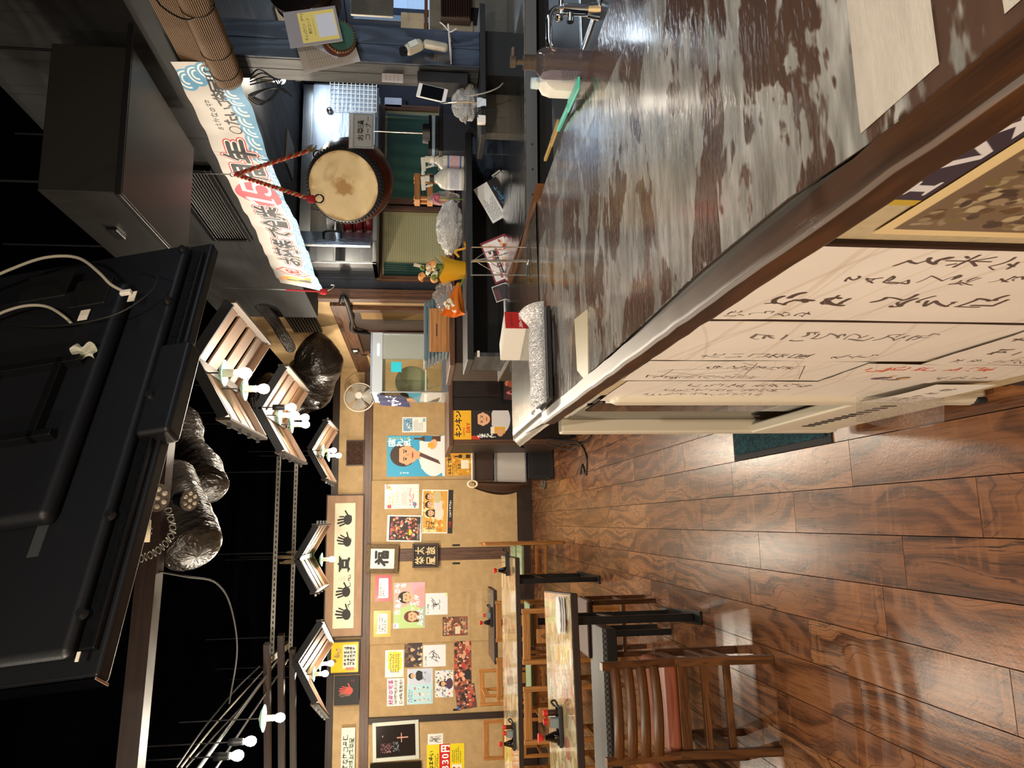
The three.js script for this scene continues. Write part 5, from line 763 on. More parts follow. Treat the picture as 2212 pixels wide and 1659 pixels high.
// ---- big drum with its rope
{ const p = onZ(742, 402, -3.6), t = thing('taiko_drum', 'large hanging taiko drum with a worn hide face', 'drum', p.toArray()); t.rotation.set(-0.14, -0.6, 0, 'YXZ');
  const R = 0.172, skin = tex(512, 512, (u, v) => { const x = u - 0.5, y = v - 0.5, r = Math.hypot(x, y) * 2, a = fbm(u * 9, v * 9, 71, 4), f = hash(Math.floor(u * 512), Math.floor(v * 512), 5), worn = sstep(a * 0.6 + 0.42 - r * 1.5, 0.22, 0.5), edge = sstep(r + (a - 0.5) * 0.2, 0.9, 1.02); let c = mixc([222, 204, 164], [206, 184, 138], a); c = mixc(c, [158, 116, 62], worn * (0.55 + 0.5 * (f > 0.5))); c = mixc(c, [150, 112, 62], edge * 0.6); if (f > 0.985) c = mixc(c, [140, 110, 70], 0.5); return c3(...c); }, { rep: false });
  obj('barrel', lathe([[R - 0.002, -0.36], [R + 0.012, -0.33], [R + 0.034, -0.25], [R + 0.044, -0.18], [R + 0.034, -0.1], [R + 0.014, -0.03], [R + 0.004, -0.004]], 56).rotateX(Math.PI / 2), mat('#5e2c1e', { roughness: 0.25, map: plainTex }), t);
  const hg = clean(new THREE.CircleGeometry(R, 56)); obj('front_hide', hg.translate(0, 0, 0.002), mat('#ffffff', { map: skin, roughness: 0.6 }), t); obj('rear_hide', clean(new THREE.CircleGeometry(R, 40)).rotateY(Math.PI).translate(0, 0, -0.361), M.cream, t);
  obj('hide_rim', lathe([[R, 0.003], [R + 0.006, 0.001], [R + 0.013, -0.02], [R + 0.022, -0.045], [R + 0.019, -0.046], [R, -0.02]], 56).rotateX(Math.PI / 2), mat('#2a2a2c', { roughness: 0.5 }), t);
  const st = []; for (const [rr, z, o] of [[R + 0.012, -0.012, 0], [R + 0.018, -0.034, 0.5]]) for (let i = 0; i < 64; i++) { const a = (i + o) / 64 * 6.283; st.push(ball(0.0062, Math.cos(a) * rr, Math.sin(a) * rr, z, 6)); } obj('studs', st, M.black, t).userData.kind = 'stuff';
  const q = onZ(508, 377, -3.66), l = onZ(672, 430, -3.6), r = onZ(668, 325, -3.68), rt = thing('drum_rope', 'twisted red and straw rope holding the taiko drum', 'rope', [0, 0, 0]);
  const twist = (a, b, off, m) => { const d = b.clone().sub(a), x = V(0, 0, 1).cross(d).normalize(), z = x.clone().cross(d).normalize(), pts = []; for (let i = 0; i <= 60; i++) { const k = i / 60, an = k * 62 + off; pts.push(a.clone().lerp(b, k).addScaledVector(x, Math.cos(an) * 0.0058).addScaledVector(z, Math.sin(an) * 0.0058)); } return tube(pts, 0.0062, { seg: 160, rs: 6 }); };
  for (const e of [l, r]) { obj('strand', twist(q, e, 0), M.rope, rt); obj('strand', twist(q, e, Math.PI), M.ropered, rt); }
  const tuft = []; seed_ = 9; for (let i = 0; i < 46; i++) { const a = rnd(0, 6.3), s = rnd(0.2, 1); tuft.push(tube([r.clone(), r.clone().add(V(Math.cos(a) * 0.014, -0.012 + Math.sin(a) * 0.014, 0.006)), r.clone().add(V(0.012 + Math.cos(a) * 0.02 * s, 0.006 - 0.03 * s + Math.sin(a) * 0.022, 0.012 * s))], 0.0016, { seg: 5, rs: 4 })); } obj('tuft', tuft, M.straw, rt);
  obj('knot', crumple(l.x, l.y - 0.025, l.z, 0.05, 0.045, 0.03, 61, 14), M.ropered, rt); obj('ring', [clean(new THREE.TorusGeometry(0.022, 0.004, 6, 18)).translate(l.x + 0.012, l.y - 0.035, l.z - 0.02), clean(new THREE.TorusGeometry(0.022, 0.004, 6, 18)).translate(r.x - 0.01, r.y - 0.04, r.z - 0.02)], M.blackmetal, rt);
  obj('hook', [clean(new THREE.TorusGeometry(0.012, 0.0026, 6, 16)).translate(q.x, q.y + 0.012, q.z), rod([q.x, q.y + 0.02, q.z], [q.x, CEIL, q.z], 0.0035, 8)], M.steel, rt); }
{ // rope and hook at the banner's far end
  const a = onZ(440, 618, -5.1), b = onZ(618, 626, -5.1), c = onZ(700, 630, -5.1), t = thing('banner_hook', 'steel hook with red cord at the banner\'s far end', 'hook', [0, 0, 0]); obj('wire', rod(V(a.x, CEIL, a.z), b, 0.003, 6), M.steel, t); obj('cord', [tube([b, b.clone().lerp(c, 0.5), c], 0.006), crumple(c.x, c.y - 0.03, c.z, 0.05, 0.06, 0.04, 71, 12)], M.ropered, t); obj('hook', tube([c, c.clone().add(V(0.02, -0.05, 0)), c.clone().add(V(0.045, -0.07, 0)), c.clone().add(V(0.05, -0.045, 0))], 0.0035), M.steel, t); }
// ---- steel cupboard on the dark wall
{ const F = -6.5, x0 = onZ(730, 568, F).x, x1 = 3.98, y0 = onZ(816, 400, F).y, y1 = 2.575, t = thing('steel_cupboard', 'wide stainless wall cupboard with one door open', 'cupboard', [0, 0, 0]), o0 = onZ(730, 540, F).x, o1 = onZ(730, 430, F).x - 0.1;
  obj('back', span(x0, x1, y0, y1, NAVY + 0.02, NAVY + 0.01, { r: 0 }), M.steel, t); obj('top_rail', span(x0, x1, y1 - 0.1, y1, F, NAVY + 0.02), M.steel, t); obj('bottom_rail', span(x0, x1, y0, y0 + 0.04, F, NAVY + 0.02), M.steel, t);
  obj('end_panel', span(x0, x0 + 0.02, y0, y1, F, NAVY + 0.02), M.steel, t); obj('end_panel', span(x1 - 0.02, x1, y0, y1, F, NAVY + 0.02), M.steel, t);
  obj('inner_shelf', span(x0 + 0.02, 2.95, y0 + 0.36, y0 + 0.38, F - 0.02, NAVY + 0.03), M.steel, t); obj('divider', span(2.93, 2.95, y0, y1 - 0.1, F, NAVY + 0.03), M.steel, t);
  obj('sliding_door', span(2.93, x1 - 0.02, y0 + 0.03, y1 - 0.09, F + 0.012, F - 0.01), mat('#c4ccd6', { metalness: 0.9, roughness: 0.42, bumpMap: scaled(waveTex, 1, 1), bumpScale: 0.004 }), t);
  const d = obj('open_door', box(0.36, y1 - y0 - 0.06, 0.02, -0.18, 0, 0), M.steelshine, t); d.position.set(x0 + 0.24, y0 + 0.03, F + 0.1); d.rotation.y = 0.9;
  obj('handle', tube([[-0.13, 0.26, 0.012], [-0.13, 0.27, 0.045], [-0.13, 0.4, 0.045], [-0.13, 0.41, 0.012]], 0.01), M.blackmetal, d);
  for (let k = 0; k < 3; k++) { const z = F - 0.17, b = thing('lacquer_box', `${['lowest', 'middle', 'topmost'][k]} round maroon lacquer box inside the steel cupboard`, 'box', [o1 + 0.02, y0 + 0.04 + k * 0.095, z]); obj('bowl', lathe([[0, 0], [0.12, 0], [0.15, 0.012], [0.155, 0.06], [0.15, 0.064], [0, 0.064]], 32), mat('#4a1216', { roughness: 0.2 }), b); obj('lid', lathe([[0, 0.092], [0.12, 0.09], [0.158, 0.08], [0.158, 0.064], [0, 0.064]], 32), mat('#561418', { roughness: 0.2 }), b); }
  for (let k = 0; k < 2; k++) { const b = thing('food_bowl', `${['pale grey', 'maroon'][k]} bowl on the cupboard's upper shelf`, 'bowl', [o1 - 0.02 + k * 0.2, y0 + 0.38, F - 0.16]); obj('body', lathe([[0, 0], [0.04, 0], [0.042, 0.01], [0.09, 0.06], [0.094, 0.075], [0.088, 0.072], [0.04, 0.015], [0, 0.012]], 28), mat(k ? '#4a1216' : '#b8bcc0', { roughness: 0.3 }), b); }
  const g = thing('wire_grid', 'white wire grid hung on the steel cupboard', 'rack', [0, 0, 0]), a = onZ(712, 238, F + 0.03), b = onZ(814, 170, F + 0.03), v = [], h = []; for (let i = 0; i <= 11; i++) { const X = a.x + (b.x - a.x + 0.14) * i / 11; v.push(rod([X, b.y, F + 0.03], [X, a.y, F + 0.03], 0.003, 5)); } for (let i = 0; i <= 11; i++) { const Y = b.y + (a.y - b.y) * i / 11; h.push(rod([a.x, Y, F + 0.034], [b.x + 0.14, Y, F + 0.034], 0.003, 5)); } obj('upright_wires', v, M.white, g); obj('cross_wires', h, M.white, g); obj('hook', ball(0.03, a.x - 0.0, a.y, F + 0.03), M.steel, g); }
{ const c = [[619, 280], [633, 319], [630, 388], [618, 350]].map(([x, y]) => onY(x, y, KC)), t = struct('trim_9', span(Math.min(...c.map((p) => p.x)), Math.max(...c.map((p) => p.x)), KC - 0.012, KC, Math.max(...c.map((p) => p.z)), Math.min(...c.map((p) => p.z))), M.galv, 'square hatch in the kitchen ceiling'); }
// ---- windows in the dark wall
function win(n, [x0, x1, y0, y1], inner) {
  const Z = NAVY + 0.03, a = onZ(x0, y0, Z), b = onZ(x1, y1, Z), w = a.x - b.x, h = a.y - b.y, cx = (a.x + b.x) / 2, cy = (a.y + b.y) / 2, t = struct('window_' + n, [span(b.x - 0.04, a.x + 0.04, a.y, a.y + 0.045, NAVY + 0.05, NAVY), span(b.x - 0.04, a.x + 0.04, b.y - 0.045, b.y, NAVY + 0.05, NAVY), span(b.x - 0.045, b.x, b.y, a.y, NAVY + 0.05, NAVY), span(a.x, a.x + 0.045, b.y, a.y, NAVY + 0.05, NAVY)], M.darkwood);
  inner(t, b.x, a.x, b.y, a.y); obj('pane', span(b.x, a.x, b.y, a.y, NAVY + 0.034, NAVY + 0.03, { r: 0 }), M.glass, t);
}
const curtain = (x0, x1, y0, y1) => sheet((u, v) => [x0 + (x1 - x0) * u, y0 + (y1 - y0) * v, NAVY + 0.014 + 0.008 * Math.sin(u * 40 + 2 * Math.sin(v * 3))], 70, 8);
win(2, [832, 1000, 236, 436], (t, x0, x1, y0, y1) => { obj('backing', span(x0, x1, y0, y1, NAVY + 0.004, NAVY, { r: 0 }), mat('#a89878'), t); obj('curtain', curtain(x0 + 0.03, x1 - 0.04, y0, y1 - 0.02), M.green, t); });
win(3, [826, 1000, 455, 600], (t, x0, x1, y0, y1) => { obj('patterned_film', span(x0, x1, y0, y1, NAVY + 0.006, NAVY, { r: 0 }), mat('#ffffff', { map: scaled(dotTex, 3, 3), roughness: 0.7 }), t); obj('curtain', curtain(x0, x0 + 0.14, y0, y1 - 0.02), M.green, t); });
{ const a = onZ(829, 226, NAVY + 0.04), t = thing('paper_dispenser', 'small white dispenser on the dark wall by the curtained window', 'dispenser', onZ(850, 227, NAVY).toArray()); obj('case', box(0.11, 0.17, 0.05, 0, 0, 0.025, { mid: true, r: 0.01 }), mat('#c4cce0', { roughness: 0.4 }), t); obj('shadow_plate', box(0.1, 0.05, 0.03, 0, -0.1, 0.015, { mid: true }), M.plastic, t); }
// ---- things on the kitchen's right
const kthing = (name, label, cat, bx, z, d, m, extra) => { const t = thing(name, label, cat); obj('body', kbox(bx, z, d), m, t); extra?.(t, z); return t; };
kthing('steel_cabinet', 'tall pale steel cabinet at the kitchen\'s right edge', 'cabinet', [928, 1090, -60, 88], -4.6, 0.6, mat('#b6ae9e', { roughness: 0.5, metalness: 0.3, map: plainTex }), (t, z) => { obj('door', kbox([958, 1022, 44, 84], z + 0.012, 0.014), mat('#c0b8a8', { roughness: 0.45, metalness: 0.3 }), t); obj('door', kbox([1024, 1086, 58, 86], z + 0.012, 0.014), mat('#bab2a2', { roughness: 0.45, metalness: 0.3 }), t); obj('recess', kbox([1018, 1086, 18, 56], z + 0.004, 0.004), M.black, t); });
kthing('ribbed_vent', 'dark ribbed vent box on the steel cabinet', 'vent', [952, 1016, -40, 38], -4.5, 0.08, M.deepwood, (t, z) => { for (let i = 0; i < 12; i++) obj('rib', kbox([954 + i * 5.2, 956.5 + i * 5.2, -40, 36], z + 0.012, 0.012, { r: 0 }), M.brownvinyl, t); });
kthing('cutting_board', 'cream cutting board standing beside the pillar', 'board', [866, 916, 27, 66], -4.0, 0.03, mat('#d8c8a8', { roughness: 0.6 }));
kthing('brown_post', 'thin brown wooden post behind the pillar', 'post', [917, 924, -40, 70], -3.9, 0.04, mat('#7a4a2a', { roughness: 0.5 }));
kthing('glass_jar', 'squared glass jar on the cutting board\'s top', 'jar', [880, 916, -10, 34], -3.95, 0.06, M.acrylic);
kthing('metal_sheet', 'mottled grey metal sheet above the small window', 'panel', [758, 850, -40, 33], -4.4, 0.02, mat('#a8a49c', { map: plainTex, metalness: 0.5, roughness: 0.4 }));
{ const p = onZ(680, 18, -3.7), t = thing('wooden_tub', 'brown wooden tub behind the laminated notice', 'tub', [p.x, p.y, p.z]); obj('body', cyl(0.15, 0.17, 0.2, 0, 0, 0, 32).rotateX(1.3), mat('#5a3a22', { map: scaled(darkTex, 1, 1), roughness: 0.4 }), t); obj('hoop', clean(new THREE.TorusGeometry(0.165, 0.006, 6, 32)).rotateX(Math.PI / 2).translate(0, 0.12, 0).rotateX(1.3), M.blackmetal, t); }
{ const p = onZ(607, 172, -4.8), t = thing('pendant_bulb', 'lone bright bulb behind the cable coil at the pillar', 'lamp', p.toArray()); bulbParts(t, 0, 0, 0, { disc: 0, cord: Math.max(0.05, KC - p.y - 0.14), cd: 0.8 }); }
note('small_picture', 'small black and white picture high on the dark wall by the banner\'s end', 'picture', [572, 618], 0.12, 0.3, 0.05, print(140, 320, (g, w, h) => { fill(g, '#0e0e10', 0, 0, w, h); fill(g, '#3c3a38', 10, 10, w - 20, h - 20); blobs(g, 16, w - 50, h - 80, ['#c8c4be', '#8a8682', '#1a1a1c'], 8, 24, 25, 40); }), NAVY + 0.06);

// ================================================================ COUNTER
const CX = 0.3, CY = 1.11;
const film = (() => {                                 // grey film over brown board: mottled where it clings
  const col = tex(1024, 1024, (u, v) => {
    const w = fbm(u * 5, v * 5, 81, 3, 5, 5), a = fbm(u * 6 + w * 1.6, v * 16 + w * 3, 83, 5), b = fbm(u * 30, v * 80, 84, 3, 30, 80), q = fbm(u * 3, v * 3, 85, 3, 3, 3);
    const k = sstep(a + (b - 0.5) * 0.3 + (q - 0.5) * 0.7, 0.47, 0.55), s = fbm(u * 14, v * 60, 86, 4, 14, 60);
    let c = mixc([84, 64, 54], [70, 54, 47], s); c = mixc(c, mixc([104, 102, 98], [172, 170, 166], s * 1.3 - 0.15 + (w - 0.5) * 0.7), k);
    return c3(...c);
  });
  const bump = tex(1024, 1024, (u, v) => gray(128 + 150 * (fbm(u * 8, v * 40, 91, 4, 8, 40) - 0.5) + 60 * (fbm(u * 40, v * 120, 93, 2, 40, 120) - 0.5)), { srgb: false });
  return mat('#ffffff', { map: scaled(col, 1.1, 1.1), roughness: 0.14, bumpMap: scaled(bump, 1.6, 1.6), bumpScale: 0.0022, clearcoat: 0.35, clearcoatRoughness: 0.1 });
})();
{ const t = thing('counter', 'long brown wooden counter topped with glossy wrinkled film', 'counter', [0, 0, 0]);
  const F = [[0.283, 0.6], [0.285, -0.406], [0.296, -1.065], [0.312, -2.405]];
  obj('top', prism([...F, [0.34, -3.25], [1.07, -3.255], [1.075, -2], [1.08, 0.6]], 0.034).translate(0, CY - 0.042, 0), mat('#4a443f', { roughness: 0.5 }), t);
  const lipG = sheet((u, v) => { const z = 0.6 - u * 3.005, k = (p) => { for (let i = 1; i < F.length; i++) if (z >= F[i][1] - 1e-6) { const q = (z - F[i - 1][1]) / (F[i][1] - F[i - 1][1]); return F[i - 1][0] + q * (F[i][0] - F[i - 1][0]); } return F[3][0]; }; const x = k(), w = 0.0016 * (noise(u * 60, 1, 5) - 0.5), pr = [[0.03, -0.042], [-0.004, -0.042], [-0.007, -0.036], [-0.007, -0.006], [-0.002, 0.0], [0.03, 0.001]], f = v * 5, i = Math.min(4, Math.floor(f)), q = f - i; return [x + pr[i][0] + (pr[i + 1][0] - pr[i][0]) * q + w, CY + pr[i][1] + (pr[i + 1][1] - pr[i][1]) * q + w, z]; }, 120, 25);
  obj('lip', lipG, mat('#86785f', { map: scaled(chairTex, 3, 1), roughness: 0.4 }), t);
  const vin = prism([[0.31, 0.6], [0.312, -0.483], [0.336, -0.725], [0.344, -1.005], [0.334, -1.9], [0.33, -2.42], [1.06, -2.43], [1.068, 0.6]], 0.0024).translate(0, CY - 0.004, 0);
  obj('film_sheet', boxUV(vin, 0, 0), film, t);
  for (const [x0, x1, z0, z1] of [[0.335, 1.06, -0.48, -0.585], [0.33, 1.06, -0.2, -0.415]]) obj('paper_strip', sheet((u, v) => [x0 + (x1 - x0) * u, CY + 0.0006 + 0.0003 * Math.sin(u * 30), z0 + (z1 - z0) * v], 20, 4).translate(0, -0.0005, 0), mat('#cdc4b8', { roughness: 0.3, map: plainTex, side: THREE.DoubleSide }), t);
  { const q = [[1240, 690], [1268, 668], [1270, 830], [1246, 800]].map(([x, y]) => onY(x, y, CY)); obj('paper_strip', prism(q.map((p) => [p.x, p.z]), 0.001).translate(0, CY - 0.0015, 0), mat('#b8aa88', { roughness: 0.35 }), t); }
  obj('end_sheet', sheet((u, v) => { const x = 0.318 + (1.068 - 0.318) * u, z = -2.41 - 0.845 * v, e = Math.max(0, v - 0.93) / 0.07, l = Math.max(0, 0.05 - u) / 0.05; return [x - 0.01 * l, CY + 0.002 - 0.03 * e * e - 0.03 * l * l + 0.0012 * Math.sin(u * 9), z + (0.012 - 0.02 * u) * v]; }, 40, 40), mat('#7c7a72', { metalness: 1, roughness: 0.2, bumpMap: scaled(brushTex, 3, 3), bumpScale: 0.0012, side: THREE.DoubleSide }), t);
  obj('rear_rail', prism([[1062, 640], [1160, 396], [1128, 520], [1100, 612]].map(([x, y], i) => i ? onY(x, y, CY + 0.01) : onY(1098, 616, CY + 0.01)).map((p) => [p.x, p.z]).slice(1).concat([[1.07, -3.2], [1.066, -2.4]]), 0.03).translate(0, CY - 0.018, 0), mat('#8a6e50', { map: scaled(paleTex, 1, 1), roughness: 0.5 }), t);
  obj('front_panel', [span(CX, CX + 0.02, 0.1, 1.07, 0.6, -1.8, { r: 0 }), span(CX + 0.03, CX + 0.05, 0, 0.1, 0.6, -1.8)], mat('#c8b490', { map: plainTex, roughness: 0.8 }), t);
  obj('carcass', span(CX + 0.05, 1.05, 0, 1.066, 0.6, -1.78, { r: 0 }), M.black, t); obj('end_leg', span(0.95, 1.05, 0, 1.066, -2.5, -3.2, { r: 0 }), M.black, t);
  obj('kick_board', span(CX - 0.006, CX + 0.02, 0, 0.1, 0.6, -1.62, { r: 0 }), M.deepwood, t);
  for (const y of [525, 690]) { const p = onX(2000, y, CX); obj('batten', span(CX - 0.006, CX + 0.01, 0.15, 1.065, p.z - 0.006, p.z + 0.006), M.deepwood, t); }
}
{ // clear clip at the counter's edge
  const p = onY(1747, 462, CY + 0.01), t = thing('card_clip', 'small clear plastic clip at the counter edge', 'clip', [p.x, CY, p.z]); obj('foot', [rod([-0.01, 0.006, -0.012], [-0.01, 0.006, 0.012], 0.005), rod([-0.012, 0.016, -0.012], [-0.012, 0.016, 0.012], 0.004)], M.acrylic, t); obj('plate', box(0.05, 0.0015, 0.026, 0.028, 0.001, 0), M.acrylic, t); }
// signed paper sheets on the counter front
function brushPaper(s, w, h, draw) { return print(w, h, (g) => { fill(g, '#e2dad2', 0, 0, w, h); seed_ = s; for (let i = 0; i < 20; i++) { g.strokeStyle = i % 2 ? 'rgba(150,126,104,.16)' : 'rgba(236,224,206,.25)'; g.lineWidth = rnd(3, 14); const a = rnd(0, h), b = rnd(-160, 160); g.beginPath(); g.moveTo(0, a); g.quadraticCurveTo(w / 2, a + b * 0.3, w, a + b); g.stroke(); } draw(g, w, h); }, { roughness: 0.5, side: THREE.DoubleSide, clearcoat: 0.4, clearcoatRoughness: 0.25 }); }
const inky = { color: '#4a3c38', lw: 0.075, vertical: true, brush: true };
const sheetAt = (label, ya, yb, x0, x1, dx, m, s) => { // between two upright seams of the photo; x is the height on the photo
  const z0 = onX(2000, ya, CX).z, z1 = onX(1900, yb, CX).z, q = (V_) => V_;
  const o = obj('signed_paper', sheet((u, v) => { const z = z1 + (z0 - z1) * u, y = x0 + (x1 - x0) * v; return [CX - dx - 0.0035 * (fbm(u * 3, v * 3, s, 3) - 0.3), y, z]; }, 24, 24), m); tag(o, label, 'paper', 'signed papers on the counter front'); return o; };
sheetAt('cream signed sheet under the lip with large brush writing in two columns', 528, 687, 0.5, 1.068, 0.004, brushPaper(3, 512, 820, (g) => { write(g, '「米沢直樹', 400, 180, 90, inky); write(g, '□□□□□', 300, 150, 70, inky); write(g, '□□□□□', 130, 60, 105, { ...inky, lw: 0.1 }); write(g, '□□□□', 30, 20, 50, inky); }), 3);
sheetAt('cream signed sheet below the two column sheet, next to the photo posters', 528, 687, 0.11, 0.52, 0.009, brushPaper(5, 512, 620, (g) => { write(g, 'たいこ茶屋', 380, 20, 70, inky); write(g, '□□□□□', 240, 60, 80, inky); g.strokeStyle = '#b4a488'; g.lineWidth = 5; g.beginPath(); g.moveTo(0, 30); g.lineTo(512, 6); g.stroke(); }), 5);
sheetAt('cream signed sheet with grey cursive, middle of the counter front', 693, 776, 0.5, 1.068, 0.004, brushPaper(7, 400, 820, (g) => { write(g, '十□回□□文', 230, 150, 84, { ...inky, color: '#6a625c' }); write(g, 'たいこ茶屋 □□', 30, 120, 62, inky); }), 7);
sheetAt('cream signed sheet reading the tea house name in bold strokes', 693, 776, 0.12, 0.515, 0.009, brushPaper(11, 400, 600, (g) => { write(g, 'たいこ茶屋', 270, 30, 72, { ...inky, lw: 0.12 }); write(g, '□□□□', 120, 90, 76, { ...inky, lw: 0.11 }); write(g, '□□□□□□', 20, 60, 50, inky); }), 11);
sheetAt('signed sheet with red brush writing and a small painted figure', 779, 820, 0.2, 0.62, 0.007, brushPaper(13, 300, 640, (g) => { write(g, '□□□□□□', 190, 40, 76, { ...inky, color: '#c8583c', lw: 0.12 }); blobs(g, 10, 90, 130, ['#4a3e48', '#6a5048', '#c8a060', '#5a4a58'], 8, 24, 50, 140); write(g, '□□□', 60, 380, 60, inky); }), 13);
sheetAt('signed sheet with thin crossing pen lines under the lip', 779, 820, 0.6, 1.066, 0.003, brushPaper(17, 300, 700, (g) => { g.strokeStyle = '#5a504a'; g.lineWidth = 3; for (let i = 0; i < 9; i++) { g.beginPath(); g.moveTo(rnd(20, 280), rnd(20, 600)); g.lineTo(rnd(20, 280), rnd(20, 600)); g.stroke(); } write(g, '□□□□□□□', 30, 60, 56, inky); write(g, '□□□□□', 180, 200, 60, inky); }), 17);
sheetAt('crowded signed sheet farthest along the counter beside the refrigerator', 822, 862, 0.3, 1.05, 0.003, brushPaper(19, 300, 900, (g) => { for (let k = 0; k < 4; k++) write(g, '□□□□□□□□', 10 + k * 70, 60 + k * 40, 46, { ...inky, n: 6 }); }), 19);
tag(obj('signed_card', sheet((u, v) => [CX - 0.016 - 0.004 * Math.sin(u * 3), 0.2 + 0.15 * v + 0.03 * (1 - u), onX(2000, 815, CX).z - 0.26 * (1 - u)], 12, 6), brushPaper(23, 400, 200, (g) => { fill(g, '#ece8e2', 0, 0, 400, 200); g.save(); write(g, '□□□□□', 40, 70, 60, { color: '#3a3030', lw: 0.08 }); g.restore(); })), 'white signed strip low on the counter above the clear sheet', 'paper');
tag(obj('clear_sheet', sheet((u, v) => { const a = onX(1850 + u * 190, 858 + v * 74 - Math.abs(u - 0.55) * v * 40, CX - 0.02 - v * 0.05); return [a.x + 0.012 * (fbm(u * 6, v * 6, 3, 3) - 0.5), a.y, a.z]; }, 24, 16), M.vinyl), 'loose clear plastic sheet peeling off the counter front', 'film');
{ // photo posters at the near end
  const z0 = onX(2000, 522, CX).z, put = (name, label, y0, y1, za, zb, m) => tag(obj(name, sheet((u, v) => [CX - 0.004 - 0.001 * Math.sin(u * 8) - (y0 > 1 ? 0.003 : 0), y0 + (y1 - y0) * v, zb + (za - zb) * u], 8, 8), m), label, 'poster');
  put('photo_poster', 'brown landscape photo poster at the near end of the counter front', 0.25, 1.02, 0.3, -0.72, print(700, 500, (g, w, h) => { fill(g, '#d8c090', 0, 0, w, h); fill(g, '#6a5844', 10, 10, w - 20, h - 20); blobs(g, 5000, w - 40, h - 40, ['#8a7860', '#4a3c30', '#a89878', '#3a2e26', '#94866a', '#6a5a3c', '#584028'], 2, 7, 20, 20); for (let i = 0; i < 6; i++) { g.strokeStyle = '#4a3424'; g.lineWidth = 14; g.beginPath(); g.moveTo(rnd(0, w), h); g.lineTo(rnd(0, w), h * 0.5); g.stroke(); } }, { roughness: 0.25 }));
  put('letter_strip', 'strip of white letters on purple above the landscape poster', 1.027, 1.062, 0.3, -0.64, print(900, 90, (g, w, h) => { fill(g, '#2c2838', 0, 0, w, h); g.font = 'bold 84px sans-serif'; g.fillStyle = '#cfcdd2'; g.fillText('I VXN \\E', 20, 76); fill(g, '#b89a30', 0, 0, 12, h); }, { roughness: 0.3 }));
}
// ---- things on the counter
{ const b = onY(1143, 566, CY), z = b.z, t = thing('menu_holder', 'chrome wire menu stand with two rectangular loops on the counter', 'stand', [0, 0, 0]);
  const loop = (x0, x1, y0, y1, dz) => tube([onZ(x0, y0, z + dz), onZ(x1, y0, z + dz), onZ(x1, y1, z + dz), onZ(x0, y1, z + dz)], 0.0026, { seg: 80, closed: true, rs: 8 });
  const rect = (x0, x1, y0, y1, dz) => { const P = [[x0, y0], [x1, y0], [x1, y1], [x0, y1]].map(([x, y]) => onZ(x, y, z + dz)); return [0, 1, 2, 3].map((i) => rod(P[i], P[(i + 1) % 4], 0.0026, 8)).concat(P.map((p) => ball(0.0026, p.x, p.y, p.z, 8))); };
  obj('loop', rect(1018, 1138, 534, 565, 0.03), M.chrome, t); obj('loop', rect(1018, 1138, 562, 594, -0.03), M.steeldull, t);
  obj('inner_curve', [tube([onZ(1024, 562, z), onZ(1050, 545, z), onZ(1085, 540, z), onZ(1097, 545, z), onZ(1060, 556, z), onZ(1024, 562, z)], 0.002, { seg: 50 }), tube([onZ(1024, 562, z), onZ(1045, 575, z), onZ(1075, 590, z), onZ(1086, 588, z), onZ(1060, 568, z), onZ(1024, 562, z)], 0.002, { seg: 50 })], M.chrome, t);
  obj('foot', [[525, 605]].flatMap(([y0, y1]) => { const p = onZ(1141, y0, z), q = onZ(1141, y1, z); return [rod([p.x, CY + 0.003, z + 0.035], [q.x, CY + 0.003, z + 0.035], 0.003), rod([p.x, CY + 0.003, z - 0.035], [q.x, CY + 0.003, z - 0.035], 0.003), rod([b.x, CY + 0.003, z - 0.035], [b.x, CY + 0.003, z + 0.035], 0.003)]; }), M.chrome, t); }
{ // box of wrap
  const p = onZ(1140, 700, -2.72), t = thing('wrap_box', 'red and white cardboard wrap box at the counter end', 'box', [p.x - 0.02, CY, -2.84], -1.18), w = 0.21, h = 0.078, d = 0.078;
  obj('carton', box(w, h, d, 0, 0, 0, { r: 0.001 }), print(300, 130, (g, W, H) => { fill(g, '#e6e0d8', 0, 0, W, H); g.fillStyle = '#d84838'; g.beginPath(); g.arc(200, 70, 30, 0, 7); g.fill(); write(g, '□□□□', 20, 40, 36, { color: '#2a2420' }); }), t);
  obj('red_end', box(0.001, h * 0.98, d * 0.98, w / 2 + 0.0008, h * 0.01, 0, { r: 0 }), M.red, t);
  const e = obj('red_print', clean(new THREE.PlaneGeometry(d * 0.98, h * 0.98)).rotateY(Math.PI / 2).translate(w / 2 + 0.0018, h / 2, 0), print(200, 250, (g, W, H) => { fill(g, '#c4221a', 0, 0, W, H); g.font = 'italic bold 54px sans-serif'; g.fillStyle = '#fff'; g.fillText('30×100', 4, 210); write(g, '□□□□□', 16, 60, 34, { color: '#401010', lw: 0.08 }); }), t);
  obj('top_print', box(w * 0.8, 0.001, d * 0.8, 0, h + 0.0004, 0, { r: 0 }), M.white, t); }
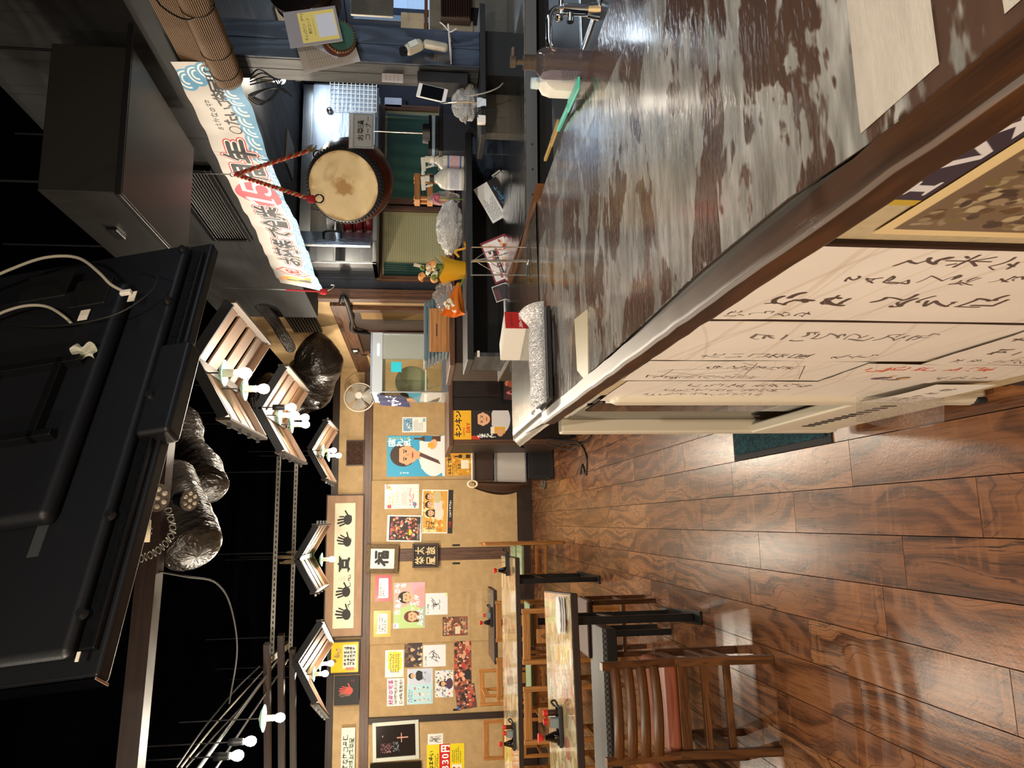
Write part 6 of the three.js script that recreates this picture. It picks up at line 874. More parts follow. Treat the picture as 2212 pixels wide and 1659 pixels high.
{ // wrapped mats
  const a = onY(1196, 650, CY), b = onY(1198, 872, CY), z = (a.z + b.z) / 2 - 0.02, L = a.x - b.x, cx = (a.x + b.x) / 2, t = thing('folded_mats', 'folded black and grey mats in clear plastic on the counter', 'mat', [cx, CY, z - 0.1], 0.03);
  for (let k = 0; k < 2; k++) obj('folded_mat', box(L * (0.95 - k * 0.02), 0.012, 0.2, 0.004, 0.002 + k * 0.013, 0, { r: 0.005 }), k ? mat('#8a8c92', { roughness: 0.95, map: plainTex }) : mat('#26282c', { roughness: 0.9, map: plainTex }), t);
  obj('plastic_wrap', mergeVertices(sheet((u, v) => { const x = (u - 0.5) * L * 1.02, c = v * Math.PI, hgt = 0.014 + 0.012 * (1 - Math.abs(u - 0.55) * 1.2) + 0.016 * (fbm(u * 7, v * 5, 5, 4) - 0.4) + (u > 0.92 ? (u - 0.92) * 0.4 : 0); return [x, 0.026 + Math.sin(c) * hgt, -Math.cos(c) * 0.115]; }, 80, 24)), mat('#f2f2f4', { transmission: 0.35, roughness: 0.22, bumpMap: scaled(crumpleTex, 5, 2), bumpScale: 0.012, side: THREE.DoubleSide }), t); }
{ // pump bottle, white bottle, spatulas
  const S = 1.045, p = onZ(1268, 131, -1.6), k = 0.2;
  const t = thing('pump_bottle', 'clear grey pump bottle behind the counter edge', 'bottle', [p.x, S, -1.62]), h = onZ(1160, 131, -1.62).y - S, R = 0.036;
  obj('body', lathe([[0, 0.002], [R - 0.004, 0.002], [R, 0.008], [R, h - 0.016], [R - 0.008, h - 0.002], [0.016, h + 0.006], [0.014, h + 0.01]], 32), mat('#c8bec4', { transmission: 0.92, roughness: 0.04, side: THREE.DoubleSide }), t); obj('liquid', cyl(R - 0.004, R - 0.004, h * 0.4, 0, 0.006, 0, 28), mat('#b8aab4', { transmission: 0.85, roughness: 0.05 }), t);
  obj('collar', [0, 1, 2, 3].map((i) => cyl(0.018 - (i % 2) * 0.001, 0.018, 0.007, 0, h + 0.005 + i * 0.007, 0, 20)), mat('#4a4038', { roughness: 0.25 }), t); obj('pump', [cyl(0.006, 0.006, 0.03, 0, h + 0.03, 0, 12), cyl(0.013, 0.014, 0.012, 0, h + 0.052, 0, 18), rod([0, h + 0.058, 0], [0.035, h + 0.056, 0], 0.006), cyl(0.005, 0.004, h - 0.02, 0, 0.01, 0, 8)], mat('#5c5044', { roughness: 0.25, transmission: 0.3 }), t);
  const q = onZ(1245, 172, -1.75), hb = onZ(1165, 172, -1.75).y - S, w = thing('white_bottle', 'white plastic bottle with a pale cap beside the pump bottle', 'bottle', [q.x - 0.01, S, -1.76]);
  obj('body', lathe([[0, 0], [0.03, 0], [0.034, 0.005], [0.034, hb - 0.03], [0.028, hb - 0.01], [0.013, hb], [0.013, hb + 0.004], [0, hb + 0.004]], 28), M.white, w); obj('cap', cyl(0.015, 0.014, 0.018, 0, hb + 0.002, 0, 20), mat('#cfe0e4', { roughness: 0.4 }), w); obj('label', clean(new THREE.CylinderGeometry(0.0345, 0.0345, hb * 0.5, 24, 1, true, -0.4, 1.9)).translate(0, hb * 0.42, 0), print(200, 160, (g, W, H) => { fill(g, '#d8d8d4', 0, 0, W, H); lines(g, 10, 10, 180, 9, 16, '#445', 0.8); }), w);
  const sp = (label, a, b, wd, m) => { const A = onY(...a), B = onY(...b), s = thing('spatula', label, 'spatula', [0, 0, 0]); obj('handle', beam(A, A.clone().lerp(B, 0.55), 0.012, 0.01), m, s); obj('blade', [beam(A.clone().lerp(B, 0.52), B, wd, 0.006)], m, s); };
  sp('mint green spatula leaning against the counter\'s back edge', [1206, 280, 1.115], [1251, 178, 1.13], 0.03, mat('#4cc8b4', { roughness: 0.4 })); sp('pale wooden spatula leaning beside the mint green one', [1178, 345, 1.108], [1206, 268, 1.114], 0.03, mat('#b08a3c', { roughness: 0.5 }));
}
// ================================================================ REFRIGERATOR UNDER THE COUNTER
{ const x = CX - 0.012, z0 = -1.82, z1 = -2.56, top = 1.03, d = 0.55, t = thing('showcase_refrigerator', 'beige glass-fronted refrigerator under the counter end', 'refrigerator', [0, 0, 0]);
  obj('cabinet', [span(x + 0.05, x + d, 0.05, top, z0, z0 - 0.03), span(x + 0.05, x + d, 0.05, top, z1 + 0.03, z1), span(x + d - 0.03, x + d, 0.05, top, z0, z1), span(x + 0.05, x + d, top - 0.03, top, z0, z1), span(x + 0.05, x + d, 0.05, 0.09, z0, z1)], M.beige, t);
  obj('corner_post', span(x - 0.006, x + 0.055, 0.02, top, z0 + 0.022, z0 - 0.05, { r: 0.02 }), M.beige, t); obj('corner_post', span(x, x + 0.05, 0.04, top, z1 + 0.06, z1, { r: 0.008 }), M.beige, t);
  obj('scuff', span(x - 0.0066, x + 0.01, 0.022, 0.055, z0 + 0.0225, z0 - 0.02, { r: 0.012 }), M.black, t);
  obj('door_track', [span(x + 0.012, x + 0.03, 0.34, top, z0 - 0.06, z0 - 0.075), span(x + 0.012, x + 0.03, 0.34, top, z0 - 0.1, z0 - 0.115)], M.blackmetal, t); obj('white_strip', span(x + 0.004, x + 0.02, 0.34, top, z0 - 0.052, z0 - 0.06, { r: 0.001 }), M.white, t);
  for (const s of [0, 1]) obj('glass_door', span(x + 0.03 + s * 0.015, x + 0.036 + s * 0.015, 0.36, top - 0.02, z0 - 0.08 - s * 0.28, z0 - 0.39 - s * 0.28, { r: 0.001 }), mat('#0c0e10', { roughness: 0.04 }), t);
  obj('lower_rail', span(x - 0.004, x + 0.03, 0.31, 0.36, z0 - 0.05, z1 + 0.05, { r: 0.008 }), M.beige, t); obj('lower_panel', span(x + 0.004, x + 0.03, 0.06, 0.31, z0 - 0.05, z1 + 0.05), M.beige, t);
  for (let i = 0; i < 12; i++) obj('vent_slot', span(x + 0.002, x + 0.006, 0.2, 0.24, z0 - 0.1 - i * 0.04, z0 - 0.115 - i * 0.04, { r: 0 }), M.black, t);
  for (const z of [z0 - 0.03, z1 + 0.03]) obj('foot', cyl(0.02, 0.02, 0.05, x + 0.08, 0, z, 12), M.black, t); }
{ // floor mat
  const t = thing('floor_mat', 'teal carpet floor mat with a black rubber border', 'mat', [0.56, 0, -3.05]), L = 0.88, W = 0.6; obj('border', box(W, 0.006, L, 0, 0, 0, { r: 0.002 }), M.rubber, t);
  const g = sheet((u, v) => [(u - 0.5) * (W - 0.05), 0.009 + 0.006 * noise(u * 130, v * 190, 3), (v - 0.5) * (L - 0.06)], 150, 200); obj('pile', g, mat('#0f4a55', { map: tex(256, 256, (u, v) => gray(120 + 135 * noise(u * 80, v * 80, 9, 80, 80))), roughness: 1 }), t).userData.kind = 'stuff'; }
// ================================================================ RECEPTION COUNTER, SHOWCASE AND CART
const RZ = -7.17;
{ const x0 = onZ(970, 959, RZ).x, x1 = 2.0, h = 1.238, t = thing('reception_counter', 'dark brown plank-fronted reception counter below the showcase', 'counter', [0, 0, 0]), n = 6, w = (x1 - x0 - 0.04) / n;
  obj('carcass', span(x0 + 0.02, x1, 0.08, h - 0.04, RZ - 0.02, RZ - 1.22, { r: 0 }), M.deepwood, t); obj('top_board', span(x0 - 0.02, x1, h - 0.04, h, RZ + 0.02, RZ - 1.25), M.darkwood, t); obj('corner_post', span(x0, x0 + 0.04, 0, h - 0.04, RZ + 0.01, RZ - 0.05), M.darkwood, t);
  for (let i = 0; i < n; i++) obj('front_board', span(x0 + 0.04 + i * w, x0 + 0.04 + (i + 1) * w - 0.006, 0.06, h - 0.04, RZ, RZ - 0.02), wood(scaled(darkTex, 0.9, 4), ['#584c46', '#4c403a', '#60544c'][i % 3], { roughness: 0.4 }), t);
  obj('kick_board', span(x0 + 0.06, x1, 0, 0.08, RZ - 0.04, RZ - 1.2), M.black, t); }
note('beer_advert', 'red and yellow dry beer poster with a woman on the reception counter', 'poster', [1043, 918], onZ(1000, 887, RZ).x - onZ(1000, 950, RZ).x, onZ(979, 900, RZ).y - onZ(1108, 900, RZ).y, 0, print(300, 620, (g, w, h) => { fill(g, '#1c1616', 0, 0, w, h); fill(g, '#f0b418', 0, 0, w, 190); write(g, 'キンキン', 20, 20, 72, { color: '#1a1410', lw: 0.15, gap: 0.95 }); write(g, 'SUPER', 30, 100, 30, { color: '#b05010' }); write(g, 'DRY', 60, 128, 60, { color: '#c82818' }); fill(g, '#c83020', 0, 190, 40, 90); face(g, 210, 300, 78, { hair: '#20120e', long: true, shirt: '#d8d4d2' }); fill(g, '#f4ece0', 60, 390, 70, 40); fill(g, '#e8a820', 60, 430, 70, 110); g.fillStyle = '#e0a880'; g.beginPath(); g.ellipse(70, 490, 40, 34, 0, 0, 7); g.fill(); write(g, 'たまらん!', 14, 250, 52, { color: '#fff', lw: 0.15, vertical: true, gap: 0.7 }); }), RZ + 0.004);
framed('food_picture', 'black framed food picture leaning on the reception counter', 'picture', [1078, 1130, 765, 872], RZ + 0.003, print(320, 160, (g, w, h) => { fill(g, '#3a2420', 0, 0, w, h); blobs(g, 60, w, h, ['#a85038', '#c88058', '#702c24', '#d8b090', '#502018', '#d87088'], 8, 24); }), { rim: 0.03, depth: 0.03, frameMat: M.blackmetal });
{ // glass showcase
  const F = -7.22, x0 = onZ(850, 848, F).x, x1 = onZ(850, 727, F).x + 0.04, y0 = 1.238, y1 = onZ(801, 790, F).y, d = 0.62, t = thing('glass_showcase', 'tall glass refrigerated showcase with a white lit head panel', 'showcase', [0, 0, 0]), hh = 0.11;
  obj('head_panel', span(x0, x1, y1 - hh, y1, F, F - d), mat('#c8d4e0', { roughness: 0.35 }), t); obj('top_edge', span(x0, x1, y1 - 0.012, y1 + 0.006, F + 0.004, F - d - 0.004), M.steel, t);
  obj('base', span(x0, x1, y0, y0 + 0.06, F, F - d), M.steel, t); obj('side_panel', span(x1 - 0.26, x1, y0 + 0.06, y1 - hh, F - 0.01, F - 0.03), mat('#a8aea8', { roughness: 0.4 }), t);
  for (const [x, z] of [[x0, F], [x0, F - d + 0.02], [x1 - 0.02, F - d + 0.02], [x1 - 0.02, F]]) obj('corner_post', span(x, x + 0.014, y0 + 0.06, y1 - hh, z, z - 0.016), M.steel, t);
  obj('front_glass', span(x0 + 0.014, x1 - 0.26, y0 + 0.06, y1 - hh, F - 0.002, F - 0.006, { r: 0 }), M.glass, t); obj('side_glass', span(x0 + 0.002, x0 + 0.006, y0 + 0.06, y1 - hh, F - 0.02, F - d + 0.02, { r: 0 }), M.glass, t);
  for (const y of [0.26, 0.46]) obj('glass_shelf', span(x0 + 0.02, x1 - 0.02, y0 + y, y0 + y + 0.006, F - 0.04, F - d + 0.04, { r: 0 }), M.glass, t);
  obj('shelf_rail', [span(x0 + 0.02, x1 - 0.3, y0 + 0.21, y0 + 0.225, F - 0.03, F - 0.05), ...[0, 1, 2, 3, 4].map((i) => span(x0 - 0.006, x0 + 0.01, y0 + 0.2, y0 + 0.23, F - 0.1 - i * 0.1, F - 0.14 - i * 0.1))], M.white, t);
  obj('light_strip', box(0.12, 0.02, 0.004, x0 + 0.42, y1 - 0.07, F + 0.002, { mid: true }), mat('#ffffff', { emissive: COOL, emissiveIntensity: 1.2 }), t);
  const c = onZ(856, 792, F); obj('display_panel', box(0.1, 0.1, 0.008, c.x, c.y, F - 0.012, { mid: true }), print(100, 100, (g, w, h) => { fill(g, '#20c8e0', 0, 0, w, h); g.strokeStyle = '#0a7890'; g.lineWidth = 9; g.beginPath(); g.moveTo(20, 30); g.lineTo(60, 66); g.moveTo(70, 20); g.lineTo(36, 74); g.stroke(); }, { emissive: new THREE.Color(0.02, 0.5, 0.62), emissiveIntensity: 0.5 }), t);
  obj('condenser', lathe([[0, 0], [0.16, 0.0], [0.17, 0.02], [0.16, 0.04], [0, 0.04]], 28).rotateX(Math.PI / 2).translate(x0 + 0.2, y0 + 0.36, F - d + 0.06), mat('#b8aa88', { roughness: 0.5 }), t);
  const n0 = F - 0.02, n1 = F - d - 0.02; tag(obj('cloth_curtain', sheet((u, v) => [x0 - 0.014 - 0.02 * v - 0.012 * Math.sin(u * 14), y1 - 0.06 - 0.26 * v - 0.05 * u * v, n0 + (n1 - n0) * u], 40, 10), print(300, 160, (g, w, h) => { fill(g, '#20224e', 0, 0, w, h); for (let i = 0; i < 5; i++) { blobs(g, 14, 44, 60, ['#c8ccd8', '#a8acc4'], 3, 10, 14 + i * 58, 50); } }, { side: THREE.DoubleSide, roughness: 0.9 })), 'navy patterned cloth curtain hung from the showcase side', 'cloth');
  tag(obj('power_cable', tube([[x0 + 0.1, y1 - 0.15, F - d + 0.1], [x0 + 0.08, y1 - 0.3, F - d + 0.2], [x0 + 0.1, y0 + 0.3, F - d + 0.15], [x0 + 0.14, y0 + 0.07, F - d + 0.2]], 0.004), M.whitecord), 'white cable hanging inside the glass showcase', 'cable');
}
tag(obj('wall_cable', tube([onX(735, 652, RW - 0.03), onX(742, 640, RW - 0.05), onX(760, 690, RW - 0.075), onX(764, 715, RW - 0.075), onX(800, 720, RW - 0.05)], 0.022, { seg: 40 }), M.cord), 'thick black conduit bending along the alcove beam', 'cable');
{ const p = onX(768, 757, RW - 0.065), t = thing('power_outlet', 'white outlet with a black plug on the alcove beam', 'outlet', p.toArray()); obj('plate', box(0.02, 0.09, 0.14, 0, 0, 0, { mid: true }), M.black, t); obj('socket', box(0.012, 0.05, 0.07, -0.012, 0, 0.02, { mid: true }), M.white, t); obj('plug', [box(0.03, 0.03, 0.03, -0.03, -0.01, -0.01, { mid: true }), tube([[-0.04, -0.02, -0.01], [-0.05, -0.08, -0.02], [-0.03, -0.14, -0.1], [-0.02, -0.16, -0.4]], 0.006)], M.cord, t); }
{ // heap by the reception counter
  const Z = -8.5, B = (x0, x1, y0, y1) => { const a = onZ(x0, y0, Z), b = onZ(x1, y1, Z); return [b.x, a.x, b.y, a.y]; };
  const k = (name, label, cat, q, d, m, extra) => { const [l, r, b, t] = B(...q), o = thing(name, label, cat, [(l + r) / 2, Math.max(0, b), Z - d / 2]); obj('body', box(r - l, t - Math.max(0, b), d, 0, 0, 0, { r: 0.008 }), m, o); extra?.(o, r - l, t - Math.max(0, b), d); return o; };
  k('floor_heater', 'black floor heater on the boards beside the reception counter', 'heater', [1138, 1197, 958, 1034], 0.4, M.plastic, (o, w, h, d) => { for (let i = 0; i < 7; i++) obj('grille_bar', box(w * 0.8, 0.01, 0.006, 0, h * 0.2 + i * h * 0.09, d / 2 + 0.002, { r: 0 }), M.black, o); });
  k('white_box', 'large white box stacked on the black floor heater', 'box', [1067, 1138, 960, 1046], 0.42, mat('#c8c4c0', { roughness: 0.6 }), (o, w, h, d) => { obj('frame', [box(w + 0.01, 0.03, d + 0.01, 0, h - 0.03, 0), box(0.02, h, d + 0.008, -w / 2, 0, 0), box(w + 0.008, 0.02, d + 0.008, 0, 0, 0)], M.steeldull, o); });
  k('brown_chest', 'dark brown padded chest on top of the white box', 'chest', [1024, 1067, 961, 1038], 0.44, M.brownvinyl, (o, w, h, d) => { obj('lid', box(w + 0.012, 0.025, d + 0.012, 0, h - 0.02, 0, { r: 0.01 }), M.brownvinyl, o); });
  { const a = onZ(1024, 1036, Z), b = onZ(1138, 1050, Z), t = thing('leather_flap', 'dark brown leather cushion leaning on the white box', 'cushion', [a.x - 0.02, b.y - 0.0, Z + 0.05]); const H = a.y - b.y; obj('pad', mergeVertices(sheet((u, v) => { const w = 0.035 + 0.15 * Math.sin(v * 2.6) ** 0.8 * (1 - v * 0.3); return [-0.02 - w * u * (1 - v * 0.2) + 0.02 * v, H * v, 0.05 * Math.sin(u * 6.28) * 0.5 - 0.05 * u]; }, 16, 14)).translate(0, 0, 0), mat('#3e281c', { roughness: 0.4, side: THREE.DoubleSide }), t); obj('hoop', clean(new THREE.TorusGeometry(0.045, 0.012, 8, 24)).scale(0.8, 1.1, 1).translate(-0.03, H + 0.02, 0.02), M.cream, t); }
  { const a = onZ(1010, 962, Z), b = onZ(1022, 1040, Z), t = thing('acrylic_rail', 'clear acrylic rail with a white bar above the brown chest', 'rail', [0, 0, 0]); obj('bar', rod([a.x, a.y - 0.05, Z + 0.01], [b.x, b.y + 0.01, Z + 0.01], 0.008), M.white, t); obj('sheet', span(b.x, a.x, a.y - 0.07, a.y + 0.05, Z - 0.02, Z - 0.024, { r: 0 }), M.acrylic, t); }
  const c = onY(1250, 960, 0.006); tag(obj('cable', tube([[0.76, 0.3, -7.1], [0.72, 0.02, -7.05], [0.66, 0.006, -6.9], [0.55, 0.006, -6.75], [0.4, 0.006, -6.8], [0.5, 0.006, -6.95], [0.42, 0.006, -7.05]], 0.01, { seg: 50 }), M.cord), 'black cables lying on the floor at the reception counter foot', 'cable');
  tag(obj('cable', tube([[0.74, 0.25, -7.2], [0.7, 0.08, -7.12], [0.69, 0.02, -6.7], [0.74, 0.006, -6.5], [0.7, 0.006, -6.9], [0.66, 0.1, -7.1], [0.72, 0.3, -7.15]], 0.007, { seg: 50 }), M.cord), 'loop of black cable against the reception counter side', 'cable');
  const q = onY(1172, 1040, 0.01); tag(obj('extension_cord', [tube([[0.46, 0.06, -8.45], [q.x + 0.05, 0.012, q.z + 0.1], [q.x - 0.05, 0.012, q.z - 0.1], [q.x - 0.08, 0.012, q.z + 0.15], [q.x + 0.02, 0.012, q.z + 0.22]], 0.009, { seg: 40 }), box(0.06, 0.03, 0.05, q.x - 0.05, 0, q.z + 0.1)], mat('#6a655c', { roughness: 0.6 })), 'short tangled extension cord on the floor by the heater', 'cord');
}
// ================================================================ TABLES AND CHAIRS
function tableTop(s) { return print(1024, 512, (g, w, h) => { fill(g, '#b4a47c', 0, 0, w, h); seed_ = s; blobs(g, 240, w, h, ['#c0b088', '#ccc0a0', '#a08c60', '#d4c8a8', '#b09a68', '#dcd2b6', '#948460', '#b06a58'], 8, 46); for (let i = 0; i < 12; i++) lines(g, rnd(0, w - 150), rnd(0, h - 80), 120, 3, 22, '#6a5a44', 0.8); }, { roughness: 0.16, bumpMap: scaled(waveTex, 1, 1), bumpScale: 0.004, clearcoat: 0.6, clearcoatRoughness: 0.05 }); }
function table(label, x1, z1, L, D, y, turn, s, legs) { // (x1, z1) is the near right corner
  const t = thing('dining_table', label, 'table', [x1, 0, z1], turn), th = 0.04;
  obj('edge_frame', span(-L, 0, y - th, y - 0.003, 0, -D), M.deepwood, t); obj('film_top', boxUV(span(-L + 0.008, -0.008, y - 0.004, y, -0.008, -D + 0.008, { r: 0.001 }), 0, 0), s, t);
  for (const lx of legs) { for (const z of [-0.2, -D + 0.2]) obj('leg', span(lx - 0.02, lx + 0.02, 0.012, y - th, z - 0.02, z + 0.02), M.blackmetal, t); obj('leg_brace', span(lx - 0.015, lx + 0.015, 0.42, 0.46, -0.2, -D + 0.2), M.blackmetal, t); obj('foot_plate', span(lx - 0.035, lx + 0.035, 0, 0.012, -0.08, -D + 0.08), M.blackmetal, t); }
  return t;
}
const T1 = table('nearest long table topped with wrinkled printed film', -0.378, -3.998, 1.7, 0.86, 0.73, 0.07, (() => { const m = tableTop(3); m.map.repeat.set(0.62, 1.1); m.map.wrapS = m.map.wrapT = THREE.RepeatWrapping; return m; })(), [-0.15, -1.5]);
const T2 = table('second long table behind the nearest one, with red capped soy bottles at both ends', -0.302, -6.341, 2.3, 1.1, 0.73, 0.02, (() => { const m = tableTop(9); m.map.repeat.set(0.5, 0.9); m.map.wrapS = m.map.wrapT = THREE.RepeatWrapping; return m; })(), [-0.2, -2.1]);
const T3 = table('small dark table with a clear partition at the sliding panels', -0.73, -8.3, 0.75, 0.7, 0.73, 0.02, mat('#2c241e', { roughness: 0.3 }), [-0.37]);
{ const t = thing('acrylic_screen', 'clear acrylic partition standing on the small dark table', 'partition', [-1.1, 0.73, -8.64]); obj('panel', box(0.7, 0.3, 0.004, 0, 0.01, 0, { r: 0 }), M.acrylic, t); for (const s of [-1, 1]) obj('foot', box(0.02, 0.01, 0.16, s * 0.3, 0, 0), M.acrylic, t); obj('wing', box(0.004, 0.3, 0.3, 0.35, 0.01, -0.15, { r: 0 }), M.acrylic, t); }
// dark chair with a leather seat, back towards -z of its own axes turned to the viewer
const slatShape = (w, y, z, amp) => sheet((u, v) => { const a = v * 2 * Math.PI, x = (u - 0.5) * w, b = amp * (1 - (2 * u - 1) ** 2); return [x, y + 0.017 * Math.cos(a) * (1 + 0.25 * Math.cos(2 * a)), z + b + 0.008 * Math.sin(a)]; }, 16, 12);
function darkChair(label, pos, turn) {
  const t = thing('dark_chair', label, 'chair', pos, turn, 'dark wooden chairs with brown leather seats'), W = 0.4, D = 0.4, sh = 0.43;
  for (const s of [-1, 1]) { obj('rear_leg', [beam([s * (W / 2 - 0.018), 0, D / 2 + 0.02], [s * (W / 2 - 0.018), sh, D / 2 - 0.015], 0.034, 0.036), beam([s * (W / 2 - 0.018), sh - 0.01, D / 2 - 0.015], [s * (W / 2 - 0.018), 0.755, D / 2 + 0.035], 0.033, 0.034)], M.chair, t); obj('front_leg', beam([s * (W / 2 - 0.018), 0, -D / 2 + 0.018], [s * (W / 2 - 0.018), sh - 0.03, -D / 2 + 0.018], 0.034, 0.034), M.chair, t);
    for (const y of [0.16, 0.25]) obj('side_stretcher', beam([s * (W / 2 - 0.018), y, -D / 2 + 0.02], [s * (W / 2 - 0.018), y + 0.01, D / 2 - 0.005], 0.022, 0.03), M.chair, t); }
  for (const y of [0.2, 0.3]) obj('rear_stretcher', beam([-W / 2 + 0.02, y, D / 2 - 0.005], [W / 2 - 0.02, y, D / 2 - 0.005], 0.022, 0.028), M.chair, t);
  obj('seat_rail', [box(W - 0.04, 0.045, 0.02, 0, sh - 0.06, D / 2 - 0.02), box(W - 0.04, 0.045, 0.02, 0, sh - 0.06, -D / 2 + 0.02), box(0.02, 0.045, D - 0.04, -W / 2 + 0.02, sh - 0.06, 0), box(0.02, 0.045, D - 0.04, W / 2 - 0.02, sh - 0.06, 0)], M.chair, t);
  obj('seat', clean(new RoundedBoxGeometry(W - 0.045, 0.058, D - 0.01, 3, 0.022)).translate(0, sh + 0.008, -0.012), M.leather, t);
  [0.7, 0.642, 0.584, 0.526].forEach((y) => obj('back_slat', slatShape(W - 0.05, y, D / 2 + 0.005 + (y - 0.43) * 0.12, 0.03), M.chair, t));
  return t;
}
const DC = darkChair('dark wooden slatted chair with a brown leather seat nearest the viewer', [-0.8, 0, -3.46], 0.06);
dup(DC, [-1.27, 0, -3.42], 0.02, 'dark wooden leather chair cut by the photo edge, left of the nearest one');
{ const p = onY(1440, 1313, 0), t = thing('stool', 'dark brown padded stool at the right end of the nearest table', 'stool', [p.x - 0.14, 0, p.z - 0.36]); for (const s of [-1, 1]) for (const q of [-1, 1]) obj('leg', span(s * 0.16 - 0.015, s * 0.16 + 0.015, 0, 0.41, q * 0.13 - 0.015, q * 0.13 + 0.015), M.chair, t); obj('seat', box(0.36, 0.045, 0.3, 0, 0.41, 0, { r: 0.02 }), mat('#4a2c1e', { roughness: 0.5 }), t); obj('rail', [box(0.32, 0.025, 0.02, 0, 0.2, 0.13), box(0.02, 0.025, 0.26, 0.16, 0.2, 0)], M.chair, t); }
{ const a = onY(1300, 1358, 0.43), b = onY(1302, 1640, 0.43), t = thing('bench', 'black bench with a grey woven seat under the nearest table', 'bench', [(a.x + b.x) / 2 - 0.1, 0, a.z - 0.16], 0.03), L = a.x - b.x + 0.2; obj('seat', boxUV(box(L, 0.03, 0.36, 0, 0.4, 0, { r: 0.008 })), mat('#ffffff', { map: scaled(weaveTex, 4, 4), roughness: 0.5 }), t); obj('frame', box(L - 0.02, 0.06, 0.34, 0, 0.34, 0), M.plastic, t); for (const s of [-1, 1]) for (const q of [-1, 1]) obj('leg', box(0.035, 0.34, 0.035, s * (L / 2 - 0.04), 0, q * 0.14), M.blackmetal, t); }
function paleChair(label, pos, turn, top = 0.745, diamond = true) {
  const t = thing('pale_chair', label, 'chair', pos, turn, 'pale wooden chairs'), W = 0.4, D = 0.4;
  for (const s of [-1, 1]) { obj('rear_leg', box(0.034, top, 0.03, s * (W / 2 - 0.017), 0, D / 2), M.pale, t); obj('front_leg', box(0.034, 0.42, 0.034, s * (W / 2 - 0.017), 0, -D / 2 + 0.03), M.pale, t); obj('side_stretcher', box(0.02, 0.03, D - 0.04, s * (W / 2 - 0.017), 0.18, 0), M.pale, t); }
  obj('top_rail', box(W - 0.068, 0.055, 0.026, 0, top - 0.06, D / 2), M.pale, t); for (const z of [D / 2, -D / 2 + 0.03]) obj('seat_rail', box(W - 0.04, 0.05, 0.02, 0, 0.37, z), M.pale, t);
  obj('seat', box(W - 0.01, 0.035, D - 0.02, 0, 0.42, -0.01, { r: 0.012 }), mat('#8a9a78', { roughness: 0.6 }), t);
  if (diamond) { const s = new THREE.Shape([[-0.05, 0], [0.05, 0], [0.05, top - 0.115 - 0.45], [-0.05, top - 0.115 - 0.45]].map((p) => new THREE.Vector2(...p))), c = (top - 0.565) / 2 + 0.03, h = new THREE.Path([[0, c - 0.032], [0.024, c], [0, c + 0.032], [-0.024, c]].map((p) => new THREE.Vector2(...p))); s.holes.push(h); obj('back_splat', clean(new THREE.ExtrudeGeometry(s, { depth: 0.016, bevelEnabled: false })).translate(0, 0.455, D / 2 - 0.008), M.pale, t); }
  else for (const y of [0.52, 0.6]) obj('back_rail', box(W - 0.068, 0.03, 0.02, 0, y, D / 2), M.pale, t);
  return t;
}
const PC = paleChair('pale wooden chair with a diamond cutout between the tables, on the right', [-0.855, 0, -6.05], 0);
dup(PC, [-1.416, 0, -6.05], 0.02, 'pale wooden chair with a diamond cutout between the tables, in the middle');
dup(PC, [-1.98, 0, -6.05], 0, 'pale wooden chair between the tables at the photo\'s left edge');
dup(PC, [-1.0, 0, -7.72], Math.PI, 'pale diamond-backed chair across the second table, on the right');
dup(PC, [-1.55, 0, -7.72], Math.PI, 'pale diamond-backed chair across the second table, in the middle');
const SC = paleChair('pale chair standing sideways beyond the right end of the second table', [-0.44, 0, -8.25], Math.PI / 2, 0.83, false);
dup(SC, [-0.46, 0, -8.85], Math.PI / 2, 'second pale chair beyond the right end of the second table, nearer the wall');
dup(SC, [-1.62, 0, -8.6], -1.55, 'pale chair seen edge on left of the small dark table');
dup(SC, [-1.95, 0, -9.3], 0.4, 'pale chair turned askew by the sliding panels');
dup(SC, [-2.3, 0, -8.8], 0, 'pale chair near the fireworks photo');
dup(SC, [-2.85, 0, -8.7], 0.1, 'pale chair below the yellow price poster at the photo\'s left edge');
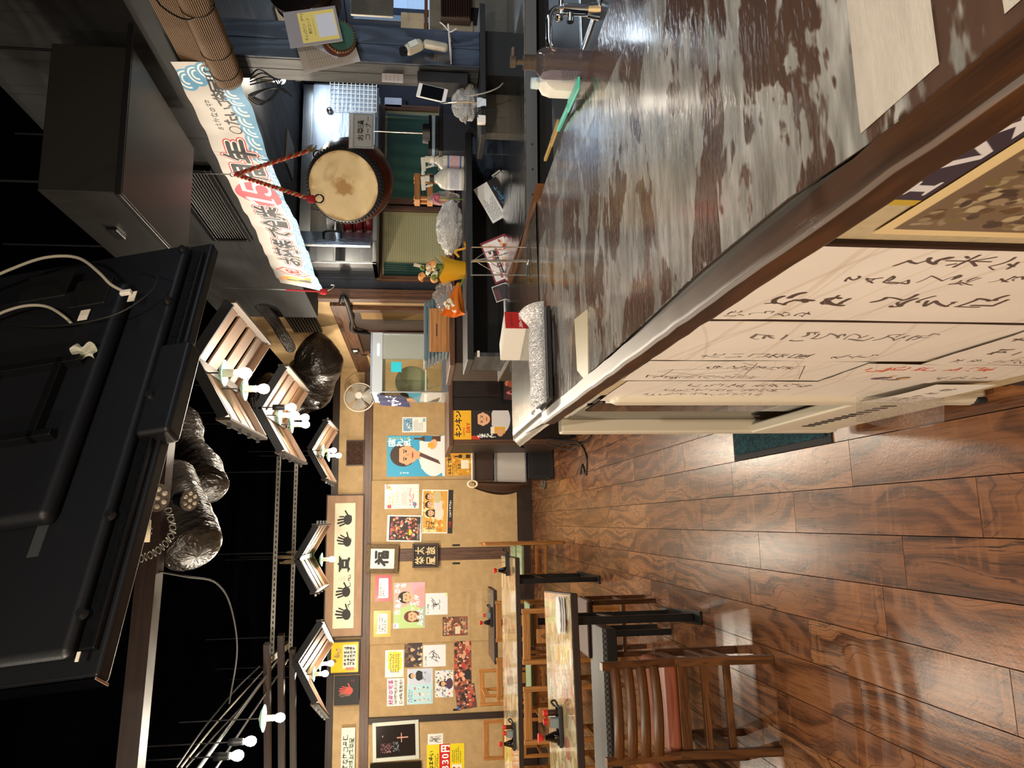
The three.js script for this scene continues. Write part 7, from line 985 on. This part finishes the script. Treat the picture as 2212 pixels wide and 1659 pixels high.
// condiments
function caddy(px, Y, label, z, n = 3) {
  const p = onY(px[0], px[1], Y), pos = z ? [onZ(px[0], px[1], z).x, Y, z] : p.toArray(), t = thing('condiment_tray', 'black condiment tray ' + label, 'tray', pos, 0.1);
  obj('base', box(0.2, 0.008, 0.1, 0, 0, 0, { r: 0.003 }), M.plastic, t); obj('rim', [box(0.2, 0.02, 0.006, 0, 0, 0.05), box(0.2, 0.02, 0.006, 0, 0, -0.05), box(0.006, 0.02, 0.1, -0.1, 0, 0), box(0.006, 0.02, 0.1, 0.1, 0, 0)], M.plastic, t); obj('handle', tube([[0.1, 0.012, 0], [0.13, 0.03, 0], [0.125, 0.05, 0], [0.1, 0.03, 0]], 0.006), M.plastic, t);
  const at_ = (dx, dz) => V(dx, 0, dz).applyAxisAngle(V(0, 1, 0), 0.1).add(V(pos[0], Y + 0.008, pos[2])).toArray();
  const s = thing('soy_bottle', 'red capped soy sauce bottle in the tray ' + label, 'bottle', at_(-0.055, 0)); obj('body', lathe([[0, 0], [0.032, 0], [0.034, 0.01], [0.026, 0.04], [0.016, 0.07], [0.014, 0.08], [0, 0.08]], 24), M.soy, s); obj('neck', cyl(0.014, 0.013, 0.016, 0, 0.08, 0, 16), M.glass, s); obj('cap', lathe([[0, 0.094], [0.016, 0.094], [0.018, 0.1], [0.024, 0.118], [0.022, 0.122], [0, 0.12]], 20), M.red, s);
  if (n > 1) { const b = thing('toothpick_box', 'clear box of toothpicks in the tray ' + label, 'box', at_(0.02, 0.015)); obj('case', box(0.05, 0.055, 0.05, 0, 0, 0), mat('#a8b8c0', { transmission: 0.5, roughness: 0.1 }), b); const g = []; for (let i = 0; i < 24; i++) g.push(rod([-0.02 + (i % 6) * 0.008, 0.03, -0.016 + Math.floor(i / 6) * 0.01], [-0.02 + (i % 6) * 0.008, 0.066, -0.016 + Math.floor(i / 6) * 0.01], 0.0011, 5)); obj('toothpicks', g, M.pale, b).userData.kind = 'stuff'; }
  for (let i = 2; i < n; i++) { const c = thing('spice_jar', `${i === 2 ? 'larger' : 'smaller'} red capped spice jar in the tray ${label}`, 'jar', at_(0.02 + (i - 2) * 0.045, -0.03)); obj('glass', cyl(0.017, 0.017, 0.06, 0, 0, 0, 18), mat('#503828', { transmission: 0.4, roughness: 0.1 }), c); obj('cap', cyl(0.018, 0.016, 0.024, 0, 0.06, 0, 18), M.red, c); }
}
caddy([1212, 1568], 0.735, 'on the nearest table', 0, 4);
caddy([1112, 1590], 0.735, 'at the left of the second table', 0, 4);
caddy([1098, 1218], 0.735, 'at the right end of the second table', 0, 1);
caddy([1062, 1333], 0.735, 'on the small dark table', -8.45, 3);
{ const p = onY(1218, 1328, 0.735), t = thing('wet_towels', 'stack of folded white towels at the right end of the nearest table', 'towels', [p.x, 0.731, p.z], 0.1); for (let i = 0; i < 3; i++) obj('towel', mergeVertices(sheet((u, v) => { const a = v * Math.PI * 2, e = Math.sin(u * Math.PI) ** 0.3; return [(u - 0.5) * 0.2, 0.008 + i * 0.012 + Math.sin(a) * 0.008 * e + 0.003 * noise(u * 8, v * 4, i), Math.cos(a) * 0.06 * e * (1 + 0.1 * noise(u * 5, 1, i + 4))]; }, 24, 16)), M.towel, t); }
renderer.render(scene, camera);
